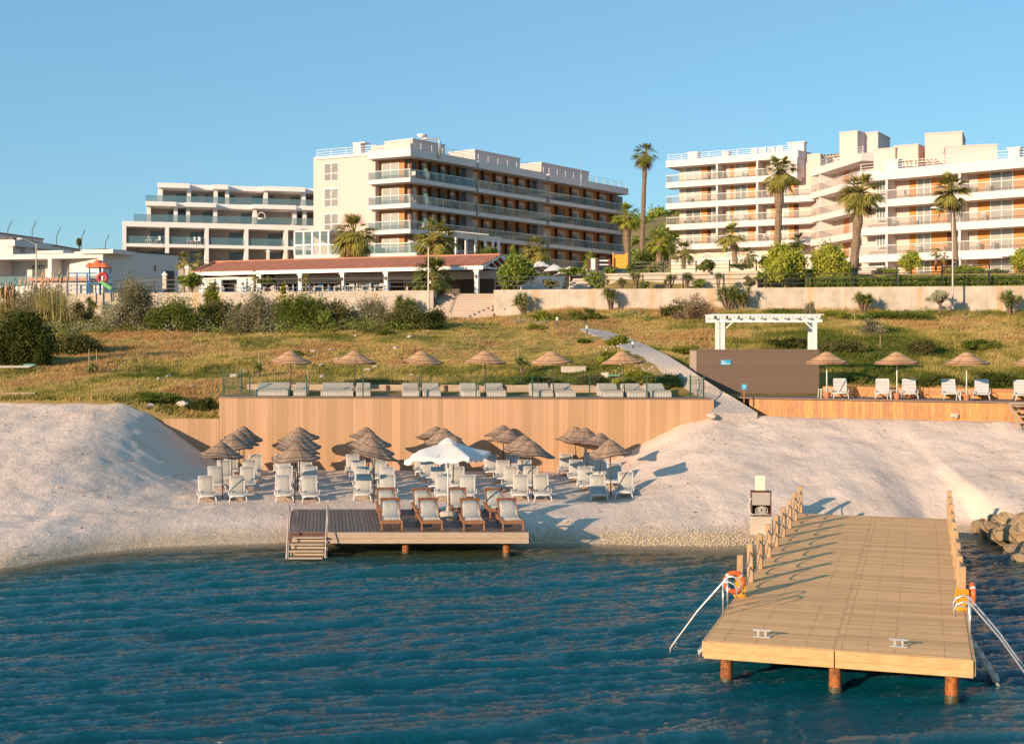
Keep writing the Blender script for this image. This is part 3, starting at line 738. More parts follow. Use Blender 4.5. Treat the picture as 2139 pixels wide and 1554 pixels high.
usedp=[False]*2
UL=['first golden reed parasol from the left on the upper deck','second golden reed parasol from the left on the upper deck','third golden reed parasol from the left on the upper deck','third golden reed parasol from the right on the upper deck','golden reed parasol on the upper deck, second from its right end','golden reed parasol at the right end of the upper deck nearest the path']
UDZ=4.15
def edgeY(X): return 60.8-(X+13.77)*.0833      # front edge of the upper deck
for i,(px,tl) in enumerate([(606,0),(742,0),(882,0),(1014,0),(1156,-.07),(1301,-.07)]):
    q=i%2; o=up[q] if not usedp[q] else copy_tree(up[q]); usedp[q]=True
    Y=61.6; X=(px-CX)/K*Y; o.location=(X,edgeY(X)+1.2,UDZ); o.rotation_euler=(0,-tl*-1.0,random.uniform(-.5,.5)); o['label']=UL[i]
pp=reed_parasol('promenade_parasol',1.0,2.12,.50,M['reed'],M['white'],'golden reed parasols on the promenade deck',31); usedq=False
PE=lambda X: 59.9-(X-10.9)*.44
for px,lab in [(1727,'beside the brown kiosk wall'),(1873.5,'second from the kiosk wall'),(2019,'third from the kiosk wall'),(2165,'last at the right edge')]:
    o=pp if not usedq else copy_tree(pp); usedq=True
    for _ in range(4):
        X=(px-CX)/K*(57.5 if _==0 else Y); Y=PE(X)+.55
    o.location=(X,Y,PZ); o.rotation_euler.z=random.uniform(-.5,.5); o['label']='golden reed parasol with white pole on the promenade, '+lab
    c=empty('flower_pot',(X,Y-.02,PZ),'terracotta pot at the foot of the promenade parasol '+lab,'pot','terracotta pots holding the promenade parasols')
    mb=MB(); mb.lathe((0,0,0),[(0,.0),(.10,.0),(.145,.22),(.165,.22),(.165,.28),(.14,.28),(.13,.24),(0,.24)],14); mb.build('pot',M['terracotta'],c,smooth=False)
    t=empty('side_table',(X-.05,Y+.25,PZ),'small white plastic table behind the terracotta pot, parasol '+lab,'table','small white tables between the promenade loungers',.1)
    mb=MB(); mb.box((0,0,.40),(.50,.42,.03)); mb.build('table_top',M['plastic'],t,bevel=.008)
    for sx in (-1,1):
        for sy in (-1,1): mb=MB(); mb.tube([(sx*.21,sy*.17,.39),(sx*.23,sy*.19,0)],.02,6); mb.build('leg',M['plastic'],t)
# small white table by the cladding wall on the sand
t=empty('side_table',(-10.6,58.9,sz(-10.6,58.9)),'low white table against the wood clad wall behind the loungers','table',rz=.1)
mb=MB(); mb.box((0,0,.38),(.55,.5,.03)); mb.build('table_top',M['plastic'],t,bevel=.008)
for sx in (-1,1):
    for sy in (-1,1): mb=MB(); mb.tube([(sx*.23,sy*.2,.37),(sx*.25,sy*.22,0)],.02,6); mb.build('leg',M['plastic'],t)

def canvas_parasol():
    x,y,z=onz(936,1083,DZ); r=empty('canvas_parasol',(x,y,DZ),'large white canvas parasol with concrete base on the dock','parasol',rz=R(-17))
    mb=MB(); mb.tube([(0,0,.25),(0,0,2.6)],.03,10); mb.build('pole',M['white'],r,smooth=True)
    mb=MB(); mb.lathe((0,0,0),[(0,0),(.30,0),(.33,.05),(.31,.17),(.24,.24),(.10,.26),(.06,.30),(.05,.42),(0,.42)],10); mb.build('base',M['stone'],r)
    n=10; hw=1.13; vs=[];fs=[]
    for j in range(n*2+1):
        for i in range(n*2+1):
            u=(i-n)/n; v=(j-n)/n; m_=max(abs(u),abs(v)); e=min(abs(u),abs(v))/(m_+1e-6)
            z=2.60-.43*m_**1.15-.05*m_*(1-e)*(1) +.03*math.sin(u*5+v*3)*m_
            z+=(-.10 if (u<-.7 and v<-.5) else 0)
            vs.append((u*hw,v*hw,z))
    W2=2*n+1
    for j in range(2*n):
        for i in range(2*n):
            if max(abs(i+.5-n),abs(j+.5-n))/n<.16: continue
            a=j*W2+i; fs.append((a,a+1,a+W2+1,a+W2))
    def edge(pts):
        b=len(vs)
        for k,p in enumerate(pts): vs.append((p[0]*1.01,p[1]*1.01,p[2]-.14-.03*math.sin(k*1.3)))
        ids=[vs.index(p) for p in pts]
        for k in range(len(pts)-1): fs.append((ids[k],ids[k+1],b+k+1,b+k))
    edge(vs[0:W2]); edge(vs[2*n*W2:2*n*W2+W2]); edge([vs[j*W2] for j in range(W2)]); edge([vs[j*W2+2*n] for j in range(W2)])
    mb=MB(); mb.add(vs,fs,.3); o=mb.build('canopy',M['canvas'],r,smooth=False)
    sl=o.modifiers.new('thickness','SOLIDIFY'); sl.thickness=.012
    mb=MB(); mb.lathe((0,0,0),[(.01,2.74),(.12,2.70),(.26,2.60),(.36,2.52)],8); o=mb.build('vent_cap',M['canvas'],r)
    for k in range(8):
        a=k*PI/4; L=1.08 if k%2==0 else 1.5
        mb=MB(); mb.tube([(0,0,2.55),(L*math.cos(a),L*math.sin(a),2.53-.40*L/1.13)],.012,5); mb.tube([(0,0,1.95),(L*.45*math.cos(a),L*.45*math.sin(a),2.36)],.010,5); mb.build('rib',M['white'],r)
canvas_parasol()

# ================================================================== UPPER DECK, CLAD WALL, FENCE
def upper_deck():
    r=empty('upper_deck',(-2,60,0),'raised sunbathing deck faced with vertical boards of mixed tan shades','deck'); off=r.location
    X0,X1=-13.77,9.0; mb=MB()
    def P(X,z,d=0): return (X,edgeY(X)-d,z)
    x=X0; zb=-.2; 
    while x<X1+.32:
        wd=random.choice([.14,.22,.22,.3,.4]); x2=min(x+wd,X1+.4); d=random.uniform(0,.012)
        # the right end of the wall tapers: top edge at X1, foot reaches a little further
        if x<X1: mb.hexa([P(x+.002,zb,d),P(x2-.002,zb,d),(x2-.003,edgeY(x2)+.06,zb),(x+.002,edgeY(x)+.06,zb),P(x+.002,UDZ-.07,d),P(x2-.002,UDZ-.07,d),(x2-.002,edgeY(x2)+.06,UDZ-.07),(x+.002,edgeY(x)+.06,UDZ-.07)],random.random()**1.3)
        x=x2
    mb.build('cladding',M['panel'],r,off)
    mb=MB()
    for i in range(30):
        y=.02+i*.135
        mb.hexa([(X0,edgeY(X0)+y-.06,UDZ-.05),(X1,edgeY(X1)+y-.06,UDZ-.05),(X1,edgeY(X1)+y+.067,UDZ-.05),(X0,edgeY(X0)+y+.067,UDZ-.05),(X0,edgeY(X0)+y-.06,UDZ),(X1,edgeY(X1)+y-.06,UDZ),(X1,edgeY(X1)+y+.067,UDZ),(X0,edgeY(X0)+y+.067,UDZ)])
    mb.build('deck_boards',M['deckdark'],r,off)
    mb=MB()                                       # right flank
    mb.hexa([(X1,edgeY(X1)+.03,1.5),(X1+.06,edgeY(X1)+.03,1.5),(X1+.06,edgeY(X1)+4,1.5),(X1,edgeY(X1)+4,1.5),(X1,edgeY(X1)+.03,UDZ-.02),(X1+.06,edgeY(X1)+.03,UDZ-.02),(X1+.06,edgeY(X1)+4,UDZ-.02),(X1,edgeY(X1)+4,UDZ-.02)])
    mb.build('side_cladding',M['panel'],r,off)
    r2=empty('low_clad_wall',(-15,60.9,0),'short low wall of tan vertical boards left of the main deck wall','wall'); off=r2.location
    mb=MB(); x=-16.42
    while x<-13.80:
        wd=random.choice([.14,.22,.3]); x2=min(x+wd,-13.80); mb.bb(x,x2-.004,60.9,60.98,-.2,3.1,random.random()**1.3); x=x2
    mb.build('cladding',M['panel'],r2,off)
    # timber kerb behind the sunbeds
    k=empty('timber_kerb',(-2,64.9,UDZ),'weathered low timber kerb behind the upper deck sunbeds','kerb'); off=k.location
    mb=MB()
    for j in range(3):
        x=-13.3
        while x<8.0:
            x2=min(x+random.uniform(2.2,3.2),8.0); mb.hexa([(x,edgeY(x)+4.1,UDZ+j*.15),(x2-.02,edgeY(x2)+4.1,UDZ+j*.15),(x2-.02,edgeY(x2)+4.2,UDZ+j*.15),(x,edgeY(x)+4.2,UDZ+j*.15),(x,edgeY(x)+4.1,UDZ+j*.15+.145),(x2-.02,edgeY(x2)+4.1,UDZ+j*.15+.145),(x2-.02,edgeY(x2)+4.2,UDZ+j*.15+.145),(x,edgeY(x)+4.2,UDZ+j*.15+.145)]); x=x2
    mb.build('timber',M['greywood'],k,off)
    mb=MB()
    for x in np.arange(-12,8,2.9): mb.box((x,edgeY(x)+4.05,UDZ+.2),(.12,.1,.44))
    mb.build('stake',M['darkpost'],k,off)
    # mesh fence
    f=empty('mesh_fence',(-2,60,UDZ),'green wire mesh fence along the front edge of the upper deck','fence'); off=f.location
    pxs=[467,521.7,640.5,758.4,876.6,994.6,1112.6,1231.8,1351,1442,1470]; pts=[]
    for px in pxs:
        Y=60
        for _ in range(4): X=(px-CX)/K*Y; Y=edgeY(X)+.06
        if px==1442: Y+=1.6; X=(px-CX)/K*Y
        h=1.08 if px>480 else 1.28
        pts.append((X,Y)); mb=MB(); mb.box((X,Y,UDZ+h/2-.05),(.06,.06,h)); mb.build('post',M['green'],f,off)
    mb=MB()
    def seg(p,q,h,st=.11):
        L=math.hypot(q[0]-p[0],q[1]-p[1]); n=max(2,int(L/st))
        for i in range(n+1):
            t=i/n; x=p[0]+(q[0]-p[0])*t; y=p[1]+(q[1]-p[1])*t; mb.box((x,y,UDZ+h/2),(.006,.006,h-.03),r=.5)
        for z in (.05,h*.35,h*.68,h-.02): mb.bar((p[0],p[1],UDZ+z),(q[0],q[1],UDZ+z),.009,r=.5)
    for i in range(len(pts)-1):
        if i<8: seg(pts[i],pts[i+1],.98)
    seg(pts[8],pts[10],.98); seg(pts[10],pts[9],.98)
    seg(pts[0],(pts[0][0]+.35,pts[0][1]+2.4),1.2,.07)
    X=pts[0][0]+.35; mb.box((X,pts[0][1]+2.4,UDZ+.6),(.06,.06,1.25))
    mb.build('mesh_panel',M['green'],f,off)
upper_deck()
# rattan daybeds
BED=[(531,600),(613,641),(671,738),(745,775),(843,878),(885,922),(967,1004),(1019,1058),(1113,1155),(1158,1201),(1250,1298),(1303,1348),(1350,1396)]
ORD=['first','second','third','fourth','fifth','sixth','seventh','eighth','ninth','tenth','eleventh','twelfth','thirteenth']
for i,(a,b) in enumerate(BED):
    Y=60.9; xa=(a-CX)/K*Y; xb=(b-CX)/K*Y; wdt=(xb-xa) if b-a>60 else min(.92,(xb-xa)); xc=(xb-wdt/2) if b-a<60 else (xa+xb)/2
    Yf=edgeY(xc)+.45
    wl_='wide ' if b-a>60 else ''
    g=empty('rattan_daybed',(xc,Yf,UDZ),f'{wl_}pale rattan daybed on the upper deck, {ORD[i]} from the left','daybed','pale rattan daybeds on the upper deck',R(6))
    mb=MB(); mb.box((0,1.0,.13),(wdt,1.95,.24)); mb.build('base',M['rattan'],g,bevel=.015)
    mb=MB(); mb.box((0,.68,.285),(wdt-.04,1.25,.06)); mb.box((0,1.58,.42),(wdt-.04,.72,.06),tilt=R(27)); mb.build('mattress',M['cushion'],g,bevel=.02)
    mb=MB(); mb.hexa([(-wdt/2,1.3,.25),(wdt/2,1.3,.25),(wdt/2,1.95,.25),(-wdt/2,1.95,.25),(-wdt/2,1.3,.27),(wdt/2,1.3,.27),(wdt/2,1.95,.56),(-wdt/2,1.95,.56)]); mb.build('headrest',M['rattan'],g)

# ================================================================== PROMENADE DECK AND KIOSK
def promenade():
    r=empty('promenade_deck',(17,58,0),'promenade deck faced with orange varnished vertical boards','deck'); off=r.location
    mb=MB(); x=11.0
    while x<25:
        wd=random.uniform(.10,.17); x2=x+wd; d=random.uniform(0,.01); zt=PZ-.08
        zb=3.0
        mb.hexa([(x,PE(x)-d,zb),(x2-.006,PE(x2)-d,zb),(x2-.006,PE(x2)+.05,zb),(x,PE(x)+.05,zb),(x,PE(x)-d,zt),(x2-.006,PE(x2)-d,zt),(x2-.006,PE(x2)+.05,zt),(x,PE(x)+.05,zt)]); x=x2
    mb.build('facing_boards',M['orangewood'],r,off)
    mb=MB()
    for i in range(23):
        y=-.06+i*.14
        mb.hexa([(10.6,PE(10.6)+y,PZ-.05),(26,PE(26)+y,PZ-.05),(26,PE(26)+y+.133,PZ-.05),(10.6,PE(10.6)+y+.133,PZ-.05),(10.6,PE(10.6)+y,PZ),(26,PE(26)+y,PZ),(26,PE(26)+y+.133,PZ),(10.6,PE(10.6)+y+.133,PZ)])
    mb.build('deck_boards',M['deckdark'],r,off)
    k=empty('timber_kerb',(20,58,PZ),'low orange timber boards behind the promenade loungers','kerb'); off=k.location
    mb=MB()
    for j in range(3):
        x=14.75
        while x<26:
            x2=x+random.uniform(1.5,2.5); mb.hexa([(x,PE(x)+3.1,PZ+j*.155),(x2-.02,PE(x2)+3.1,PZ+j*.155),(x2-.02,PE(x2)+3.18,PZ+j*.155),(x,PE(x)+3.18,PZ+j*.155),(x,PE(x)+3.1,PZ+j*.155+.15),(x2-.02,PE(x2)+3.1,PZ+j*.155+.15),(x2-.02,PE(x2)+3.18,PZ+j*.155+.15),(x,PE(x)+3.18,PZ+j*.155+.15)]); x=x2
    mb.build('timber',M['orangewood'],k,off)
    # kiosk
    q=empty('beach_kiosk',(11.5,63.3,PZ),'windowless brown clad kiosk with flat top beside the gravel path','kiosk'); off=q.location
    YK=63.0; xa=(1455-CX)/K*YK; xb=(1711-CX)/K*YK; zt=6.34
    mb=MB(); n=26
    for j in range(n):
        z0=3.3+(zt-3.3)*j/n; mb.bb(xa,xb,YK,YK+.05,z0,z0+(zt-3.3)/n-.003)
    mb.build('front_cladding',M['brownclad'],q,off)
    mb=MB(); mb.bb(xa,xa+.05,YK+.05,YK+2.4,3.3,zt-.05); mb.build('side_panel',M['greywood'],q,off)
    mb=MB(); mb.bb(xb-.06,xb-.004,YK+.05,YK+2.4,3.3,zt-.05); mb.bb(xa+.06,xb-.07,YK+2.34,YK+2.4,3.3,zt-.05); mb.build('back_wall',M['darkpost'],q,off)
    mb=MB(); mb.bb(xa-.04,xb+.02,YK-.03,YK+2.45,zt-.045,zt); mb.build('top_board',M['deckdark'],q,off)
    mb=MB(); mb.bb(xa+2.4,xb,YK-.05,YK-.003,PZ+.02,PZ+.05); mb.build('skirting',M['greywood'],q,off)
    s=empty('wall_sign',((1516-CX)/K*YK,YK-.02,5.72),'small blue sign with white lettering on the brown kiosk wall','sign'); 
    mb=MB(); mb.box((0,-.01,0),(.50,.02,.23)); mb.build('board',M['signblue'],s)
    for zz,ww,xx in ((.065,.14,-.14),(.0,.22,-.10),(-.07,.40,-.01)):
        mb=MB()
        x=xx-ww/2
        while x<xx+ww/2-.01:
            l=random.uniform(.015,.04); mb.box((x+l/2,-.022,zz),(l,.004,.035 if zz>-.05 else .045)); x+=l+.012
        mb.build('lettering',M['white'],s)
    x,y,z=at(1554,838,59.2); s=empty('post_sign',(x,y,z),'tiny blue square sign on a wooden stake by the gravel path','sign')
    mb=MB(); mb.box((0,0,.3),(.05,.04,.75)); mb.build('stake',M['teak'],s)
    mb=MB(); mb.box((0,-.03,.66),(.23,.02,.24)); mb.build('board',M['signblue'],s)
    mb=MB(); mb.box((0,-.042,.69),(.12,.004,.03)); mb.box((0,-.042,.60),(.05,.004,.02)); mb.build('lettering',M['white'],s)
    # pergola
    g=empty('pergola',(12.5,64.4,zt),'white timber pergola frame standing on top of the brown kiosk','pergola'); off=g.location
    for (px,Y) in ((1509.5,63.7),(1498.5,65.1),(1702,63.7),(1692,65.1)):
        X=(px-CX)/K*Y; mb=MB(); mb.box((X,Y,(zt+7.7)/2),(.20,.18,7.7-zt)); mb.build('post',M['white'],g,off,bevel=.01)
    for Y in (63.7,65.1):
        mb=MB(); xa2=(1483-CX)/K*63.7; xb2=(1718-CX)/K*63.7
        mb.bb(xa2,xb2,Y-.05,Y+.05,7.68,7.88); mb.build('beam',M['white'],g,off,bevel=.01)
    for k in range(10):
        X=9.80+k*.580; mb=MB(); mb.bb(X,X+.10,63.3,65.5,7.884,8.04); mb.build('rafter',M['white'],g,off,bevel=.008)
    mb=MB(); mb.bb(9.75,15.3,63.36,63.42,8.04,8.08);mb.bb(9.75,15.3,64.4,64.46,8.044,8.08);mb.bb(9.75,15.3,65.35,65.41,8.044,8.08); mb.build('purlin',M['white'],g,off)
    xp=(1509.5-CX)/K*63.7; xq=(1702-CX)/K*63.7
    mb=MB(); mb.bar((xp,63.7,7.25),(xp+.5,63.7,7.7),.06); mb.build('brace',M['white'],g,off)
    mb=MB(); mb.bar((xq,63.7,7.25),(xq-.5,63.7,7.7),.06); mb.build('brace',M['white'],g,off)
    # steps to the sand
    s=empty('deck_steps',(22,55,PZ),'pale wooden steps leading from the promenade to the sand','steps'); off=s.location
    x0=21.15; x1=24; Y0=PE(22)-.03
    for k in range(5):
        z=PZ-.12-k*.21; y=Y0-.2-k*.27
        mb=MB(); mb.bb(x0+.1,x1,y-.14,y+.14,z-.05,z); mb.build('tread',M['greywood'],s,off)
    mb=MB(); mb.bar((x0,Y0+.0,PZ-.05),(x0,Y0-1.5,PZ-1.25),.12,.06,up=(1,0,0)); mb.build('stringer',M['greywood'],s,off)
    mb=MB(); mb.bb(x0,x1,Y0-.06,Y0,PZ-.09,PZ); mb.build('top_beam',M['greywood'],s,off)
promenade()

# ================================================================== POWER AND HOSE PEDESTAL
def pedestal():
    x,y=8.45,43.9; z=sz(x,y)-.05
    r=empty('hose_pedestal',(x,y,z),'concrete and steel hose pedestal with cream box on top beside the pier','pedestal',rz=-.12)
    mb=MB(); mb.box((0,0,.31),(.72,.5,.62)); mb.build('concrete_base',M['concrete'],r,bevel=.015)
    mb=MB(); mb.box((.0,.22,1.05),(.66,.05,.78)); mb.box((-.315,0,1.05),(.03,.42,.80)); mb.box((.325,0,1.05),(.03,.42,.80)); mb.box((0,0,1.45),(.70,.46,.03)); mb.build('cabinet',M['darkpost'],r)
    mb=MB(); mb.box((0,-.20,1.22),(.60,.03,.43)); mb.build('cabinet_door',M['stainless'],r,bevel=.006)
    mb=MB()
    for q in range(12):
        cx_,cz=random.uniform(-.12,.12),.82+random.uniform(-.03,.03); rr=random.uniform(.09,.14)
        mb.torus((cx_,-.12+random.uniform(-.06,.04),cz),rr,.013,'y',16,5)
    mb.build('hose',M['cushion'],r)
    mb=MB(); mb.tube([(-.33,-.2,1.25),(-.42,-.22,1.05),(-.41,-.22,.8),(-.30,-.24,.68)],.012,5); mb.build('loose_hose',M['white'],r)
    mb=MB(); mb.box((-.02,.02,1.73),(.34,.16,.50)); mb.build('meter_box',mat('cream_plastic',(.82,.74,.52),(.76,.68,.47),.4),r,bevel=.02)
pedestal()

# ================================================================== ROCKS, SLEEPERS, STONES, BOLLARDS
def rock(name,loc,s,label,cat='rock',group=None,m=None,flat=.6,seed=0):
    rg=np.random.default_rng(seed); bm_v=[];n1,n2=13,9
    vs=[];fs=[]
    for j in range(n2+1):
        ph=PI*j/n2
        for i in range(n1):
            th=2*PI*i/n1; rr=1+rg.uniform(-.17,.15)+.2*math.sin(th*2+seed)*math.sin(ph)-.12*math.sin(th*3+seed*2)
            vs.append((s[0]*rr*math.sin(ph)*math.cos(th),s[1]*rr*math.sin(ph)*math.sin(th),s[2]*rr*math.cos(ph)))
    for j in range(n2):
        for i in range(n1): i2=(i+1)%n1; fs.append((j*n1+i,(j+1)*n1+i,(j+1)*n1+i2,j*n1+i2))
    mb=MB(); mb.add(vs,fs); o=mb.build(name,m or M['rock']); o.location=loc; o.rotation_euler.z=rg.uniform(0,3)
    return tag(o,label,cat,group)
rk=random.Random(12)
RK=['largest tan boulder of the bank right of the pier','wedge shaped tan boulder beside the pier corner','tan boulder partly in the water at the right edge']
for k,(px,py,sx,z0) in enumerate([(2105,1112,.62,.35),(2028,1082,.42,.30),(2133,1146,.62,.15),(2052,1094,.5,.28),(2080,1098,.55,.38),(2128,1108,.6,.55),(2072,1112,.35,.10),(2100,1082,.5,.62),(2136,1082,.5,.75),(2055,1074,.4,.5),(2165,1122,.7,.4),(2118,1130,.45,.12),(2150,1096,.6,.6),(2038,1096,.3,.08),(2092,1126,.3,.05),(2012,1078,.3,.35),(2078,1078,.38,.62),(2150,1160,.5,.1),(2185,1150,.7,.2)]):
    x,y,z=onz(px,py,z0); rock('shore_rock',(x,y,z0-.12),(sx,sx*rk.uniform(.7,1),sx*rk.uniform(.42,.6)),RK[k] if k<3 else 'one of the smaller tan boulders in the bank right of the pier','rock','tan rocks on the bank right of the pier',seed=k+3)
def pebbles():
    g=np.random.default_rng(5); n=6000; X=g.uniform(-9,9.6,n); Yb=np.interp(X,SHX,SHY)+g.gamma(2,.35,n)-.15; Z=sand_z(X,Yb)
    dens=fbm(X*.6,Yb*.2,3); keep=(dens>.40)|(X>3); X,Yb,Z=X[keep],Yb[keep],Z[keep]; n=len(X)
    s=g.uniform(.02,.06,n); base=np.array([(-1,0,0),(0,-1,0),(1,0,0),(0,1,0),(0,0,.7)],float)
    v=base[None]*s[:,None,None]*g.uniform(.6,1.3,(n,5,1))+np.stack([X,Yb,Z],-1)[:,None,:]
    f=np.array([(0,1,4),(1,2,4),(2,3,4),(3,0,4)])[None]+np.arange(n)[:,None,None]*5
    mb=MB(); mb.addnp(v.reshape(-1,3),f.reshape(-1,3),np.repeat(g.random(n),4)); tag(mb.build('shore_pebbles',mat('shore_pebble',(.66,.52,.34),(.40,.29,.17),.8,6,.7,.4)),kind='stuff')
pebbles()
def beach_litter():
    g=np.random.default_rng(55); n=9000; X=g.uniform(-24,24,n); Y=g.uniform(39.5,60,n); k=(Y>np.interp(X,SHX,SHY)+.5)&(fbm(X*.5,Y*.5,3)+g.uniform(-.15,.15,n)>.45)&~((X>9)&(Y<44.5)&(X<15)); X,Y=X[k],Y[k]; n=len(X); Z=sand_z(X,Y)
    s=g.gamma(2,.010,n)+.008; base=np.array([(-1,0,0),(0,-.8,0),(1,0,0),(0,.8,0),(0,0,.8)],float)
    v=base[None]*s[:,None,None]*g.uniform(.6,1.5,(n,5,1))+np.stack([X,Y,Z],-1)[:,None,:]; f=np.array([(0,1,4),(1,2,4),(2,3,4),(3,0,4)])[None]+np.arange(n)[:,None,None]*5
    mb=MB(); mb.addnp(v.reshape(-1,3),f.reshape(-1,3),np.repeat(g.random(n),4)); tag(mb.build('beach_pebbles',mat('beach_litter',(.55,.44,.35),(.22,.16,.12),.9,6,.8,.3)),kind='stuff')
beach_litter()
LAB=['long pale sleeper at the left edge of the sand','pale sleeper lying where the sand meets the grass','short reddish sleeper end at the grass edge','thin plank lying in the grass at far left','short slanted board by the low clad wall']
for i,(p,q,h,mm) in enumerate([((-3,834),(90,836),.22,'greywood'),((150,841),(250,845),.22,'stone'),((252,846),(295,852),.25,'greywood'),((-3,823),(75,822),.12,'greywood'),((338,858),(356,872),.16,'greywood')]):
    Y=61.6+(.8 if i==3 else 0)+(.0 if i<4 else -.4); a=at(*p,Y); b=at(*q,Y); mb=MB(); c=((a[0]+b[0])/2,Y,(a[2]+b[2])/2)
    mb.bar(Vector(a)-Vector(c),Vector(b)-Vector(c),.3,h); o=mb.build('sleeper',M[mm],bevel=.02); o.location=c; tag(o,LAB[i],'sleeper','timber sleepers along the sand edge')
st=[(382,843,'flat white slab in the grass left of the deck'),(312,849,'angular pale rock beside the reddish sleeper'),(1486,869,'pale rock at the right foot of the clad wall'),(1995,868,'flat pale rock under the promenade boards')]
for i,(px,py,lab) in enumerate(st):
    Y=[61.9,61.4,58.4,56.2][i]; x,y,z=at(px,py,Y); rock('stone',(x,y,z),(.22 if i!=0 else .42,.2,.12),lab,'stone',m=M['stone'],seed=40+i)
g=np.random.default_rng(9)
for i in range(26):
    px=g.uniform(330,900); py=g.uniform(695,815); x,y,z=hit(px,py)
    rock('field_stone',(x,y,z+.06),(g.uniform(.1,.26),.16,g.uniform(.06,.12)),'white stone lying in the dry grass left of the gravel path','stone','white stones scattered in the grass',M['stone'],seed=60+i)
blab=['path light on the slope left of the path top','path light by the upper bend of the gravel path','path light in the middle of the gravel path edge','lowest path light beside the gravel path']
for i,(px,py,hp) in enumerate([(1164,684,22),(1226,701,21),(1322,733,20),(1391,776,17)]):
    x,y,z=hit(px,py); s=hp*y/K
    b=empty('path_light',(x,y,z),blab[i],'path light','short path lights along the gravel path')
    mb=MB(); mb.lathe((0,0,0),[(.05,0),(.05,s*.65)],8); mb.build('post',M['polemetal'],b); mb=MB(); mb.lathe((0,0,0),[(.075,s*.65),(.085,s*.97),(.0,s)],8); mb.build('lamp',M['plastic'],b)
# upturned green boat and pallets near the left bush, box near the deck
x,y,z=hit(35,772); o=empty('old_skiff',(x,y,z+.1),'pale upturned skiff with green trim below the big dark bush','boat',rz=.1)
mb=MB(); mb.hexa([(-1.0,-.35,0),(.7,-.3,0),(.8,.3,0),(-1.0,.35,0),(-1.0,-.3,.1),(.95,-.15,.12),(.95,.15,.12),(-1.0,.3,.1)]); mb.build('hull',M['rattan'],o,bevel=.04)
mb=MB(); mb.box((.7,0,.16),(.6,.34,.09)); mb.build('bow_cover',mat('teal_paint',(.10,.30,.24),(.14,.36,.30),.6),o)
x,y,z=hit(1282,792); o=empty('utility_cover',(x,y,z+.15),'green lid lying in the weeds behind the upper deck','cover'); mb=MB(); mb.box((0,0,0),(.62,.5,.06)); mb.build('lid',mat('teal_lid',(.14,.34,.24),(.18,.40,.30),.6),o); mb=MB(); mb.box((-.45,.1,.0),(.4,.3,.3)); mb.build('block',M['stone'],o,bevel=.04)
x,y,z=hit(1198,779); o=empty('masonry_block',(x,y,z+.15),'low pale masonry block in weeds behind the upper deck','block'); mb=MB(); mb.box((0,0,0),(1.35,.5,.32)); mb.build('block',M['stone'],o,bevel=.03); mb=MB(); mb.box((0,0,.18),(1.38,.5,.04)); mb.build('plank',M['greywood'],o)
# ================================================================== FACADE HELPER
class Fac:
    """a vertical building face between two photo columns at given distances; t runs along it, d outwards"""
    def __init__(s,pxa,Ya,pxb,Yb):
        s.x0,s.y0=(pxa-CX)/K*Ya,Ya; x1,y1=(pxb-CX)/K*Yb,Yb
        s.L=math.hypot(x1-s.x0,y1-s.y0); s.ux,s.uy=(x1-s.x0)/s.L,(y1-s.y0)/s.L; s.nx,s.ny=s.uy,-s.ux
    def t(s,px,d=0):
        k=(px-CX)/K; return (k*(s.y0+s.ny*d)-(s.x0+s.nx*d))/(s.ux-k*s.uy)
    def P(s,t,d,z): return (s.x0+s.ux*t+s.nx*d,s.y0+s.uy*t+s.ny*d,z)
    def z(s,px,py,d=0): return CH-(py-HY)/K*s.P(s.t(px,d),d,0)[1]
    def box(s,mb,t0,t1,d0,d1,z0,z1,r=None):
        if t1<t0: t0,t1=t1,t0
        if d1<d0: d0,d1=d1,d0
        return mb.hexa([s.P(t0,d1,z0),s.P(t1,d1,z0),s.P(t1,d0,z0),s.P(t0,d0,z0),s.P(t0,d1,z1),s.P(t1,d1,z1),s.P(t1,d0,z1),s.P(t0,d0,z1)],r)
def prism(mb,pts,z0,z1,r=None):
    n=len(pts); mb.add([(x,y,z0) for x,y in pts]+[(x,y,z1) for x,y in pts],[tuple(range(n))[::-1],tuple(range(n,2*n))]+[(i,(i+1)%n,n+(i+1)%n,n+i) for i in range(n)],r)
def door(f,root,off,t0,t1,z0,z1,d,name='balcony_door',pane='curtain',mull=2,fr=.09):
    mb=MB(); f.box(mb,t0,t1,d,d+.07,z1-fr,z1); f.box(mb,t0,t1,d,d+.07,z0,z0+fr*.7)
    for i in range(mull+1):
        tt=t0+(t1-t0-fr)*i/mull; f.box(mb,tt,tt+fr,d+.002,d+.068,z0+fr*.7,z1-fr)
    o=mb.build(name,M['frame'],root,off)
    mb=MB(); 
    for i in range(mull): 
        a=t0+(t1-t0)*i/mull; b=t0+(t1-t0)*(i+1)/mull; f.box(mb,a+.03,b-.03,d+.02,d+.035,z0+.05,z1-.05)
    mb.build('pane',M[pane],o)
    bpy.data.objects[-1:] if False else None
    return o
def fixkids(root,off): pass
# sub-parts share their part's frame, so give their meshes the same offset
_old_build=MB.build
def sub(mb,name,m,part,off,**k): return mb.build(name,m,part,off,**k)
def door(f,root,off,t0,t1,z0,z1,d,name='balcony_door',pane='curtain',mull=2,fr=.09):
    mb=MB(); f.box(mb,t0,t1,d,d+.07,z1-fr,z1); f.box(mb,t0,t1,d,d+.07,z0,z0+fr*.7)
    for i in range(mull+1):
        tt=t0+(t1-t0-fr)*i/mull; f.box(mb,tt,tt+fr,d+.002,d+.068,z0+fr*.7,z1-fr)
    o=mb.build(name,M['frame'] if pane!='darkglass' else M['polemetal'],root,off)
    mb=MB()
    for i in range(mull):
        a=t0+(t1-t0)*i/mull; b=t0+(t1-t0)*(i+1)/mull; f.box(mb,a+.03,b-.03,d+.02,d+.035,z0+.05,z1-.05)
    sub(mb,'pane',M[pane],o,off); return o
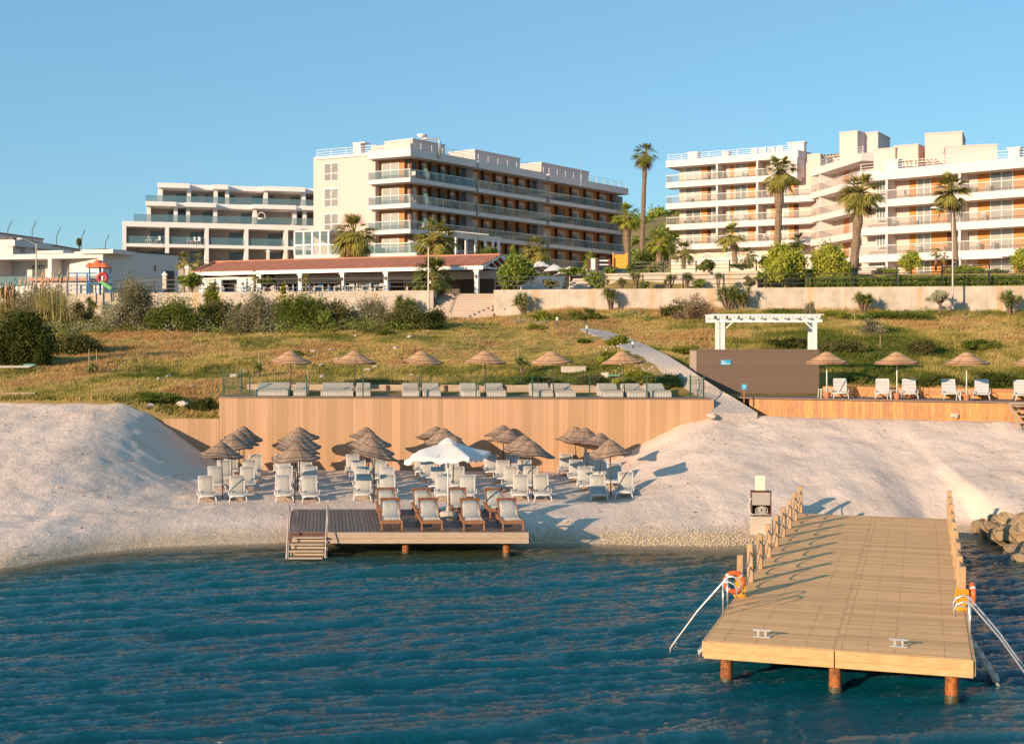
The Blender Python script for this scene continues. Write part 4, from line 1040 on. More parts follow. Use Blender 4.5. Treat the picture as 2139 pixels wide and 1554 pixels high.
def balcony(f,root,off,t0,t1,zt,zb,din=-2,glass='glass',fascia='wallwhite',rail=1.0,ends=(0,0),post=2.2):
    mb=MB(); f.box(mb,t0,t1,din+.01,0,zb,zt); o=mb.build('balcony',M[fascia],root,off)
    mb=MB(); f.box(mb,t0+.03,t1-.03,-.10,-.085,zt+.02,zt+rail-.04)
    if ends[0]: f.box(mb,t0+.05,t0+.065,din+.1,-.11,zt+.02,zt+rail-.04)
    if ends[1]: f.box(mb,t1-.065,t1-.05,din+.1,-.11,zt+.02,zt+rail-.04)
    sub(mb,'glass_panel',M[glass],o,off)
    mb=MB(); f.box(mb,t0,t1,-.13,-.06,zt+rail-.04,zt+rail+.02)
    n=max(1,int((t1-t0)/post))
    for i in range(n+1): tt=t0+.02+(t1-t0-.08)*i/n; f.box(mb,tt,tt+.045,-.15,-.104,zt,zt+rail-.04)
    sub(mb,'handrail',M['white'] if fascia=='wallwhite' else M['steel'],o,off)
    return o
def roofrail(f,root,off,t0,t1,z,d=-.3,h=.85,m='white'):
    mb=MB()
    for q in (h,h*.62,h*.3): f.box(mb,t0,t1,d-.02,d+.02,z+q-.025,z+q+.015)
    n=max(1,int((t1-t0)/1.9))
    for i in range(n+1): tt=t0+(t1-t0)*i/n; f.box(mb,tt-.025,tt+.025,d-.026,d+.026,z,z+h)
    return mb.build('roof_railing',M[m],root,off)

# ================================================================== CREAM HOTEL (centre left)
M['curtain2']=mat('net_curtain_window',(.30,.285,.265),(.16,.15,.14),.3,3,.6,.6,coat=.6)
def hotel_cream():
    FL=Fac(857,151,1312,191); FS=Fac(655,157.5,857,151)
    root=empty('cream_hotel',(-10,155,14),'large cream hotel with brown clad balconies stepping back in three blocks','hotel'); off=root.location
    ZS=[25.95,22.95,19.95,16.95,14.0]; RB,RT=28.45,29.4
    # the solid body behind
    a=FS.t(655,-.8); b=FS.t(784,-.8)
    mb=MB(); FS.box(mb,a,b,-.8,-13,12,29.35); mb.build('cream_wall',M['wallcream'],root,off)
    te=FS.L
    mb=MB(); FS.box(mb,b+.01,te-1.9,-1.7,-12.9,12,28.44)
    mb.build('front_cladding',M['clad'],root,off)
    blocks=[(857,994),(1000,1141),(1148,1312)]
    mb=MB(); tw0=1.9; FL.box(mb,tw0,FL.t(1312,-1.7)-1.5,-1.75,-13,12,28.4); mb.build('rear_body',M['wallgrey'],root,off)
    for bi,(pa,pb) in enumerate(blocks):
        t0=FL.t(pa); t1=FL.t(pb)
        w0=(tw0 if bi==0 else t0+.3); w1=(FL.t(pb-17) if bi<2 else t1-2.2)
        mb=MB(); FL.box(mb,w0,w1,-1.7,-1.74,12.1,28.42); mb.build('wood_cladding',M['clad'],root,off)
        mb=MB(); FL.box(mb,t0+(0 if bi else 0.0),t1,-4.5,.05,RB,RT); mb.build('roof_slab',M['wallwhite'],root,off)
        roofrail(FL,root,off,t0+.3,t1-.2,RT)
        nb=5; bw=(w1-w0)/nb
        for li,z in enumerate(ZS):
            if li<4: balcony(FL,root,off,t0,t1,z,z-.5,-1.7,ends=(0,1),post=3.0,fascia='wallwhite')
            else:
                balcony(FL,root,off,t0,t1,z,z-.5,-1.7,ends=(0,0),post=3.0)
            zc=(ZS[li-1]-.5) if li else RB
            for k in range(nb):
                q=w0+bw*k
                if li<5 and not (bi==0 and k==0 and False): door(FL,root,off,q+.5,q+bw*.62,z+.02,z+2.2,-1.70,pane='darkglass' if random.random()<.25 else 'curtain')
            for k in range(nb+1): q=w0+bw*k; mb=MB(); FL.box(mb,q-.1,q+.1,-1.69,-1.35,z,zc); mb.build('bay_post',M['darkpost'],root,off)
            for k in range(1,nb+1):
                mb=MB(); q=w0+bw*k
                pts=[(-1.3,z+.02),(-.25,z+.02),(-.25,z+1.0),(-.55,z+1.45),(-.95,z+1.75),(-1.3,z+1.85)]
                vs=[FL.P(q-.02,d,zz) for d,zz in pts]+[FL.P(q+.02,d,zz) for d,zz in pts]; n=6
                mb.add(vs,[tuple(range(n))[::-1],tuple(range(n,2*n))]+[(i,(i+1)%n,n+(i+1)%n,n+i) for i in range(n)])
                mb.build('curved_divider',M['glassblue'],root,off)
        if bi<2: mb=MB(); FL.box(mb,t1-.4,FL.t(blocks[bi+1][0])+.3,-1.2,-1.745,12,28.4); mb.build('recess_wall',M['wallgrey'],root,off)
    # short sunlit side: balconies, windows
    ts=FS.t(768)
    mb=MB(); FS.box(mb,ts,te,-4,.02,RB+.002,RT+.002); mb.build('roof_slab',M['wallwhite'],root,off)
    mb=MB(); FS.box(mb,FS.t(652),FS.t(781),-3,-.65,29.0,29.36); mb.build('parapet',M['wallwhite'],root,off)
    roofrail(FS,root,off,FS.t(653),FS.t(776),29.36,-.9)
    for li,z in enumerate(ZS[:4]):
        balcony(FS,root,off,ts,te-.01,z+.001,z-.499,-1.7,ends=(1,0),fascia='wallwhite')
        door(FS,root,off,FS.t(799,-1.7),FS.t(834,-1.7),z+.02,z+2.15,-1.698)
    for ya,yb in ((341,379),(394,433),(446.5,485)):
        z1=FS.z(690,ya,-.8); z0=FS.z(690,yb,-.8); door(FS,root,off,FS.t(677,-.8),FS.t(708,-.8),z0,z1,-.798,'window','curtain2')
        mb=MB(); FS.box(mb,FS.t(677,-.8),FS.t(708,-.8),-.73,-.715,z0+.9,z0+.97); mb.build('window_bar',M['frame'],root,off)
    # roof housings
    for (pa,pb,d0,d1,zt) in ((862,929,-1.6,-6,30.95),(992,1086,-2.8,-7,31.4),(1131,1230,-2.8,-7,31.45)):
        mb=MB(); FL.box(mb,FL.t(pa,d0),FL.t(pb,d0),d0,d1,29.3,zt-.12); o=mb.build('roof_housing',M['wallcream'],root,off)
        mb=MB(); FL.box(mb,FL.t(pa,d0)-.1,FL.t(pb,d0)+.1,d0+.1,d1-.1,zt-.12,zt); sub(mb,'coping',M['wallwhite'],o,off)
    mb=MB(); FS.box(mb,FS.t(775,-2),FS.t(856,-2),-2,-6,29.3,30.35); mb.build('roof_housing',M['wallcream'],root,off)
    mb=MB(); FS.box(mb,FS.t(738,-1),FS.t(753,-1),-1,-2,29.3,30.6); FS.box(mb,FS.t(737,-1),FS.t(762,-1),-.95,-2.1,30.6,30.75); mb.build('chimney',M['wallwhite'],root,off)
    x,y,z=at(882,292,156); mb=MB(); mb.tube([(x,y,z-1.2),(x,y,z+.2)],.06,6); mb.lathe((x,y,z+.1),[(0,.0),(.35,.10),(.60,.32),(.66,.5),(.62,.5),(.33,.16),(0,.07)],14); mb.build('satellite_dish',M['white'],root,off)
    x,y,z=at(918,305,155); mb=MB(); mb.tube([(x,y,z-1.4),(x,y,z+.6),(x-.15,y,z+.78),(x-1.5,y,z+.85),(x-2,y,z+.8)],.16,8); mb.build('vent_pipe',M['steel'],root,off,smooth=True)
    x,y,z=at(1213,375,178); mb=MB(); mb.tube([(x,y,z-1),(x,y,z+5.2)],[.05,.02],5); mb.build('antenna',M['steel'],root,off)
hotel_cream()
def veranda():
    f=Fac(614,147,800,144); r=empty('glass_veranda',(-20,145,16.5),'white framed glass veranda with terrace chairs at the foot of the cream hotel','veranda'); off=r.location
    z0,zr=16.6,19.2
    mb=MB(); f.box(mb,0,f.t(690),-5,0,zr,zr+.18); f.box(mb,0,f.L+4,-5,.0,z0-.5,z0); mb.build('slab',M['wallwhite'],r,off)
    mb=MB()
    for px in (615,634,652,668,686): t=f.t(px); f.box(mb,t-.08,t+.08,-.12,0,z0,zr)
    f.box(mb,0,f.t(690),-.1,-.02,z0+1.1,z0+1.2); mb.build('frame',M['frame'],r,off)
    mb=MB(); f.box(mb,.1,f.t(688),-.08,-.06,z0+1.2,zr-.05); f.box(mb,.1,f.L+3.9,-.03,-.015,z0,z0+1.05); mb.build('glass_panel',M['glass'],r,off)
    mb=MB(); f.box(mb,0,f.L+4,-.06,0,z0+1.05,z0+1.12)
    for k in range(11): f.box(mb,k*1.4,k*1.4+.05,-.06,-.02,z0,z0+1.05)
    mb.build('handrail',M['frame'],r,off)
    mb=MB(); f.box(mb,.2,f.t(688),-4.9,-4.8,z0,zr-.02); mb.build('back_wall',M['wallcream'],r,off)
veranda()
def white_pergola():
    f=Fac(950,141,1045,147); r=empty('terrace_pergola',(-4,142,16),'row of white pergola posts and slats before the brown balconies of the cream hotel','pergola'); off=r.location
    for px in (954,975,995,1015,1031,1043):
        mb=MB(); t=f.t(px); f.box(mb,t-.12,t+.12,-.2,0,14.5,18.4); mb.build('post',M['white'],r,off)
    mb=MB(); f.box(mb,-1,f.L+.2,-.25,.0,18.4,18.62); mb.build('beam',M['white'],r,off)
    mb=MB()
    for k in range(17): f.box(mb,-1+k*.38,-.88+k*.38,-2.2,.5,18.62,18.78)
    mb.build('slats',M['white'],r,off)
    mb=MB(); f.box(mb,-1,f.L+.2,-3,0,14.0,14.5); mb.build('slab',M['wallwhite'],r,off)
white_pergola()

# ================================================================== WHITE TERRACED APARTMENTS (left)
def apartments():
    f=Fac(255,170,660,177); r=empty('white_apartments',(-45,172,16),'white terraced apartment building of stacked open frames with glass balustrades','apartment block'); off=r.location
    th=.62
    zl=[(17.2,19.3,19.73,[255.5,345,428,511,594,660],0,[(314,341),(398,424),(479,508),(560,590),(640,652)]),
        (19.73,21.95,22.63,[255.5,345,428,511,594,660],0,[(314,341),(398,424),(479,508),(560,590),(640,652)]),
        (22.63,24.8,25.4,[307,363,389,446,529,612,633,660],-1.6,[(352,361),(369,387),(424,443),(504,527),(614,632),(636,650)]),
        (25.4,27.5,28.15,[332,391,447,471,552,631,660],-3.6,[(369,387),(396,410),(427,436),(452,467),(476,490),(526,550),(557,571),(607,629),(636,650)])]
    for li,(z0,zb,zt,cols,d,wins) in enumerate(zl):
        ta=f.t(cols[0],d); tb=f.t(cols[-1],d)+5
        mb=MB(); f.box(mb,ta,tb,d-13+d,d,zb,zt); mb.build('floor_slab',M['framewhite'],r,off)
        if li>=2:                                # stepped front edges of the upper storeys
            for j in range(0,len(cols)-1,2):
                a=f.t(cols[j],d); b=f.t(cols[j+1],d); mb=MB(); f.box(mb,a-.2,b+.3,d-.5,d+1.1,zb+.01,zt-.01); mb.build('canopy_edge',M['framewhite'],r,off)
        for px in cols:
            t=f.t(px,d); mb=MB(); f.box(mb,t,t+th*.8,d-2.88,d-.003,z0,zb); mb.build('pier',M['framewhite'],r,off)
        dw=d-2.9
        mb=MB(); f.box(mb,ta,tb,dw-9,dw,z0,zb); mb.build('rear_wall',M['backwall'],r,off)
        for (a,b) in wins:
            t0=f.t(a,dw); t1=f.t(b,dw); zz=z0+.05; door(f,r,off,t0,t1,zz,zb-.35,dw+.002,'window','darkglass',2,.05)
        if li>=1:
            g0=f.t(cols[0]-(0 if li<2 else 28),d+(0 if li<2 else 1.5)); dd=d+(-.2 if li<2 else 1.5)
            mb=MB(); f.box(mb,g0+(.7 if li<2 else 0),tb,dd-.02,dd,z0+.02,z0+1.0); o=mb.build('glass_balustrade',M['glassblue'],r,off)
    mb=MB(); f.box(mb,-.2,f.L+5,-1,.3,10,17.2); mb.build('base_wall',M['concrete'],r,off)
    mb=MB()
    for px,pz in ((419,24.8),(446,24.8)):
        pass
    x,y,z=at(546,452,171.5)
    mb.torus((x,y,z),.50,.05,'y',20,6); mb.lathe((x,y,z-.5),[(0,0),(.45,.05),(.55,.25)],12)
    mb.build('hanging_chair',M['white'],r,off)
apartments()

# ================================================================== LOW VILLAS (far left)
def villas():
    fs=Fac(215,127,372,135); ff=Fac(-70,131,215,127)
    r=empty('white_villa',(-48,128,12),'low white villa with open framed terraces and a long shaded side wall','villa'); off=r.location
    zt,zb,zf=15.5,15.0,12.3
    mb=MB(); fs.box(mb,0,fs.L,-9,0,11,15.75); mb.build('side_wall',M['wallwhite'],r,off)
    mb=MB(); ff.box(mb,0,ff.L-.01,-3,0,zb,zt); mb.build('front_beam',M['wallwhite'],r,off)
    for px in (-20,100,206): t=ff.t(px); mb=MB(); ff.box(mb,t,min(t+.42,ff.L-.02),-2.9,-.003,zf,zb); mb.build('pier',M['wallwhite'],r,off)
    mb=MB(); ff.box(mb,0,ff.L-.1,-3.2,-3,11,zb+.4); ff.box(mb,0,ff.L-.05,-3,.02,11,zf); mb.build('rear_wall',M['wallwhite'],r,off)
    for a,b in ((68,98),(173,205),(-40,-10)):
        door(ff,r,off,ff.t(a,-3),ff.t(b,-3),zf+.02,14.55,-2.99,'window','darkglass')
    mb=MB(); ff.box(mb,.2,ff.L-.5,-.25,-.23,zf,zf+1.0); mb.build('glass_balustrade',M['glassblue'],r,off)
    mb=MB(); fs.box(mb,fs.t(322),fs.t(326),0,.02,14.0,14.6); mb.build('small_window',M['darkglass'],r,off)
    mb=MB(); fs.box(mb,fs.t(343),fs.t(364),0,.03,11.6,14.1); mb.build('side_door',M['dark'],r,off)
    mb=MB(); ff.box(mb,ff.t(172),ff.L+1.3,-5,.3,15.4,15.8); ff.box(mb,ff.t(79),ff.t(133),-5,.1,15.504,15.8); mb.build('roof_edge',M['wallwhite'],r,off)
    mb=MB(); fs.box(mb,-.1,fs.L+.1,-9.1,.1,15.81,15.9); mb.build('roof_sheet',M['polemetal'],r,off)
    r=empty('rear_villa',(-58,140,14),'second low white villa with dark roof edge behind the first villa','villa'); off=r.location
    f2=Fac(27,140,172,158); mb=MB(); f2.box(mb,0,f2.L,-8,0,13,17.9); mb.build('side_wall',M['wallwhite'],r,off)
    mb=MB(); f2.box(mb,-.2,f2.L+.1,-8.1,.1,17.9,18.02); mb.build('roof_sheet',M['polemetal'],r,off)
    f3=Fac(-70,142,27,140); mb=MB(); f3.box(mb,0,f3.L+.4,-6,.2,17.1,17.75); mb.build('roof_edge',M['wallwhite'],r,off); mb=MB(); f3.box(mb,0,f3.L,-6,-2,13,17.1); mb.build('front_wall',M['wallwhite'],r,off)
    r=empty('upper_villa',(-66,160,14),'third white villa roof highest at the left edge of the photo','villa'); off=r.location
    f4=Fac(-60,155,90,170); mb=MB(); f4.box(mb,0,f4.L,-8,0,13,20.2); mb.build('side_wall',M['wallwhite'],r,off)
    mb=MB(); f4.box(mb,-.2,f4.L+.1,-8.1,.1,20.2,20.34); mb.build('roof_sheet',M['polemetal'],r,off)
villas()
for i,(px,py,lab) in enumerate([(16,500,'above the highest villa roof'),(67,500,'at the end of the highest villa roof'),(118,512,'behind the second villa'),(170,515,'above the small conifer'),(220,525,'nearest the white apartments')]):
    x,y,z=at(px,py,160+i*3); o=empty('fence_pole',(x,y,z-2.5),'angled dark fence pole '+lab,'pole','angled dark fence poles behind the villas')
    mb=MB(); mb.tube([(0,0,0),(0,0,3.6),(.5,0,4.75)],.05,5); mb.build('shaft',M['polemetal'],o)

# ================================================================== PLAYGROUND
def playground():
    y=108.5; X=lambda px:(px-CX)/K*y
    Z=lambda py:CH-(py-HY)/K*y
    r=empty('playground_tower',(X(205),y,10.7),'blue playground tower with orange roof, red tube and green slide','play tower'); off=r.location
    mb=MB()
    for px in (187,203,208,224):
        dy=0 if px in(187,208) else .9; mb.tube([(X(px),y+dy,10.7),(X(px),y+dy,Z(558))],.06,6)
    mb.build('post',M['bluepaint'],r,off)
    mb=MB(); x0,x1=X(182),X(226); zb_,zt_=Z(559),Z(546); n=12
    for k in range(n):
        a=x0+(x1-x0)*k/n; b=x0+(x1-x0)*(k+1)/n; m_=lambda q:zb_+.1+abs(math.sin((q-x0)/(x1-x0)*PI*3))*.30+(.25 if abs(q-(x0+x1)/2)<.4 else 0)
        mb.hexa([(a,y-.5,zb_),(b,y-.5,zb_),(b,y+1.2,zb_),(a,y+1.2,zb_),(a,y-.4,m_(a)),(b,y-.4,m_(b)),(b,y+1.1,m_(b)),(a,y+1.1,m_(a))])
    mb.build('roof',M['orange'],r,off)
    mb=MB(); mb.torus((X(216),y-.2,Z(581)),.36,.16,'y',18,8); mb.build('tube_ring',M['red'],r,off)
    mb=MB(); mb.box((X(205),y+.4,Z(592)),(1.6,1.6,.08)); mb.build('platform',M['bluepaint'],r,off)
    mb=MB(); mb.bar((X(214),y-.1,Z(590)),(X(240),y-.6,Z(606)),.7,.06); mb.bar((X(214),y-.45,Z(588)),(X(240),y-.95,Z(604)),.06,.25); mb.build('slide',M['slidegreen'],r,off)
    s=empty('swing_frame',(X(160),y,10.7),'blue steel swing frame left of the playground tower','swing'); off=s.location
    mb=MB(); mb.tube([(X(140),y,Z(571)),(X(203),y,Z(571))],.06,6)
    mb.build('top_bar',M['bluepaint'],s,off)
    for px in (141,161,182): mb=MB(); mb.tube([(X(px),y,10.7),(X(px),y,Z(571))],.06,6); mb.build('post',M['bluepaint'],s,off)
playground()
def brick_hut():
    r=empty('garden_hut',(-38,111.5,10.7),'small white hut with salmon tile edge behind the reeds at left','hut'); off=r.location
    mb=MB(); mb.bb(-41.5,-36.9,112,114,10.7,12.0); mb.build('wall',M['wallwhite'],r,off)
    mb=MB(); mb.bb(-41.8,-36.5,111.6,114.3,12.0,12.25); mb.build('roof',mat('salmon_tile',(.62,.30,.2),(.5,.22,.14),.8),r,off)
brick_hut()

# ================================================================== RESTAURANT
RF=Fac(401,119,1007,108.7)
def restaurant():
    f=RF; r=empty('terrace_restaurant',(-16,114,10.8),'long low restaurant with red clay tile roof and white posts','restaurant'); off=r.location
    ez,rz_=13.10,14.35; L=f.L; rd=-5.4
    tl=f.t(448,rd); tr=f.t(1045,rd)
    # roof planes: front slope with hip on the left, gable on the right
    def slope_pt(t,k):   # k 0 eave .. 1 ridge
        a=t*(L+.0); tt=a; d=rd*k; z=ez+(rz_-ez)*k
        return tt,d,z
    mb=MB(); ncol=int(L/.24); nr=8
    for i in range(ncol+7):
        t0=i*.24; 
        for j in range(nr):
            k0,k1=j/nr,(j+1)/nr
            if t0<tl*k0: continue
            if t0>L+(tr-L)*k1 : continue
            d0,d1=rd*k0,rd*k1; z0=ez+(rz_-ez)*k0+.02; z1=ez+(rz_-ez)*k1
            w=.10; pts=[]
            for (dt,h) in ((0,0),(.04,.075),(.10,.10),(.16,.075),(.20,0)): pts.append((t0+dt,h))
            vs=[f.P(a,d0,z0+h+.015) for a,h in pts]+[f.P(a,d1,z1+h) for a,h in pts]
            mb.add(vs,[(q,q+1,q+6,q+5) for q in range(4)]+[(0,1,2,3,4)])
    mb.build('roof_tiles',M['tile'],r,off)
    mb=MB(); mb.add([f.P(0,0,ez),f.P(L,0,ez),f.P(tr,rd,rz_-.03),f.P(tl,rd,rz_-.03)],[(0,1,2,3)]); mb.add([f.P(0,0,ez),f.P(tl,rd,rz_-.03),f.P(-.2,2*rd,ez)],[(0,1,2)]); mb.add([f.P(tl,rd,rz_-.03),f.P(tr,rd,rz_-.03),f.P(L+2.2,2*rd,ez),f.P(-.2,2*rd,ez)],[(0,1,2,3)])
    mb.build('roof_underlay',M['tile'],r,off)
    mb=MB(); n=60
    for i in range(n):
        a=tl+(tr-tl)*i/n; b=tl+(tr-tl)*(i+1)/n; p,q=f.P(a,rd,rz_+.06),f.P(b,rd,rz_+.06); mb.tube([p,q],.11,8)
    for i in range(12):
        p=f.P(tl*i/12,rd*i/12,ez+(rz_-ez)*i/12+.07); q=f.P(tl*(i+1)/12,rd*(i+1)/12,ez+(rz_-ez)*(i+1)/12+.07); mb.tube([p,q],.10,7)
    mb.build('ridge_tiles',M['tile'],r,off)
    mb=MB(); f.box(mb,-.1,L+.1,-.05,.04,ez-.28,ez+.03); mb.build('fascia',M['white'],r,off)
    # gable truss on the right end
    mb=MB(); A=f.P(L,0,ez-.1); T=f.P(tr,rd,rz_-.08); B=f.P(L+1.6,2*rd,ez-.1)
    mb.bar(A,T,.10,.18); mb.bar(T,B,.10,.18); mb.bar(A,B,.10,.16); C=((A[0]+B[0])/2,(A[1]+B[1])/2,A[2]); mb.bar(C,T,.1)
    for q in (.25,.5,.75):
        p=tuple(A[k]+(C[k]-A[k])*q for k in range(3)); s_=tuple(A[k]+(T[k]-A[k])*q for k in range(3)); mb.bar(p,s_,.07); 
        p2=tuple(B[k]+(C[k]-B[k])*q for k in range(3)); s2=tuple(B[k]+(T[k]-B[k])*q for k in range(3)); mb.bar(p2,s2,.07)
    mb.build('gable_truss',M['white'],r,off)
    for px in (543,628,716,807,902,996):
        t=f.t(px,-.3); mb=MB(); f.box(mb,t-.17,t+.17,-.5,-.16,10.8,ez-.28); f.box(mb,t-.25,t+.25,-.58,-.08,ez-.45,ez-.28); o=mb.build('post',M['white'],r,off)
        mb=MB(); f.box(mb,t-.07,t+.07,-.155,-.02,12.1,12.4); sub(mb,'wall_lamp',M['polemetal'],o,off)
    mb=MB(); ta,tb=f.t(416,-.6),f.t(543,-.6); d0,d1=f.t(462,-.6),f.t(495,-.6)
    f.box(mb,ta,d0,-.9,-.6,10.8,12.62); f.box(mb,d1,tb-.2,-.9,-.6,10.8,12.62); f.box(mb,d0,d1,-.9,-.6,12.4,12.62); mb.build('front_wall',M['white'],r,off)
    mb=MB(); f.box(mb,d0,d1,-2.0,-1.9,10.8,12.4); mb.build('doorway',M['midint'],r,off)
    mb=MB()
    for px in (425,451,507): t=f.t(px,-.6); f.box(mb,t-.06,t+.06,-.598,-.5,11.9,12.2)
    mb.build('wall_lamp',M['polemetal'],r,off)
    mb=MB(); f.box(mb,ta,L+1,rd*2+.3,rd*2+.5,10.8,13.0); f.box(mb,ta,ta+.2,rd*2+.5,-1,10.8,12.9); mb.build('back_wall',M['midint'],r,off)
    mb=MB(); f.box(mb,tb,L,-3.4,-3.2,12.2,12.9); mb.build('inner_beam',M['wallwhite'],r,off)
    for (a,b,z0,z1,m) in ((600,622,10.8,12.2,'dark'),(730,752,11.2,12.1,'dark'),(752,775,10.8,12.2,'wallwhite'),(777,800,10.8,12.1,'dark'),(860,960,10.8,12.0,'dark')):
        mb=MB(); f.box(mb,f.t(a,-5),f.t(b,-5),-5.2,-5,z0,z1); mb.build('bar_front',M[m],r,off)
    mb=MB()
    for px in (570,655,700,770,850): t=f.t(px,-4); f.box(mb,t-.1,t+.1,-4.2,-4,10.8,12.9)
    mb.build('inner_post',M['greywood'],r,off)
    mb=MB(); f.box(mb,tb,L,-10,0,10.68,10.78); mb.build('floor',M['greywood'],r,off)
restaurant()
def chair_proto(m,label):
    r=MB(); r.box((0,0,.45),(.42,.42,.05)); r.box((0,.20,.72),(.40,.04,.12)); r.box((0,.20,.90),(.42,.04,.08))
    for sx in(-1,1):
        r.box((sx*.19,-.19,.22),(.04,.04,.45)); r.box((sx*.19,.20,.46),(.04,.04,.94))
    o=r.build('dining_chair',M[m]); return tag(o,label,'chair','restaurant chairs along the terrace edge')
def table_proto():
    o=empty('dining_table',(0,0,0),'white restaurant table on the terrace among white and blue chairs','table','white restaurant tables on the terrace')
    mb=MB(); mb.box((0,0,.74),(.85,.85,.04)); mb.build('table_top',M['white'],o)
    mb=MB(); 
    for sx in(-1,1):
        for sy in(-1,1): m2=MB(); m2.box((sx*.36,sy*.36,.36),(.06,.06,.72)); m2.build('leg',M['white'],o)
    return o
TP=table_proto(); CW=chair_proto('white','white wooden chair at a restaurant table on the terrace'); CB=chair_proto('bluepaint','blue wooden chair at a restaurant table on the terrace')
uw=[False,False]; rr=random.Random(4); first=True
for i in range(15):
    px=440+i*33+rr.uniform(-6,6)
    if 815<px<940: continue
    t=RF.t(px,.9); d=rr.choice([.9,1.6]); p=RF.P(t,d,10.8)
    if p[1]<float(wallY(p[0]))+.8: d=.7; p=RF.P(t,d,10.8)
    o=TP if first else copy_tree(TP); first=False; o.location=p; o.rotation_euler.z=rr.uniform(-.15,.15)
    for k,(dx,dy,rz) in enumerate([(-.62,0,PI/2),(.62,.05,-PI/2),(.05,.62,0)]):
        q=rr.random()<.45; src=CB if q else CW
        c=src if not uw[q] else copy_tree(src); uw[q]=True; c.location=(p[0]+dx,p[1]+dy,10.8); c.rotation_euler.z=rz+rr.uniform(-.3,.3)

# ================================================================== RETAINING WALL, STAIRS, TERRACE WALLS, FENCES
def walls():
    XL=(897-CX)/K*104.4; XR=(1031-CX)/K*103.4
    def strip(mb,xa,xb,z0,z1,th=.35,dy=0):
        n=max(1,int((xb-xa)/2.6))
        for i in range(n):
            a=xa+(xb-xa)*i/n; b=xa+(xb-xa)*(i+1)/n
            mb.hexa([(a,wallY(a)+dy,z0),(b-.012,wallY(b)+dy,z0),(b-.012,wallY(b)+dy+th,z0),(a,wallY(a)+dy+th,z0),(a,wallY(a)+dy,z1),(b-.012,wallY(b)+dy,z1),(b-.012,wallY(b)+dy+th,z1),(a,wallY(a)+dy+th,z1)])
    r=empty('retaining_wall',(-22,107,8.5),'long concrete retaining wall under the restaurant terrace, left of the stairs','wall'); off=r.location
    mb=MB(); strip(mb,-52,XL,7.2,10.9); mb.build('wall_panels',M['concrete'],r,off)
    mb=MB(); mb.hexa([(XL,wallY(XL),7.2),(XL+.3,wallY(XL)+.0,7.2),(XL+1.0,wallY(XL)+6,7.2),(XL+.7,wallY(XL)+6,7.2),(XL,wallY(XL),10.9),(XL+.3,wallY(XL),10.9),(XL+1.0,wallY(XL)+6,10.9),(XL+.7,wallY(XL)+6,10.9)]); mb.build('stair_cheek',M['concrete'],r,off)
    r=empty('retaining_wall',(20,100,8.5),'long rust stained concrete retaining wall right of the stairs','wall'); off=r.location
    mb=MB(); strip(mb,XR,46,7.2,10.9); mb.build('wall_panels',M['concrete'],r,off)
    mb=MB(); mb.hexa([(XR,wallY(XR)+.36,7.2),(XR+.35,wallY(XR)+.36,7.2),(XR+.5,wallY(XR)+6,7.2),(XR+.1,wallY(XR)+6,7.2),(XR,wallY(XR)+.36,10.9),(XR+.35,wallY(XR)+.36,10.9),(XR+.5,wallY(XR)+6,10.9),(XR+.1,wallY(XR)+6,10.9)]); mb.build('stair_cheek',M['concrete'],r,off)
    mb=MB()
    for px in (1054,1178,1246,1603,1678,1757,1912,2130):
        X=(px-CX)/K*100; mb.tube([(X,wallY(X)-.02,9.35),(X,wallY(X)+.02,9.35)],.06,8)
    mb.build('drain_hole',M['dark'],r,off)
    s=empty('terrace_stairs',(-3.4,102,8.4),'pale stone stairs climbing through the gap in the retaining wall','stairs'); off=s.location
    mb=MB(); n=15; Ya=wallY(-3.4)-2.6
    nz=MB()
    for k in range(n):
        z=8.35+k*.17; y=Ya+k*.36+.6; nz.bb(XL+.36,XR-.03,y-.035,y-.003,z-.045,z+.004)
        x0=XL+.35+(.12*k/n); mb.bb(x0-(1.0 if k<5 else 0)*0,XR-.02+( .9 if k<5 else 0)*0,y,y+.4+(4 if k==n-1 else 0),z-.6,z+.0)
    mb.build('step',mat('stair_stone',(.62,.50,.41),(.50,.40,.32),.85,2,.6,.4),s,off); nz.build('nosing',M['greywood'],s,off)
    mb=MB(); mb.tube([(XL+.5,Ya+.9,9.4),(XL+.7,Ya+5.4,11.8)],.04,6); mb.build('handrail',M['black'],s,off)
    # fences with three rails
    def fence(label,pts,z0,h,name='terrace_fence'):
        f=empty(name,(pts[0][0],pts[0][1],z0),label,'fence'); off=f.location
        for (x,y) in pts: mb=MB(); mb.box((x,y,z0+h/2),(.10,.10,h)); mb.build('post',M['black'],f,off)
        mb=MB()
        for i in range(len(pts)-1):
            for q in (.30,.62,.94): mb.bar((*pts[i],z0+h*q),(*pts[i+1],z0+h*q),.05)
        mb.build('rail',M['black'],f,off)
    W=lambda px:((px-CX)/K*103,)
    def wp(px):
        Y=103.
        for _ in range(4): X=(px-CX)/K*Y; Y=float(wallY(X))+.17
        return (X,Y)
    fence('black three rail fence on the retaining wall before the restaurant',[wp(p) for p in (140,200,262,322,385,449,516,582,648,712,780,845,893)],10.9,1.12)
    fence('black three rail fence on the retaining wall right of the stairs',[wp(p) for p in (1034,1109,1185,1262,1343,1427,1512,1600,1688,1780,1873,1968,2066,2165)],10.9,1.12)
    # upper terrace wall
    f=Fac(1262,109.5,1582,105); u=empty('upper_terrace_wall',(15,107,10.8),'pale upper terrace wall behind the fence, below the arched hotel','wall'); off=u.location
    mb=MB(); f.box(mb,0,f.L,-.3,0,10.6,12.5); mb.build('front_wall',M['concrete'],u,off)
    g=Fac(1582,105,1692,117); mb=MB(); n=8
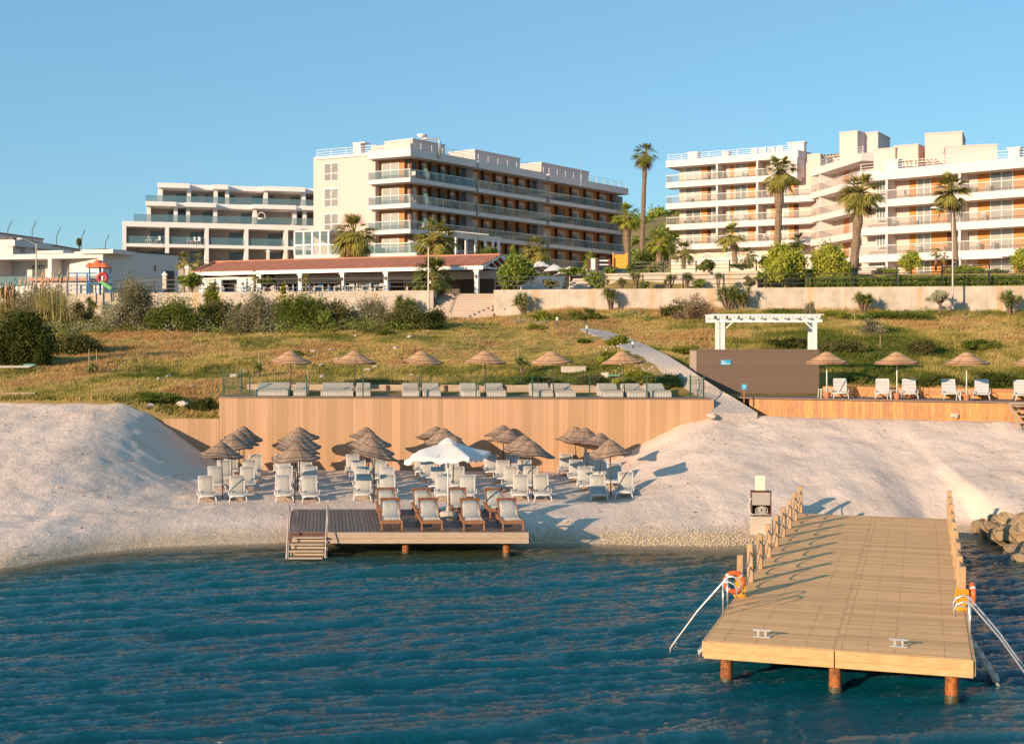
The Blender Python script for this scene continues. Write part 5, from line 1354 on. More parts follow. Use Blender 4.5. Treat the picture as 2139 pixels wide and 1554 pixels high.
    for i in range(n):
        a=g.L*i/n; b=g.L*(i+1)/n; z1=12.5-1.0*i/n; z2=12.5-1.0*(i+1)/n
        mb.hexa([g.P(a,0,10.6),g.P(b,0,10.6),g.P(b,-.3,10.6),g.P(a,-.3,10.6),g.P(a,0,z1),g.P(b,0,z2),g.P(b,-.3,z2),g.P(a,-.3,z1)])
    mb.build('return_wall',M['concrete'],u,off)
    mb=MB(); f.box(mb,0,f.L,-8,-.3,11.9,12.4); mb.build('terrace_floor',M['concrete'],u,off)
    pts=[f.P(f.t(p,-.2),-.2,0)[:2] for p in (1325,1386,1454,1524,1580)]
    fence('upper black fence on the pale terrace wall below the arched hotel',pts,12.5,.95)
    s=empty('garden_stairs',(9,108,10.8),'wide pink stone garden stairs rising behind the fence','stairs'); off=s.location
    h=Fac(1172,110,1262,109); mb=MB()
    for k in range(10): h.box(mb,.2,h.L-.05,-3-k*.4,-k*.4,10.7+k*.17-.17,10.75+k*.17)
    mb.build('step',bpy.data.materials['stair_stone'],s,off)
    mb=MB(); 
    for (a,b) in ((1090,1168),):
        c=Fac(a,108,b,111); mb.hexa([c.P(0,0,10.7),c.P(c.L,0,10.7),c.P(c.L,-.3,10.7),c.P(0,-.3,10.7),c.P(0,0,12.3),c.P(c.L+.8,0,12.4),c.P(c.L+.8,-.3,12.4),c.P(0,-.3,12.3)])
    mb.build('side_wall',M['wallwhite'],s,off)
    # low wall and ground behind the right hedge
    q=Fac(1780,113,2200,105); l=empty('low_garden_wall',(36,108,12),'long low cream garden wall behind the clipped hedge at right','wall'); off=l.location
    mb=MB(); q.box(mb,0,q.L,-.3,0,11,12.45); mb.build('wall_panels',M['concrete'],l,off)
    pts=[q.P(q.t(p,-.15),-.15,0)[:2] for p in (1782,1874,1968,2067,2160)]
    fence('thin black fence on the cream garden wall at right',pts,12.45,.75)
walls()

# ================================================================== WHITE HOTEL WITH ARCHES (A) AND CURVED HOTEL (B)
SEG_A=[('S',603,655),('D',655,797),('O',797,852),('K',855,888),('D',893,978),('P',982,1000),('L',1000,1062),('O',1064,1098),('D',1100,1215),('O',1216,1288),('D',1290,1340),('P',1343,1356),('L',1357,1432),('O',1434,1500),('D',1502,1585),('O',1586,1636),('K',1638,1676)]
SEG_B=[('L',600,678),('W',680,803),('P',805,822),('L',823,934),('O',936,990),('D',992,1108),('O',1110,1240),('K',1242,1288),('D',1290,1390),('P',1392,1406),('L',1407,1486),('O',1488,1585),('D',1587,1775),('O',1777,1900),('D',1902,2010),('P',2012,2026)]
SEG_M=[('L',132,236),('O',238,262),('D',264,318),('P',320,328),('L',329,400),('O',402,440),('W',442,560)]
def facade(f,root,off,segs,conv,z0,z1,d,skip=()):
    for i,(k,a,b) in enumerate(segs):
        ta,tb=f.t(conv(a),d),f.t(conv(b),d)
        if k=='D': door(f,root,off,ta,tb,z0+.02,z0+2.25,d+.002,pane=random.choice(['curtain','curtain','darkglass2']))
        elif k=='W': door(f,root,off,ta,tb,z0+.9,z0+2.4,d+.5,'window','darkglass2',5,.08)
        else:
            m={'S':'stonewall','O':'cladbr','K':'darkpost','P':'wallwhite','L':'wallcream'}[k]; n={'S':'stone_panel','O':'orange_panel','K':'dark_panel','P':'party_wall','L':'render_panel'}[k]
            mb=MB()
            if k=='P': f.box(mb,ta,ta+.25,d,-.12,z0,z1)
            else: f.box(mb,ta,tb,d,d+.05,z0,z1)
            mb.build(n,M[m],root,off)
M['stonewall']=mat('pale_stone_wall',(.72,.60,.47),(.62,.50,.39),.9,1.5,.2,.8,bump=.4,bs=8)
M['darkglass2']=mat('reflecting_window',(.12,.12,.115),(.30,.29,.27),.12,3,.5,.6,spec=.8)
def hotel_A():
    f=Fac(1391,184,1665,174); root=empty('arched_hotel',(30,178,18),'white hotel with orange panels, long balconies and arched ground floor windows','hotel'); off=root.location
    cv=lambda x:1280+x/4.317; D=-2.2
    tw=f.t(cv(603),D); te=f.L
    mb=MB(); f.box(mb,tw,te+2.5,D-12,D,17,32.2); mb.build('core_wall',M['wallcream'],root,off)
    mb=MB(); f.box(mb,0,te,-14,0,31.55,32.5); mb.build('roof_slab',M['wallwhite'],root,off)
    roofrail(f,root,off,.2,te-.4,32.5)
    lv=[(29.4,28.6),(26.4,25.6),(23.4,22.6),(20.5,19.75)]
    for li,(zt,zb) in enumerate(lv):
        t0=0 if li<3 else f.t(1411)
        balcony(f,root,off,t0,te+(2.2 if li else 0),zt,zb,D,ends=(1,0),glass='glassclear')
        facade(f,root,off,SEG_A,cv,zt,(lv[li-1][1] if li else 31.55),D)
    # right end: pale boxed corner
    g=Fac(1665,174,1693,177); mb=MB(); g.box(mb,0,g.L,-4,0,29.0,32.5); g.box(mb,0,g.L,-4,.15,31.6,32.6); mb.build('corner_box',M['wallwhite'],root,off)
    g2=Fac(1693,180,1760,178); mb=MB(); g2.box(mb,0,g2.L,-10,0,22,32.3); mb.build('rear_wing',M['wallcream'],root,off)
    mb=MB(); f.box(mb,f.t(1411,-1.9),te+2,-2.15,-1.8,16.8,19.75); mb.build('ground_floor',M['stonewall'],root,off)
    mb=MB(); f.box(mb,f.t(1405,2),te+6,-1.79,2.5,11,17.6); mb.build('terrace_base',M['stonewall'],root,off)
    mb=MB(); f.box(mb,f.t(1405,2),te+6,2.3,2.5,17.605,18.25); mb.build('terrace_parapet',M['wallwhite'],root,off)
    for px in (1480,1527,1575):
        t=f.t(px,-1.8); w=.95; mb=MB()
        pts=[(t-w,17),(t+w,17)]+[(t+w*math.cos(a),18.2+w*math.sin(a)) for a in np.linspace(0,PI,11)]
        n=len(pts); vs=[f.P(a,-1.75,z) for a,z in pts]+[f.P(a,-1.79,z) for a,z in pts]
        mb.add(vs,[tuple(range(n)),tuple(range(n,2*n))[::-1]]+[(i,n+i,n+(i+1)%n,(i+1)%n) for i in range(n)]); o=mb.build('arched_window',M['curtain'],root,off)
        mb=MB(); P_=[f.P(t+(w+.1)*math.cos(a),-1.72,18.2+(w+.1)*math.sin(a)) for a in np.linspace(0,PI,11)]; mb.tube(P_,.12,5); mb.bar(f.P(t,-1.72,17),f.P(t,-1.72,19.1),.08); mb.bar(f.P(t-w*.5,-1.72,17),f.P(t-w*.5,-1.72,18.9),.06); mb.bar(f.P(t+w*.5,-1.72,17),f.P(t+w*.5,-1.72,18.9),.06)
        sub(mb,'arch_frame',M['frame'],o,off)
    for px,w,h in ((1447,1.4,1.1),(1515,.9,.8),(1663,2.2,1.3)):
        t=f.t(px,-1); mb=MB(); f.box(mb,t-w/2,t+w/2,-2,-1,32.5,32.5+h-.15); f.box(mb,t-w/2-.15,t+w/2+.15,-2.15,-.85,32.5+h-.15,32.5+h); mb.build('chimney',M['wallwhite'],root,off)
    for k in range(4):
        t=f.t(1575+k*18,-1.2); mb=MB(); f.box(mb,t-.45,t+.45,-1.6,-1.2,32.55,33.35); o=mb.build('air_conditioner',M['plastic'],root,off)
        c=f.P(t,-1.19,32.95); mb=MB(); mb.torus(c,.22,.03,'y',14,5); mb.lathe((c[0],c[1],c[2]),[(.0,-.2),(.03,.2)],6); sub(mb,'fan',M['polemetal'],o,off)
hotel_A()
def hotel_B():
    root=empty('curved_hotel',(45,140,14),'cream and white hotel with sweeping balconies and orange panels at right','hotel'); off=root.location
    # middle, higher part
    f=Fac(1693,170,1800,155); cv=lambda x:1660+x/3.885; D=-2.2; te=f.L
    mb=MB(); f.box(mb,f.t(1690,D),te-1,D-9,D,14,29.2); mb.build('core_wall',M['wallcream'],root,off)
    mb=MB(); f.box(mb,0,te,-9,0,28.45,29.4); mb.build('roof_slab',M['wallwhite'],root,off); roofrail(f,root,off,.2,te-.3,29.4)
    lv=[(26.3,25.5),(23.2,22.4),(20.1,19.3),(17.1,16.3)]
    for li,(zt,zb) in enumerate(lv):
        balcony(f,root,off,0,te-(0 if li<2 else .5),zt,zb,D,glass='glassclear')
        facade(f,root,off,[s for s in SEG_M if cv(s[2])<1800],cv,zt,(lv[li-1][1] if li else 28.45),D)
    # main right part, bent once
    f=Fac(1792,143.5,2139,131.4); te=f.t(2205)
    mb=MB(); f.box(mb,f.t(1800,D),te,D-10,D,12,25.3); mb.build('core_wall',M['wallcream'],root,off)
    mb=MB(); f.box(mb,0,te,-10,0,24.45,25.55); mb.build('roof_slab',M['wallwhite'],root,off); roofrail(f,root,off,.2,te-.3,25.55)
    lv=[(22.3,21.5),(19.3,18.5),(16.3,15.5),(13.4,12.6)]
    for li,(zt,zb) in enumerate(lv):
        if li<3: balcony(f,root,off,0 if li<2 else f.t(1795),te,zt,zb,D,glass='glassclear')
        else: mb=MB(); f.box(mb,1,te,D,-.1,zb,zt); mb.build('terrace_slab',M['wallwhite'],root,off)
        facade(f,root,off,SEG_B,cv,zt,(lv[li-1][1] if li else 24.45),D)
    for (pa,pb,y0,y1) in ((2012,2096,16.05,0),(1800,1850,15.6,0)):
        t0,t1=f.t(pa),f.t(pb); mb=MB(); f.box(mb,t0,t1,-1.0,.35,y0-.7,y0-.55); mb.build('awning',M['canvas'],root,off)
    # stepped housings on the roof
    for (pa,pb,Y,ytop,zb,dep) in ((1754,1791,166,277,28,6),(1786,1834,167,279,28,6),(1868,1918,150,305,25,6),(1825,1870,151,312,25,5),(1932,2010,146,279,25,7),(1975,2083,139,305.5,25,5)):
        h=Fac(pa,Y,pb,Y-1.5); mb=MB(); zt=CH-(ytop-HY)/K*Y; h.box(mb,0,h.L,-dep,0,zb,zt-.15); o=mb.build('roof_housing',M['wallcream'],root,off)
        mb=MB(); h.box(mb,-.06,h.L+.06,-dep-.06,.06,zt-.15,zt); sub(mb,'coping',M['wallcream'],o,off)
    for (pa,pb,Y,yp) in ((1722,1848,173,326),(1848,1962,146,339)):
        h=Fac(pa,Y,pb,Y-5 if pa<1800 else Y-2); z=CH-(yp-HY)/K*Y; mb=MB(); h.box(mb,0,h.L,-.1,0,z-.2,z)
        for k in range(int(h.L/.45)): h.box(mb,k*.45,k*.45+.12,-3,.4,z+.003,z+.12)
        mb.build('roof_pergola',M['greywood'],root,off)
        mb=MB(); h.box(mb,.4,h.L-.3,-3.2,-3.1,z-2.2,z-.2)
        mb.build('glazed_room',M['darkglass2'],root,off)
        mb=MB()
        for k in range(7): t=.4+(h.L-.8)*k/6; h.box(mb,t,t+.1,-3.08,-3.0,z-2.2,z-.2)
        mb.build('glazing_bar',M['frame'],root,off)
    for px,w in ((1862,1.5),(2118,1.1)):
        t=f.t(px,-1); mb=MB(); f.box(mb,t-w/2,t+w/2,-2,-1,25.55,26.6); f.box(mb,t-w/2-.15,t+w/2+.15,-2.1,-.9,26.6,26.75); mb.build('chimney',M['wallwhite'],root,off)
hotel_B()
# balcony furniture seen behind the glass
ff=random.Random(8)
def patio(px,py,Y,label):
    x,y,z=at(px,py,Y); o=empty('patio_chair',(x,y,z),label,'chair','chairs on the hotel balconies',ff.uniform(-1,1))
    mb=MB(); mb.box((0,0,.42),(.5,.5,.06)); mb.build('seat',M['plastic'],o); mb=MB(); mb.box((0,.24,.72),(.5,.05,.55)); mb.build('backrest',M['plastic'],o)
    mb=MB()
    for sx in(-1,1):
        for sy in(-1,1): mb.box((sx*.22,sy*.22,.2),(.04,.04,.4))
    mb.build('leg_frame',M['plastic'],o)
for px,Y,lab in ((308,169.6,'first white terrace chair from the left on the white apartments'),(317,169.6,'second white terrace chair from the left on the white apartments'),(330,169.6,'white terrace chair in the leftmost bay beside the dark window'),(394,171,'white terrace chair in the second bay, left one'),(403,171,'white terrace chair in the second bay, middle one'),(413,171,'white terrace chair in the second bay, right one')):
    Yc=Y+1.5; patio(px,HY-(19.75-CH)*K/Yc,Yc,lab)

# ================================================================== LAMP POSTS AND SMALL THINGS ON THE TERRACES
def lamp(name,px,py0,py1,Y,label,z0=None,head='side'):
    x,y,z=at(px,py1,Y); zb=at(px,py0,Y)[2] if z0 is None else z0
    o=empty(name,(x,y,zb),label,'street lamp'); h=z-zb
    mb=MB(); mb.tube([(0,0,0),(0,0,h)],[.075,.045],8); mb.build('pole',M['stainless'] if head!='dark' else M['polemetal'],o)
    mb=MB(); mb.tube([(0,0,h-.05),(-.6,0,h+.25),(-1.2,0,h+.38)],.035,6); mb.build('arm',M['steel'],o)
    mb=MB(); mb.lathe((-1.35,0,h+.36),[(0,-.06),(.22,0),(.18,.12),(0,.16)],10,sx=1.3,sy=.7); mb.build('lamp_head',M['plastic'],o)
lamp('street_lamp',895,655,517,100,'slim pale lamp post standing before the restaurant')
lamp('street_lamp',1990,645,446,95.5,'tall pale lamp post before the retaining wall at right')
lamp('street_lamp',76,600,510,106,'slim lamp post beside the villas at far left',z0=10.7)
def brickpillar(px,py0,py1,Y,label):
    x,y,z=at(px,py0,Y); z1=at(px,py1,Y)[2]; o=empty('gate_pillar',(x,y,z),label,'pillar'); mb=MB(); h=z1-z
    mb.box((0,0,h/2-.1),(.32,.32,h-.2)); mb.build('shaft',M['stonewall'],o); mb=MB(); mb.box((0,0,h-.14),(.42,.42,.12)); mb.lathe((0,0,h-.08),[(0,.2),(.1,.14),(.14,.05),(.14,0)],10); mb.build('cap',M['white'],o)
brickpillar(344,606,570,112,'pale pillar before the side door of the villa'); brickpillar(391,606,556,113,'pale pillar at the left end of the restaurant roof')
brickpillar(560,552,523,135,'short white capped pillar above the tiled roof, left'); brickpillar(597,552,520,136,'short white capped pillar above the tiled roof, right')
# yellow board shelter and folded terrace umbrellas by the pool
x,y,z=at(1295,562,116); o=empty('yellow_shelter',(x,y,z),'yellow slatted board screen on the pool terrace beside a palm','screen')
mb=MB()
for k in range(8): mb.box((0,0,.1+k*.16),(1.25,.08,.15))
mb.build('boards',M['gold'],o)
for sx in(-.62,.62): mb=MB(); mb.box((sx,-.06,.7),(.12,.12,1.5)); mb.build('post',M['gold'],o)
x,y,z=at(1260,566,114); o=empty('pergola_stub',(x,y,z),'small white arch frame between dark posts beside the yellow screen','frame')
for sx in(-1.3,-.55,.55,1.0): mb=MB(); mb.box((sx,0,.5),(.18,.18,1.2)); mb.build('post',M['darkpost'],o)
mb=MB(); mb.box((0,.1,.9),(1.0,.1,.12)); mb.box((0,.1,.55),(1.0,.1,.1)); mb.box((-.9,.1,.6),(.4,.1,1)); mb.build('rails',M['white'],o)
def canopy(px,py,wpx,Y,label,rz):
    x,y,z=at(px,py,Y); w_=wpx/K*Y/2; o=empty('pool_parasol',(x,y,z-2.3),label,'parasol','white parasols on the pool terrace',rz)
    mb=MB(); n=7; vs=[];fs=[]
    for j in range(n):
        for i in range(n):
            u=2*i/(n-1)-1; v=2*j/(n-1)-1; m_=max(abs(u),abs(v)); vs.append((u*w_,v*w_,2.5-.62*m_**1.2-.10*abs(u*v)))
    for j in range(n-1):
        for i in range(n-1): a=j*n+i; fs.append((a,a+1,a+n+1,a+n))
    mb.add(vs,fs); q=mb.build('canopy',M['canvas'],o); sl=q.modifiers.new('t','SOLIDIFY'); sl.thickness=.04
    mb=MB(); mb.tube([(0,0,0),(0,0,2.48)],.035,6); mb.build('pole',M['white'],o)
for a in ((1128,548,40,121,'white pool parasol nearest the round dark tree',.3),(1158,556,44,117,'second white pool parasol from the dark tree',.1),(1190,561,46,115,'third white pool parasol from the dark tree',.5),(1219,563,36,118,'white pool parasol nearest the yellow screen',.2)): canopy(*a)
# furniture on the balconies of the right hand hotels
def sets(f,segs,name):
    for (lab,zt,n,ta,tb) in segs:
        for k in range(n):
            t=ta+(tb-ta)*(k+ff.uniform(.1,.9))/n; p=f.P(t,-1.0,zt); o=copy_tree(PC); o.location=p; o.rotation_euler.z=ff.uniform(-2,2); o['label']=f'chair behind the glass on the {lab} balcony of the {name}'
PC=[o for o in bpy.data.objects if o.name=='patio_chair'][0]
fa=Fac(1391,184,1665,174); fb=Fac(1792,143.5,2139,131.4); fc=Fac(857,151,1312,191)
sets(fa,[('top',29.4,4,2,17),('second',26.4,3,2,17),('third',23.4,7,1,12),('lowest',20.5,6,2,17)],'arched hotel')
sets(fb,[('top',22.3,5,2,16),('second',19.3,4,2,16),('third',16.3,5,3,16),('ground',13.4,5,4,16)],'curved hotel')
sets(fc,[('top',25.95,5,1,12),('second',22.95,5,1,14),('third',19.95,4,1,14)],'cream hotel')
# ================================================================== VEGETATION
VG=np.random.default_rng(21)
def rand_dirs(g,n):
    v=g.normal(size=(n,3)); return v/np.linalg.norm(v,axis=1,keepdims=True)
def leafcloud(mb,g,C,rad,nclump,nleaf,size,hollow=.55,asp=.55,zmin=None,spread=.30):
    """many small leaf quads gathered in uneven clumps through an ellipsoid"""
    C=np.array(C); rad=np.array(rad)
    d=rand_dirs(g,nclump); r=g.uniform(hollow,1.0,nclump)[:,None]*(1+.18*np.sin(d[:,0:1]*5+d[:,2:3]*4))
    cc=C+d*r*rad
    ci=g.integers(0,nclump,nleaf); cs=g.uniform(.6,1.4,nclump)
    P=cc[ci]+g.normal(size=(nleaf,3))*(rad*spread)[None]*cs[ci][:,None]
    if zmin is not None: P[:,2]=np.maximum(P[:,2],zmin+g.uniform(0,.1,nleaf))
    a=rand_dirs(g,nleaf); b=np.cross(a,rand_dirs(g,nleaf)); b/=np.linalg.norm(b,axis=1,keepdims=True)+1e-9
    s=size*g.uniform(.6,1.5,nleaf)[:,None]
    v=np.stack([P-a*s,P-b*s*asp,P+a*s,P+b*s*asp],1).reshape(-1,3)
    f=np.arange(nleaf*4).reshape(-1,4)
    r_=np.clip(g.random(nclump)[ci]*.75+g.random(nleaf)*.35,0,1)
    mb.addnp(v,f,r_)
def blades(mb,g,base,dirs,L,wd,droop=.5,nseg=3):
    """curved tapering blades: base (n,3), dirs (n,3) unit"""
    n=len(base); L=np.broadcast_to(L,(n,)); side=np.cross(dirs,np.array([0,0,1.0])[None]); sl=np.linalg.norm(side,axis=1,keepdims=True); side=np.where(sl>1e-3,side/(sl+1e-9),np.array([[1.0,0,0]]))
    ps=[];
    for k in range(nseg+1):
        t=k/nseg; p=base+dirs*(L*t)[:,None]; p=p-np.array([0,0,1.0])[None]*(droop*L*t*t)[:,None]
        w_=wd*(1-t)**.7*(.35+.65*min(1,t*4+.4)); ps.append((p-side*w_,p+side*w_))
    v=np.stack([q for a in ps for q in a],1).reshape(-1,3); m=2*(nseg+1)
    F=[]
    for k in range(nseg): F.append([2*k,2*k+1,2*k+3,2*k+2])
    f=(np.array(F)[None]+np.arange(n)[:,None,None]*m).reshape(-1,4)
    mb.addnp(v,f,np.repeat(np.clip(g.random(n),0,1),nseg))
def fan_crown(mb,g,C,r,nf,lo=-.9,hi=1.3,mbd=15,wd=.042):
    """palmate fronds: a stalk and a fan of blades at its end"""
    B=[];D=[];LL=[]
    for i in range(nf):
        az=g.uniform(0,2*PI); el=g.uniform(lo,hi); d=np.array([math.cos(az)*math.cos(el),math.sin(az)*math.cos(el),math.sin(el)])
        st=r*.55*g.uniform(.8,1.1); tip=np.array(C)+d*st-np.array([0,0,.12*st*(1.2-el)])
        mb.tube([C,tuple(np.array(C)+d*st*.5),tuple(tip)],[.02*r,.014*r,.008*r],4,.9)
        up=np.array([0,0,1.0]); s=np.cross(d,up); s/=np.linalg.norm(s)+1e-9; u2=np.cross(s,d)
        dd=d*.92-up*.25; dd/=np.linalg.norm(dd); fr=g.uniform(.85,1.15)
        for k in range(mbd):
            a=(k/(mbd-1)-.5)*2.5; v=dd*math.cos(a)+s*math.sin(a)+u2*g.uniform(-.12,.12); v/=np.linalg.norm(v)
            B.append(tip); D.append(v); LL.append(r*.62*fr*(1-.15*abs(a))*g.uniform(.85,1.1))
    blades(mb,g,np.array(B),np.array(D),np.array(LL),wd*r,.38)
def palm(px,pyb,pyc,rpx,Y,label,name='fan_palm',tw=.2,lean=0,skirt=.0,nf=34,leafm='palm',zb=None,bulge=1.0,seed=1,hang=.25,group='fan palms on the terraces'):
    g=np.random.default_rng(seed); x,y,z=at(px,pyb,Y); xc,_,zc=at(px+lean,pyc,Y); r=rpx/K*Y*1.12
    if zb is not None: z=zb
    o=empty(name,(x,y,z),label,'palm tree',group); dx=xc-x; h=zc-z
    pts=[(dx*t**1.3,.0,h*t) for t in np.linspace(0,1,12)]
    rr_=[tw*(1.25-.25*t)*(bulge if t>.55 else 1)*(1+.12*math.sin(t*40)) for t in np.linspace(0,1,12)]
    mb=MB(); mb.tube(pts,rr_,10)
    if h>4:                                   # stubs of cut fronds on the upper trunk
        n=int(60); B=[];D=[]
        for i in range(n):
            t=g.uniform(.45,1) if bulge>1 else g.uniform(.7,1); az=g.uniform(0,2*PI); B.append((dx*t**1.3+math.cos(az)*tw,math.sin(az)*tw,h*t)); D.append((math.cos(az)*.7,math.sin(az)*.7,.7))
        blades(mb,g,np.array(B),np.array(D),.35,.06,.1,1)
    mb.build('trunk',M['trunk'],o)
    mb=MB(); fan_crown(mb,g,(dx,0,h),r,nf,-.35,1.35); fan_crown(mb,g,(dx,0,h),r*.92,int(nf*.4),-.9,-.2); mb.build('crown',M[leafm],o)
    if skirt:
        n=int(520*skirt)+40; az=g.uniform(0,2*PI,n); t=g.uniform(0,1,n); sk=r*(.45+.6*min(1,skirt))
        B=np.stack([dx+np.cos(az)*tw,np.sin(az)*tw,h-.1-sk*.7*t*.8],1); el=g.uniform(-1.3,-.5,n)
        D=np.stack([np.cos(az)*np.cos(el),np.sin(az)*np.cos(el),np.sin(el)],1)
        mb=MB(); blades(mb,g,B,D,g.uniform(.5,1,n)*r*.75,.03*r,hang,3); mb.build('dry_skirt',M['skirt'],o)
    return o
palm(1341,548,322,29,150,'very tall thin palm with ragged crown against the sky between the hotels',tw=.24,lean=7,nf=24,skirt=.35,seed=2,leafm='palmdark')
palm(1311,552,452,31,125,'medium palm with bright crown and shaggy trunk right of the cream hotel',tw=.26,lean=-2,nf=34,bulge=1.35,seed=3,leafm='bright')
palm(1624,528,360,39,115,'palm with thick shaggy upper trunk before the arched hotel',tw=.26,lean=6,nf=44,bulge=1.5,skirt=.35,seed=4)
palm(1783,578,402,46,108,'leaning palm with wide crown before the curved hotel balconies',tw=.30,lean=16,nf=46,bulge=1.2,skirt=.3,seed=5)
palm(1998,578,402,42,112,'slender palm directly behind the tall lamp post at right',tw=.20,lean=-12,nf=40,skirt=.2,seed=6)
palm(740,556,490,47,128,'stout palm with brown dry skirt before the cream hotel',tw=.42,nf=48,skirt=1.0,seed=7,hang=.5)
palm(912,556,500,47,126,'second stout palm with dry skirt above the tiled roof',tw=.42,nf=46,skirt=.9,seed=8,hang=.5)
palm(1536,552,492,34,112,'young palm with bent trunk before the arched windows',tw=.2,lean=-8,nf=22,seed=9)
palm(1377,552,506,30,117,'left one of two close palms left of the arched hotel',tw=.22,nf=30,seed=10,leafm='bright')
palm(1391,552,502,30,119,'right one of two close palms left of the arched hotel',tw=.22,nf=30,seed=11)
palm(1428,562,526,26,112,'small dark palm at the left foot of the arched hotel',tw=.16,nf=28,seed=12,leafm='palmdark')
palm(1120,566,522,32,122,'drooping yellowish palm behind the round dark tree',tw=.25,nf=34,skirt=.4,seed=13)
palm(1233,566,540,20,118,'small bright palm on the pool terrace',tw=.14,nf=24,seed=14,leafm='bright')
palm(1666,535,508,24,118,'small palm peeking above the bright green tree',tw=.16,nf=26,seed=15)
palm(905,612,578,46,107.5,'low bushy palm before the restaurant posts',tw=.2,nf=52,zb=10.8,seed=16,leafm='palmdark')
palm(1562,560,535,22,108,'small palm on the terrace beside the arched windows',tw=.14,nf=24,seed=17,leafm='palmdark')
palm(1738,566,530,16,114,'tiny palm behind the two bright green trees',tw=.1,nf=18,seed=18)
palm(1955,566,528,14,110,'thin young palm left of the tall lamp post',tw=.07,nf=16,seed=19)
palm(1972,566,536,11,110,'second thin young palm right by the tall lamp post',tw=.06,nf=14,seed=20)
for i,(px,pyb,pyc,r) in enumerate([(640,606,582,14),(532,600,575,12),(415,575,548,20),(385,575,545,22)]):
    palm(px,pyb,pyc,r,[108,110,128,126][i],['small palm on the terrace edge, middle of the restaurant','small palm by the terrace edge near the white restaurant wall','banana like palm left end behind the tiled roof, right one','banana like palm behind the tiled roof, leftmost'][i],tw=.09,nf=18,seed=24+i,zb=10.8 if i<2 else None)

def yucca(px,pyb,hpx,wpx,label,n=7,seed=1,Y=None,z=None):
    g=np.random.default_rng(seed)
    if Y is None: x,y,z=hit(px,pyb)
    else: x,y,_=at(px,pyb,Y); z=at(px,pyb,Y)[2] if z is None else z
    s=y/K; H=hpx*s; W_=wpx*s/2
    o=empty('yucca',(x,y,z),label,'yucca','yuccas along the retaining wall'); mb=MB(); mc=MB()
    for i in range(n):
        a=g.uniform(0,2*PI); q=g.uniform(.1,.75); tx,ty=math.cos(a)*W_*q,math.sin(a)*W_*q*.6; h=H*g.uniform(.42,.80)
        mb.tube([(tx*.15,ty*.15,-.1),(tx*.5,ty*.5,h*.45),(tx,ty,h)],[.09,.07,.055],6)
        m=85; d=rand_dirs(g,m); d[:,2]=np.abs(d[:,2])*1.1-.35; d/=np.linalg.norm(d,axis=1,keepdims=True)
        blades(mc,g,np.tile(np.array([[tx,ty,h]]),(m,1))+d*.04,d,g.uniform(.7,1.1,m)*max(.46,H*.30),.040,.25,2)
    mb.build('stem',M['bark'],o); mc.build('leaf_rosette',M['yucca'],o)
for a in [(1097,643,54,54,'multi stemmed yucca against the wall right of the stairs',9,1),(1277,650,56,46,'upright yucca by the second rust streak on the wall',8,2),
          (1522,648,66,60,'big spreading yucca cluster left of the white pergola',12,3),(1553,648,58,50,'right half of the yucca cluster before the wall above the pergola',8,4),
          (1803,652,56,62,'dense yucca against the wall before the leaning palm',10,5),(2112,656,62,62,'yucca against the wall near the right edge',9,6),
          (848,650,62,52,'dense green yucca before the wall left of the lamp post',14,7),(1092,782,44,34,'small yucca in the grass behind the upper deck',3,8),
          (646,652,52,60,'yucca among the shrubs below the restaurant',9,9),(497,640,44,40,'yucca partly hidden by shrubs below the restaurant wall',6,10),
          (187,640,56,34,'yucca by the playground wall at left',6,11),(357,640,44,40,'yucca near the pale pillar at left',6,12),(190,784,26,26,'spiky agave with tall bare flower stalks in the field',2,13),(540,790,30,30,'spiky tuft with a bare stalk near the mesh fence',3,14)]:
    yucca(*a)
for a in [(1400,605,40,34,'tall yucca behind the terrace fence, left of three',5,31,104.5,10.8),(1435,604,52,34,'tall yucca behind the terrace fence, dark middle one',6,32,104.5,10.8),(1330,600,44,30,'slim yucca behind the terrace fence near the stairs',4,33,105,10.8),(1296,602,40,26,'yucca left of the upper terrace wall end',4,34,105.5,10.8),(1500,604,40,22,'slim yucca against the pale terrace wall',3,35,103.5,10.8)]:
    yucca(a[0],a[1],a[2],a[3],a[4],a[5],a[6],Y=a[7],z=a[8])

def tree(px,pyb,pyc,rx,rz,Y,label,lm,name='garden_tree',seed=1,z=None,nl=5200,size=.16,cat='tree',ncl=60,ry=None,group='garden trees on the terraces'):
    g=np.random.default_rng(seed); x,y,zz=at(px,pyb,Y); z=zz if z is None else z; zc=at(px,pyc,Y)[2]; s=Y/K
    o=empty(name,(x,y,z),label,cat,group); h=zc-z; RX,RZ=rx*s,rz*s; RY=RX if ry is None else ry
    mb=MB(); mb.tube([(0,0,-.1),(.04,0,h*.4),(0,.03,h*.75)],[.13,.10,.08],7)
    for k in range(6):
        a=k*1.05+g.uniform(-.3,.3); mb.tube([(0,.02,h*.45),(math.cos(a)*RX*.35,math.sin(a)*RY*.35,h*.75),(math.cos(a)*RX*.7,math.sin(a)*RY*.7,h+RZ*.2*g.uniform(-1,1.5))],[.06,.045,.02],5)
    mb.build('trunk',M['bark'],o); mb=MB(); leafcloud(mb,g,(0,0,h),(RX*.85,RY*.85,RZ*.85),ncl,int(nl*1.9),size*.68,hollow=.25,spread=.17); mb.build('crown',M[lm],o); return o
tree(1083,608,565,42,36,105.5,'round dark green tree behind the fence right of the restaurant','green2',seed=1,z=10.8)
tree(1640,600,548,50,36,103.5,'bright yellow green tree before the arched hotel, left one','bright',seed=2,z=10.8,nl=6500,ncl=45)
tree(1737,600,552,46,42,103.5,'bright green tree between the two big palms','bright',seed=3,z=10.8,nl=6500,ncl=45)
tree(1902,578,545,26,26,107,'loose young tree before the curved hotel','bright',seed=4,nl=1500,size=.13,z=12.4)
tree(1072,570,535,9,28,121,'narrow pointed cypress behind the round dark tree','green2','cypress',seed=5,nl=1800,size=.12)
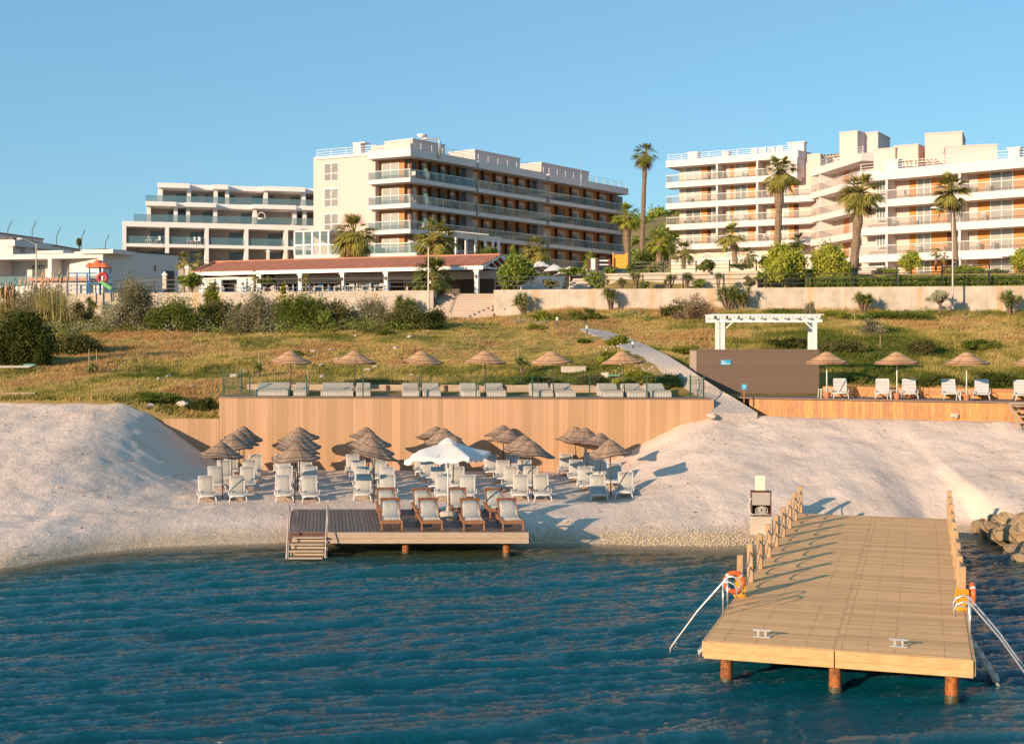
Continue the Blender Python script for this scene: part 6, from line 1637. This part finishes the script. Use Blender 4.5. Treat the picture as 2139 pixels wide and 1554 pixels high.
tree(1020,556,530,30,14,128,'low dark bush above the tiled roof end','dkgreen',seed=6,nl=2000)
tree(1230,560,548,9,16,121,'small cypress by the pool terrace','green2','cypress',seed=7,nl=700,size=.12)
tree(1963,652,618,30,18,94.8,'small grey olive tree against the wall beside the lamp post','silver','olive_tree',seed=8,z=8.9,nl=1500,size=.08,ncl=16)
tree(1250,603,585,26,18,110,'leafy shrub tree by the garden stairs','green2',seed=9,z=10.8,nl=1800)
tree(1355,560,535,28,14,122,'dark hedge tree between the hotels','dkgreen',seed=10,nl=2200)
tree(2135,582,545,22,26,104,'bright leafy tree at the right edge','bright',seed=11,z=12.4,nl=1800)
tree(2020,580,565,40,10,106,'low green shrubs before the right hotel terrace','green2','shrub',seed=12,z=12.4,nl=1400)
tree(1600,560,548,14,12,108,'dark shrub at the end of the upper terrace','dkgreen','shrub',seed=14,z=12.5,nl=1000)
tree(1480,562,552,16,8,106,'flowering shrub on the terrace beside the arched window','dkgreen','shrub',seed=15,z=12.5,nl=700)
tree(165,528,506,6,10,170,'tiny conifer on the ridge behind the villas','dkgreen','conifer',seed=13,nl=500,size=.15)
tree(560,606,588,22,10,110,'dark small shrub on the restaurant terrace','dkgreen','shrub',seed=16,z=10.8,nl=700)
tree(400,602,585,26,18,109,'green shrub at the left end of the restaurant','green2','shrub',seed=17,z=10.8,nl=1500)

def bush(px,pyb,wpx,hpx,label,lm,seed,Y=None,nl=3200,size=.11,name='shrub',group='wild shrubs below the terrace wall',ncl=40,dy=None,stems=False):
    g=np.random.default_rng(seed)
    if Y is None: x,y,z=hit(px,pyb)
    else:
        y=Y; x=(px-CX)/K*Y; z=float(grass_z(x,y))
    s=y/K; RX=wpx*s/2; RZ=hpx*s; top=at(px,pyb-hpx,y)[2]-z
    RZ=max(RZ,top); o=empty(name,(x,y,z),label,'shrub',group)
    mb=MB(); leafcloud(mb,g,(0,0,RZ*.40),(RX*.9,(dy or RX*.6),RZ*.50),ncl,int(nl*2.0),size*.66,hollow=.25,zmin=0,spread=.19)
    for q in range(4): leafcloud(mb,g,(g.uniform(-.9,.9)*RX,g.uniform(-.5,.3)*RX,RZ*g.uniform(.12,.3)),(RX*g.uniform(.25,.45),RX*.3,RZ*g.uniform(.18,.35)),9,int(nl*.22),size*.66,hollow=.2,zmin=0,spread=.28); mb.build('foliage',M[lm],o)
    mb=MB()
    for k in range(7):
        a=g.uniform(0,2*PI); mb.tube([(0,0,-.1),(math.cos(a)*RX*.3,math.sin(a)*RX*.3,RZ*.4),(math.cos(a)*RX*.7,math.sin(a)*RX*.6,RZ*g.uniform(.5,.95))],[.05,.035,.012],4)
    mb.build('branches',M['dry'] if stems else M['bark'],o); return o
B=[(52,762,135,128,'big dark green bush at the left edge above the old skiff','dkgreen',1,None,15000,.10,90),
   (285,668,108,98,'large silvery bush before the shaded villa wall','silver',2,96,11000,.09,60),
   (90,664,120,80,'silvery green bush at far left behind the big dark one','silver',3,98,7000,.10,50),
   (15,640,60,50,'olive bush at the left edge before the villa','olive',4,100,3500,.11,30),
   (175,665,70,40,'olive shrub between the reeds and the silvery bush','olive',5,97,2600,.1,30),
   (160,742,110,50,'low dark green shrub right of the big dark bush','olive',6,None,5000,.09,40),
   (385,668,110,48,'wide dark green shrub right of the silvery bush','green2',7,95,5200,.10,45),
   (460,668,80,42,'mid green shrub under the left end of the restaurant','olive',8,96,3600,.1,30),
   (540,668,90,62,'grey green twiggy shrub below the restaurant','silver',9,95,4600,.09,40),
   (595,650,56,54,'fig like leafy green shrub against the retaining wall','bright',10,101,2400,.13,26),
   (640,672,100,56,'dark green rounded shrub below the restaurant middle','green2',11,95,5200,.10,40),
   (700,668,70,42,'low olive shrub right of the dark rounded one','olive',12,95,2800,.1,30),
   (775,670,84,56,'dry grey shrub with pale twigs left of the yucca','silver',13,96,3600,.08,36),
   (850,680,90,40,'low brown green shrub below the green yucca','olive',14,94,3600,.1,30),
   (900,676,60,30,'low dark shrub at the foot of the lamp post','dkgreen',15,94.5,2200,.09,24),
   (440,640,50,52,'fig like shrub against the wall under the white restaurant front','bright',16,103,1600,.14,18),
   (1460,664,90,52,'tall twiggy dry shrub left of the white pergola','dry',17,92,2600,.07,30),
   (1430,658,90,30,'green shrubs at the wall foot left of the pergola','olive',18,94,3000,.1,30),
   (1690,658,30,36,'small grey olive shrub at the wall above the pergola','silver',19,94,900,.08,12),
   (1640,656,110,14,'low bright green shrubs at the wall foot above the pergola','green2',20,95,2200,.09,30),
   (1860,660,150,16,'low green hedge of weeds at the wall foot at right','green2',21,94,2600,.09,30),
   (1740,660,80,14,'low weeds at the wall foot beside the yucca','bright',22,94,1400,.08,20),
   (1820,702,60,36,'grey twiggy shrub on the slope at right','silver',23,None,1500,.08,18),
   (1930,745,60,40,'grey green shrub on the slope above the promenade','olive',24,None,2000,.09,20),
   (1650,727,90,22,'dark shrub on the slope behind the pergola','dkgreen',25,None,2000,.09,22),
   (1760,735,110,28,'dark shrub on the slope right of the pergola','olive',26,None,3000,.09,30),
   (1945,812,120,32,'dark green weeds behind the promenade loungers, left','dkgreen',27,None,3800,.07,30),
   (2085,812,110,36,'dark green weeds behind the promenade loungers, right','dkgreen',28,None,3800,.07,30),
   (1790,812,90,28,'green weeds right of the brown kiosk','green2',29,None,2600,.07,24),
   (1292,722,56,22,'bright green shrub left of the gravel path bend','bright',30,None,3000,.07,26),
   (1222,716,30,10,'small green shrub above the gravel path bend','green2',31,None,1600,.07,18),
   (1280,762,76,34,'large bright green shrub beside the path middle','bright',32,None,4800,.07,34),
   (1335,806,84,34,'bright weeds with white flowers beside the lower path','bright',33,None,5200,.06,34),
   (1395,812,60,34,'green shrub at the right end of the upper deck','green2',34,None,2600,.06,22),
   (1240,806,60,26,'low green weeds behind the upper deck sunbeds','olive',35,None,1900,.06,20),
   (1130,806,110,24,'dark weeds behind the upper deck, near the small yucca','dkgreen',36,None,2800,.06,26),
   (790,806,140,20,'low weeds behind the upper deck umbrellas at left','olive',37,None,2800,.06,30),
   (420,862,70,30,'dark green weeds above the low clad wall','dkgreen',38,None,2600,.06,22),
   (330,842,110,26,'green weeds along the sand at left','green2',39,None,2800,.06,26),
   (1225,655,60,14,'low green weeds at the wall foot near the upright yucca','green2',40,95,1500,.08,20),
   (1140,657,80,14,'bright low weeds at the wall foot by the stairs yucca','bright',41,95,1500,.08,20),
   (620,745,28,14,'small green tuft in the dry field','green2',42,None,600,.06,10),
   (810,700,44,14,'small green tuft in the field right of centre','green2',43,None,800,.06,12),
   (1120,690,40,14,'small green tuft near the top of the path','bright',44,None,700,.06,12),
   (1430,740,70,22,'green weeds on the slope right of the path','bright',45,None,1900,.07,20),
   (2050,730,90,24,'green weeds on the right hand slope','green2',46,None,2200,.07,24)]
for px,py,w_,h_,lab,lm,sd_,Y,nl,sz_,nc in B: bush(px,py,w_*(1.15 if 300<px<930 and py>630 and Y else 1),h_*(1.22 if 300<px<930 and py>630 and Y else 1),lab,lm,sd_,Y,nl,sz_,ncl=nc,stems=lm in('dry','silver'))
def reeds():
    for i,(px,py,Y,w_,H,n) in enumerate([(112,664,97,2.4,4.2,520),(62,650,99,2.8,3.3,260),(15,650,99,2.4,3.0,160)]):
        g=np.random.default_rng(70+i); x=(px-CX)/K*Y; z=float(grass_z(x,Y)); o=empty('giant_reed',(x,Y,z),['tall clump of golden green reeds before the villas','reeds with buff plumes left of the tall clump','sparse buff plumed reeds at the left edge'][i],'reeds','giant reeds at far left')
        B_=np.stack([g.normal(0,w_*.28,n),g.normal(0,.5,n),np.zeros(n)],1); D=np.stack([g.normal(0,.16,n),g.normal(0,.12,n),np.ones(n)],1); D/=np.linalg.norm(D,axis=1,keepdims=True)
        mb=MB(); blades(mb,g,B_,D,g.uniform(.6,1,n)*H,.022,.06,4)
        m=n*2; idx=g.integers(0,n,m); t=g.uniform(.3,.85,m); b2=B_[idx]+D[idx]*(H*.8*t)[:,None]; az=g.uniform(0,2*PI,m); d2=np.stack([np.cos(az)*.7,np.sin(az)*.7,np.full(m,.6)],1)
        blades(mb,g,b2,d2,.7,.02,.55,2); mb.build('canes',M['reedgrass'],o)
        mb=MB(); k=10+6*i; B3=np.stack([g.normal(0,w_*.3,k),g.normal(0,.4,k),g.uniform(.75,1.0,k)*H],1)
        for p in B3: mb.tube([tuple(p-np.array([0,0,1.2])),tuple(p),tuple(p+np.array([.05,0,.35])),tuple(p+np.array([.12,0,.8]))],[.012,.02,.08,.01],5)
        mb.build('plume',mat('reed_plume',(.58,.38,.22),(.44,.28,.15),1) if i==0 else bpy.data.materials['reed_plume'],o)
reeds()
def stalks():
    for px,py,hp,lab in ((185,782,52,'left bare flower stalk in the field at left'),(201,782,52,'right bare flower stalk in the field at left'),(540,785,50,'bare pale flower stalk behind the mesh fence'),(1081,765,42,'bare pale stalk beside the small yucca'),(1784,690,48,'thin dry stalk on the slope right of the pergola'),(1838,730,32,'broken grey stick on the right hand slope')):
        x,y,z=hit(px,py); o=empty('flower_stalk',(x,y,z),lab,'stalk'); h=hp*y/K; mb=MB(); mb.tube([(0,0,0),(.03,0,h*.6),(.0,0,h)],[.03,.035,.02],5); mb.build('stem',M['dry'],o)
stalks()
def hedge():
    g=np.random.default_rng(5); mb=MB()
    x0=(1685-CX)/K*100.5; x1=43; n=46000; X=g.uniform(x0,x1,n); Y=wallY(X)+g.uniform(.6,2.2,n); Z=10.7+g.uniform(0,1,n)**.6*(.85+.25*fbm(X*.8,Y,2)*2)
    P=np.stack([X,Y,Z],1); a=rand_dirs(g,n); b=np.cross(a,rand_dirs(g,n)); s=.085*g.uniform(.6,1.4,n)[:,None]
    v=np.stack([P-a*s,P-b*s*.6,P+a*s,P+b*s*.6],1).reshape(-1,3); mb.addnp(v,np.arange(n*4).reshape(-1,4),np.clip(fbm(X*2,Z*2,2)*1.2-.1+g.uniform(-.2,.2,n),0,1))
    o=mb.build('clipped_hedge',M['green2']); tag(o,'long clipped green hedge behind the fence at right','hedge')
hedge()

# ------------------------------------------------------------------ the dry grass: countless tufts, one object
def field():
    g=np.random.default_rng(77)
    n=190000; Y=61.02+(wallYmax-61.02)*g.random(n)**1.08; X=(g.random(n)*2-1)*(Y*.43+3.5)
    keep=(Y<wallY(X)-.1)
    keep&=~((X>-13.7)&(X<8.6)&(Y<65.2))                       # upper deck
    keep&=~((X>8.6)&(X<14.8)&(Y<65.7))                          # kiosk
    keep&=~((X>9.0)&(Y<PE(X)+3.3))
    X,Y=X[keep],Y[keep]
    # keep the gravel path clear
    cl=np.array([[(a[0]+b[0])/2,(a[1]+b[1])/2,math.hypot(a[0]-b[0],a[1]-b[1])/2] for a,b in zip(PLW,PRW)])
    d=np.full(len(X),9e9)
    for i in range(len(cl)-1):
        for t in np.linspace(0,1,9):
            c=cl[i]*(1-t)+cl[i+1]*t; rr=np.maximum(c[2]*.93,.25); d=np.minimum(d,np.hypot(X-c[0],Y-c[1])-rr)
    k=d>0; X,Y,d=X[k],Y[k],d[k]; n=len(X)
    P1=fbm(X*.16+3,Y*.11+1,4); P2=fbm(X*.6+9,Y*.4,3); P3=fbm(X*1.7,Y*1.2+4,3)
    bare=sm(-16,-4,X)*(1-sm(6,12,X))*sm(70,76,Y)*(1-sm(92,99,Y))           # the mown, brownish middle of the field
    H=(.12+.32*P2)*(1-.55*bare)*(.75+.5*sm(92,101,Y))*(1+.4*sm(10,14,X))
    dens=(P3+.25*P2>.42)|(g.random(n)<.45)|(Y<63)
    X,Y,H,P1,P2,P3,bare=[q[dens] for q in (X,Y,H,P1,P2,P3,bare)]; n=len(X); Z=grass_z(X,Y)
    tone=np.clip((P1-.47)*2.1+.60+(P2-.47)*1.4+bare*.24-.12*sm(10,14,X)+.12*sm(94,101,Y),0,1)
    tone=np.where((P3>.60)&(P2<.52),tone*.35,tone)
    nb=5; v=[];r=[]
    for b in range(nb):
        az=g.uniform(0,2*PI,n); el=g.uniform(.7,1.45,n); L=H*g.uniform(.6,1.25,n)
        bx=X+g.normal(0,.07,n); by=Y+g.normal(0,.07,n); wx=np.cos(az+PI/2)*.026; wy=np.sin(az+PI/2)*.026
        tx=bx+np.cos(az)*np.cos(el)*L+.12*L; ty=by+np.sin(az)*np.cos(el)*L; tz=Z+np.sin(el)*L
        v.append(np.stack([np.stack([bx-wx,by-wy,Z-.03],1),np.stack([bx+wx,by+wy,Z-.03],1),np.stack([tx,ty,tz],1)],1)); r.append(np.clip(tone+g.uniform(-.16,.16,n),0,1))
    v=np.concatenate(v).reshape(-1,3); r=np.concatenate(r); mb=MB(); mb.addnp(v,np.arange(len(v)).reshape(-1,3),r)
    m,t,b=newmat('field_grass_blades'); b.inputs['Roughness'].default_value=.8; b.inputs['Specular IOR Level'].default_value=.15
    a=N(t,'Attribute'); a.attribute_name='var'
    rp=ramp(t,[(0,(.12,.16,.022)),(.25,(.30,.265,.065)),(.45,(.44,.36,.09)),(.65,(.66,.49,.18)),(.82,(.62,.42,.17)),(1,(.54,.32,.13))]); t.links.new(a.outputs['Fac'],rp.inputs[0]); t.links.new(rp.outputs[0],b.inputs['Base Color'])
    tr=N(t,'BsdfTranslucent'); t.links.new(rp.outputs[0],tr.inputs[0]); ms=N(t,'MixShader'); ms.inputs[0].default_value=.42; t.links.new(b.outputs[0],ms.inputs[1]); t.links.new(tr.outputs[0],ms.inputs[2]); t.links.new(ms.outputs[0],t.nodes['Material Output'].inputs[0])
    tag(mb.build('field_grass',m),kind='stuff')
wallYmax=114
field()
def flowers():
    g=np.random.default_rng(6); mb=MB()
    for (px,py,w_,h_,k) in ((1325,788,80,34,40),(1280,750,60,26,24)):
        for i in range(k):
            x,y,z=hit(px+g.uniform(-w_/2,w_/2),py+g.uniform(-h_/2,h_/2)); mb.box((x,y,z+g.uniform(.3,.75)),(.05,.05,.025),rz=g.uniform(0,3),tilt=.6)
    tag(mb.build('wild_flowers',M['white']),kind='stuff')
flowers()

def hill_scrub():
    g=np.random.default_rng(15); mb=MB()
    for i in range(150):
        X=g.uniform(12,60); Y=g.uniform(200,262); Z=float(hill_fz(np.array([[X]]),np.array([[Y]]))[0,0]); r=g.uniform(1.2,3.2)
        leafcloud(mb,g,(X,Y,Z+r*.3),(r,r,r*.55),9,170,.30,hollow=.2,spread=.25)
    tag(mb.build('hill_scrub',M['green2']),kind='stuff')
hill_scrub()

def undergrowth():
    g=np.random.default_rng(31)
    for nm,lm,k,hh in (('undergrowth','olive',190,1.15),('undergrowth','silver',80,1.3),('undergrowth','green2',130,1.25)):
        mb=MB()
        for i in range(k):
            px=g.uniform(-40,925) if i%4 else g.uniform(925,2150); Y=g.uniform(92.5,102) if px<925 else g.uniform(93,100)
            X=(px-CX)/K*Y
            if Y>wallY(X)-1: Y=float(wallY(X))-1.2
            sc=1 if px<925 else .38
            Z=float(grass_z(X,Y)); r=g.uniform(.6,1.6)*(.6 if px>925 else 1); h=hh*g.uniform(.4,1.3)*sc
            leafcloud(mb,g,(X,Y,Z+h*.4),(r,r*.6,h*.55),10,int(150*r),.055,hollow=.2,zmin=Z,spread=.28)
        tag(mb.build(nm,M[lm]),kind='stuff')
undergrowth()
for i,(px,py,pc,rx,rz,Y,lm) in enumerate([(1060,606,596,24,10,106,'green2'),(1150,600,592,20,9,106,'olive'),(1130,585,578,26,9,112,'dkgreen'),(1200,572,566,30,8,114,'green2'),(1275,575,566,18,10,112,'green2'),(1330,562,555,26,10,112,'dkgreen'),(1345,600,594,16,8,104.5,'green2'),(1460,600,592,18,9,104,'green2'),(1565,600,590,16,11,103,'olive'),(1470,566,560,24,6,107,'green2'),(1550,562,556,22,7,107,'dkgreen'),(1600,596,580,30,16,104.5,'green2'),(1690,592,575,34,14,105,'bright'),(1850,578,570,34,8,108,'green2'),(1760,590,572,24,14,105,'green2'),(2080,578,570,34,8,105,'olive'),(1380,562,556,18,7,112,'olive')]):
    tree(px,py,pc,rx,rz,Y,['low bush behind the fence by the stairs','olive bush below the round dark tree','dark planting under the pool parasols','hedge line of the pool terrace','bush beside the yellow screen','dark bush between the two hotels','small bush behind the fence near the upper wall','bush at the foot of the upper terrace wall','olive bush at the right end of the upper terrace wall','low planting on the upper terrace, left','low planting on the upper terrace, right','bush under the left bright green tree','bright bush between the bright green trees','low planting before the curved hotel','bush at the foot of the leaning palm','olive planting at the right edge terrace','olive bush under the two close palms'][i],lm,'shrub',40+i,nl=900,size=.13,cat='shrub',ncl=16,group='shrubs planted on the terraces')
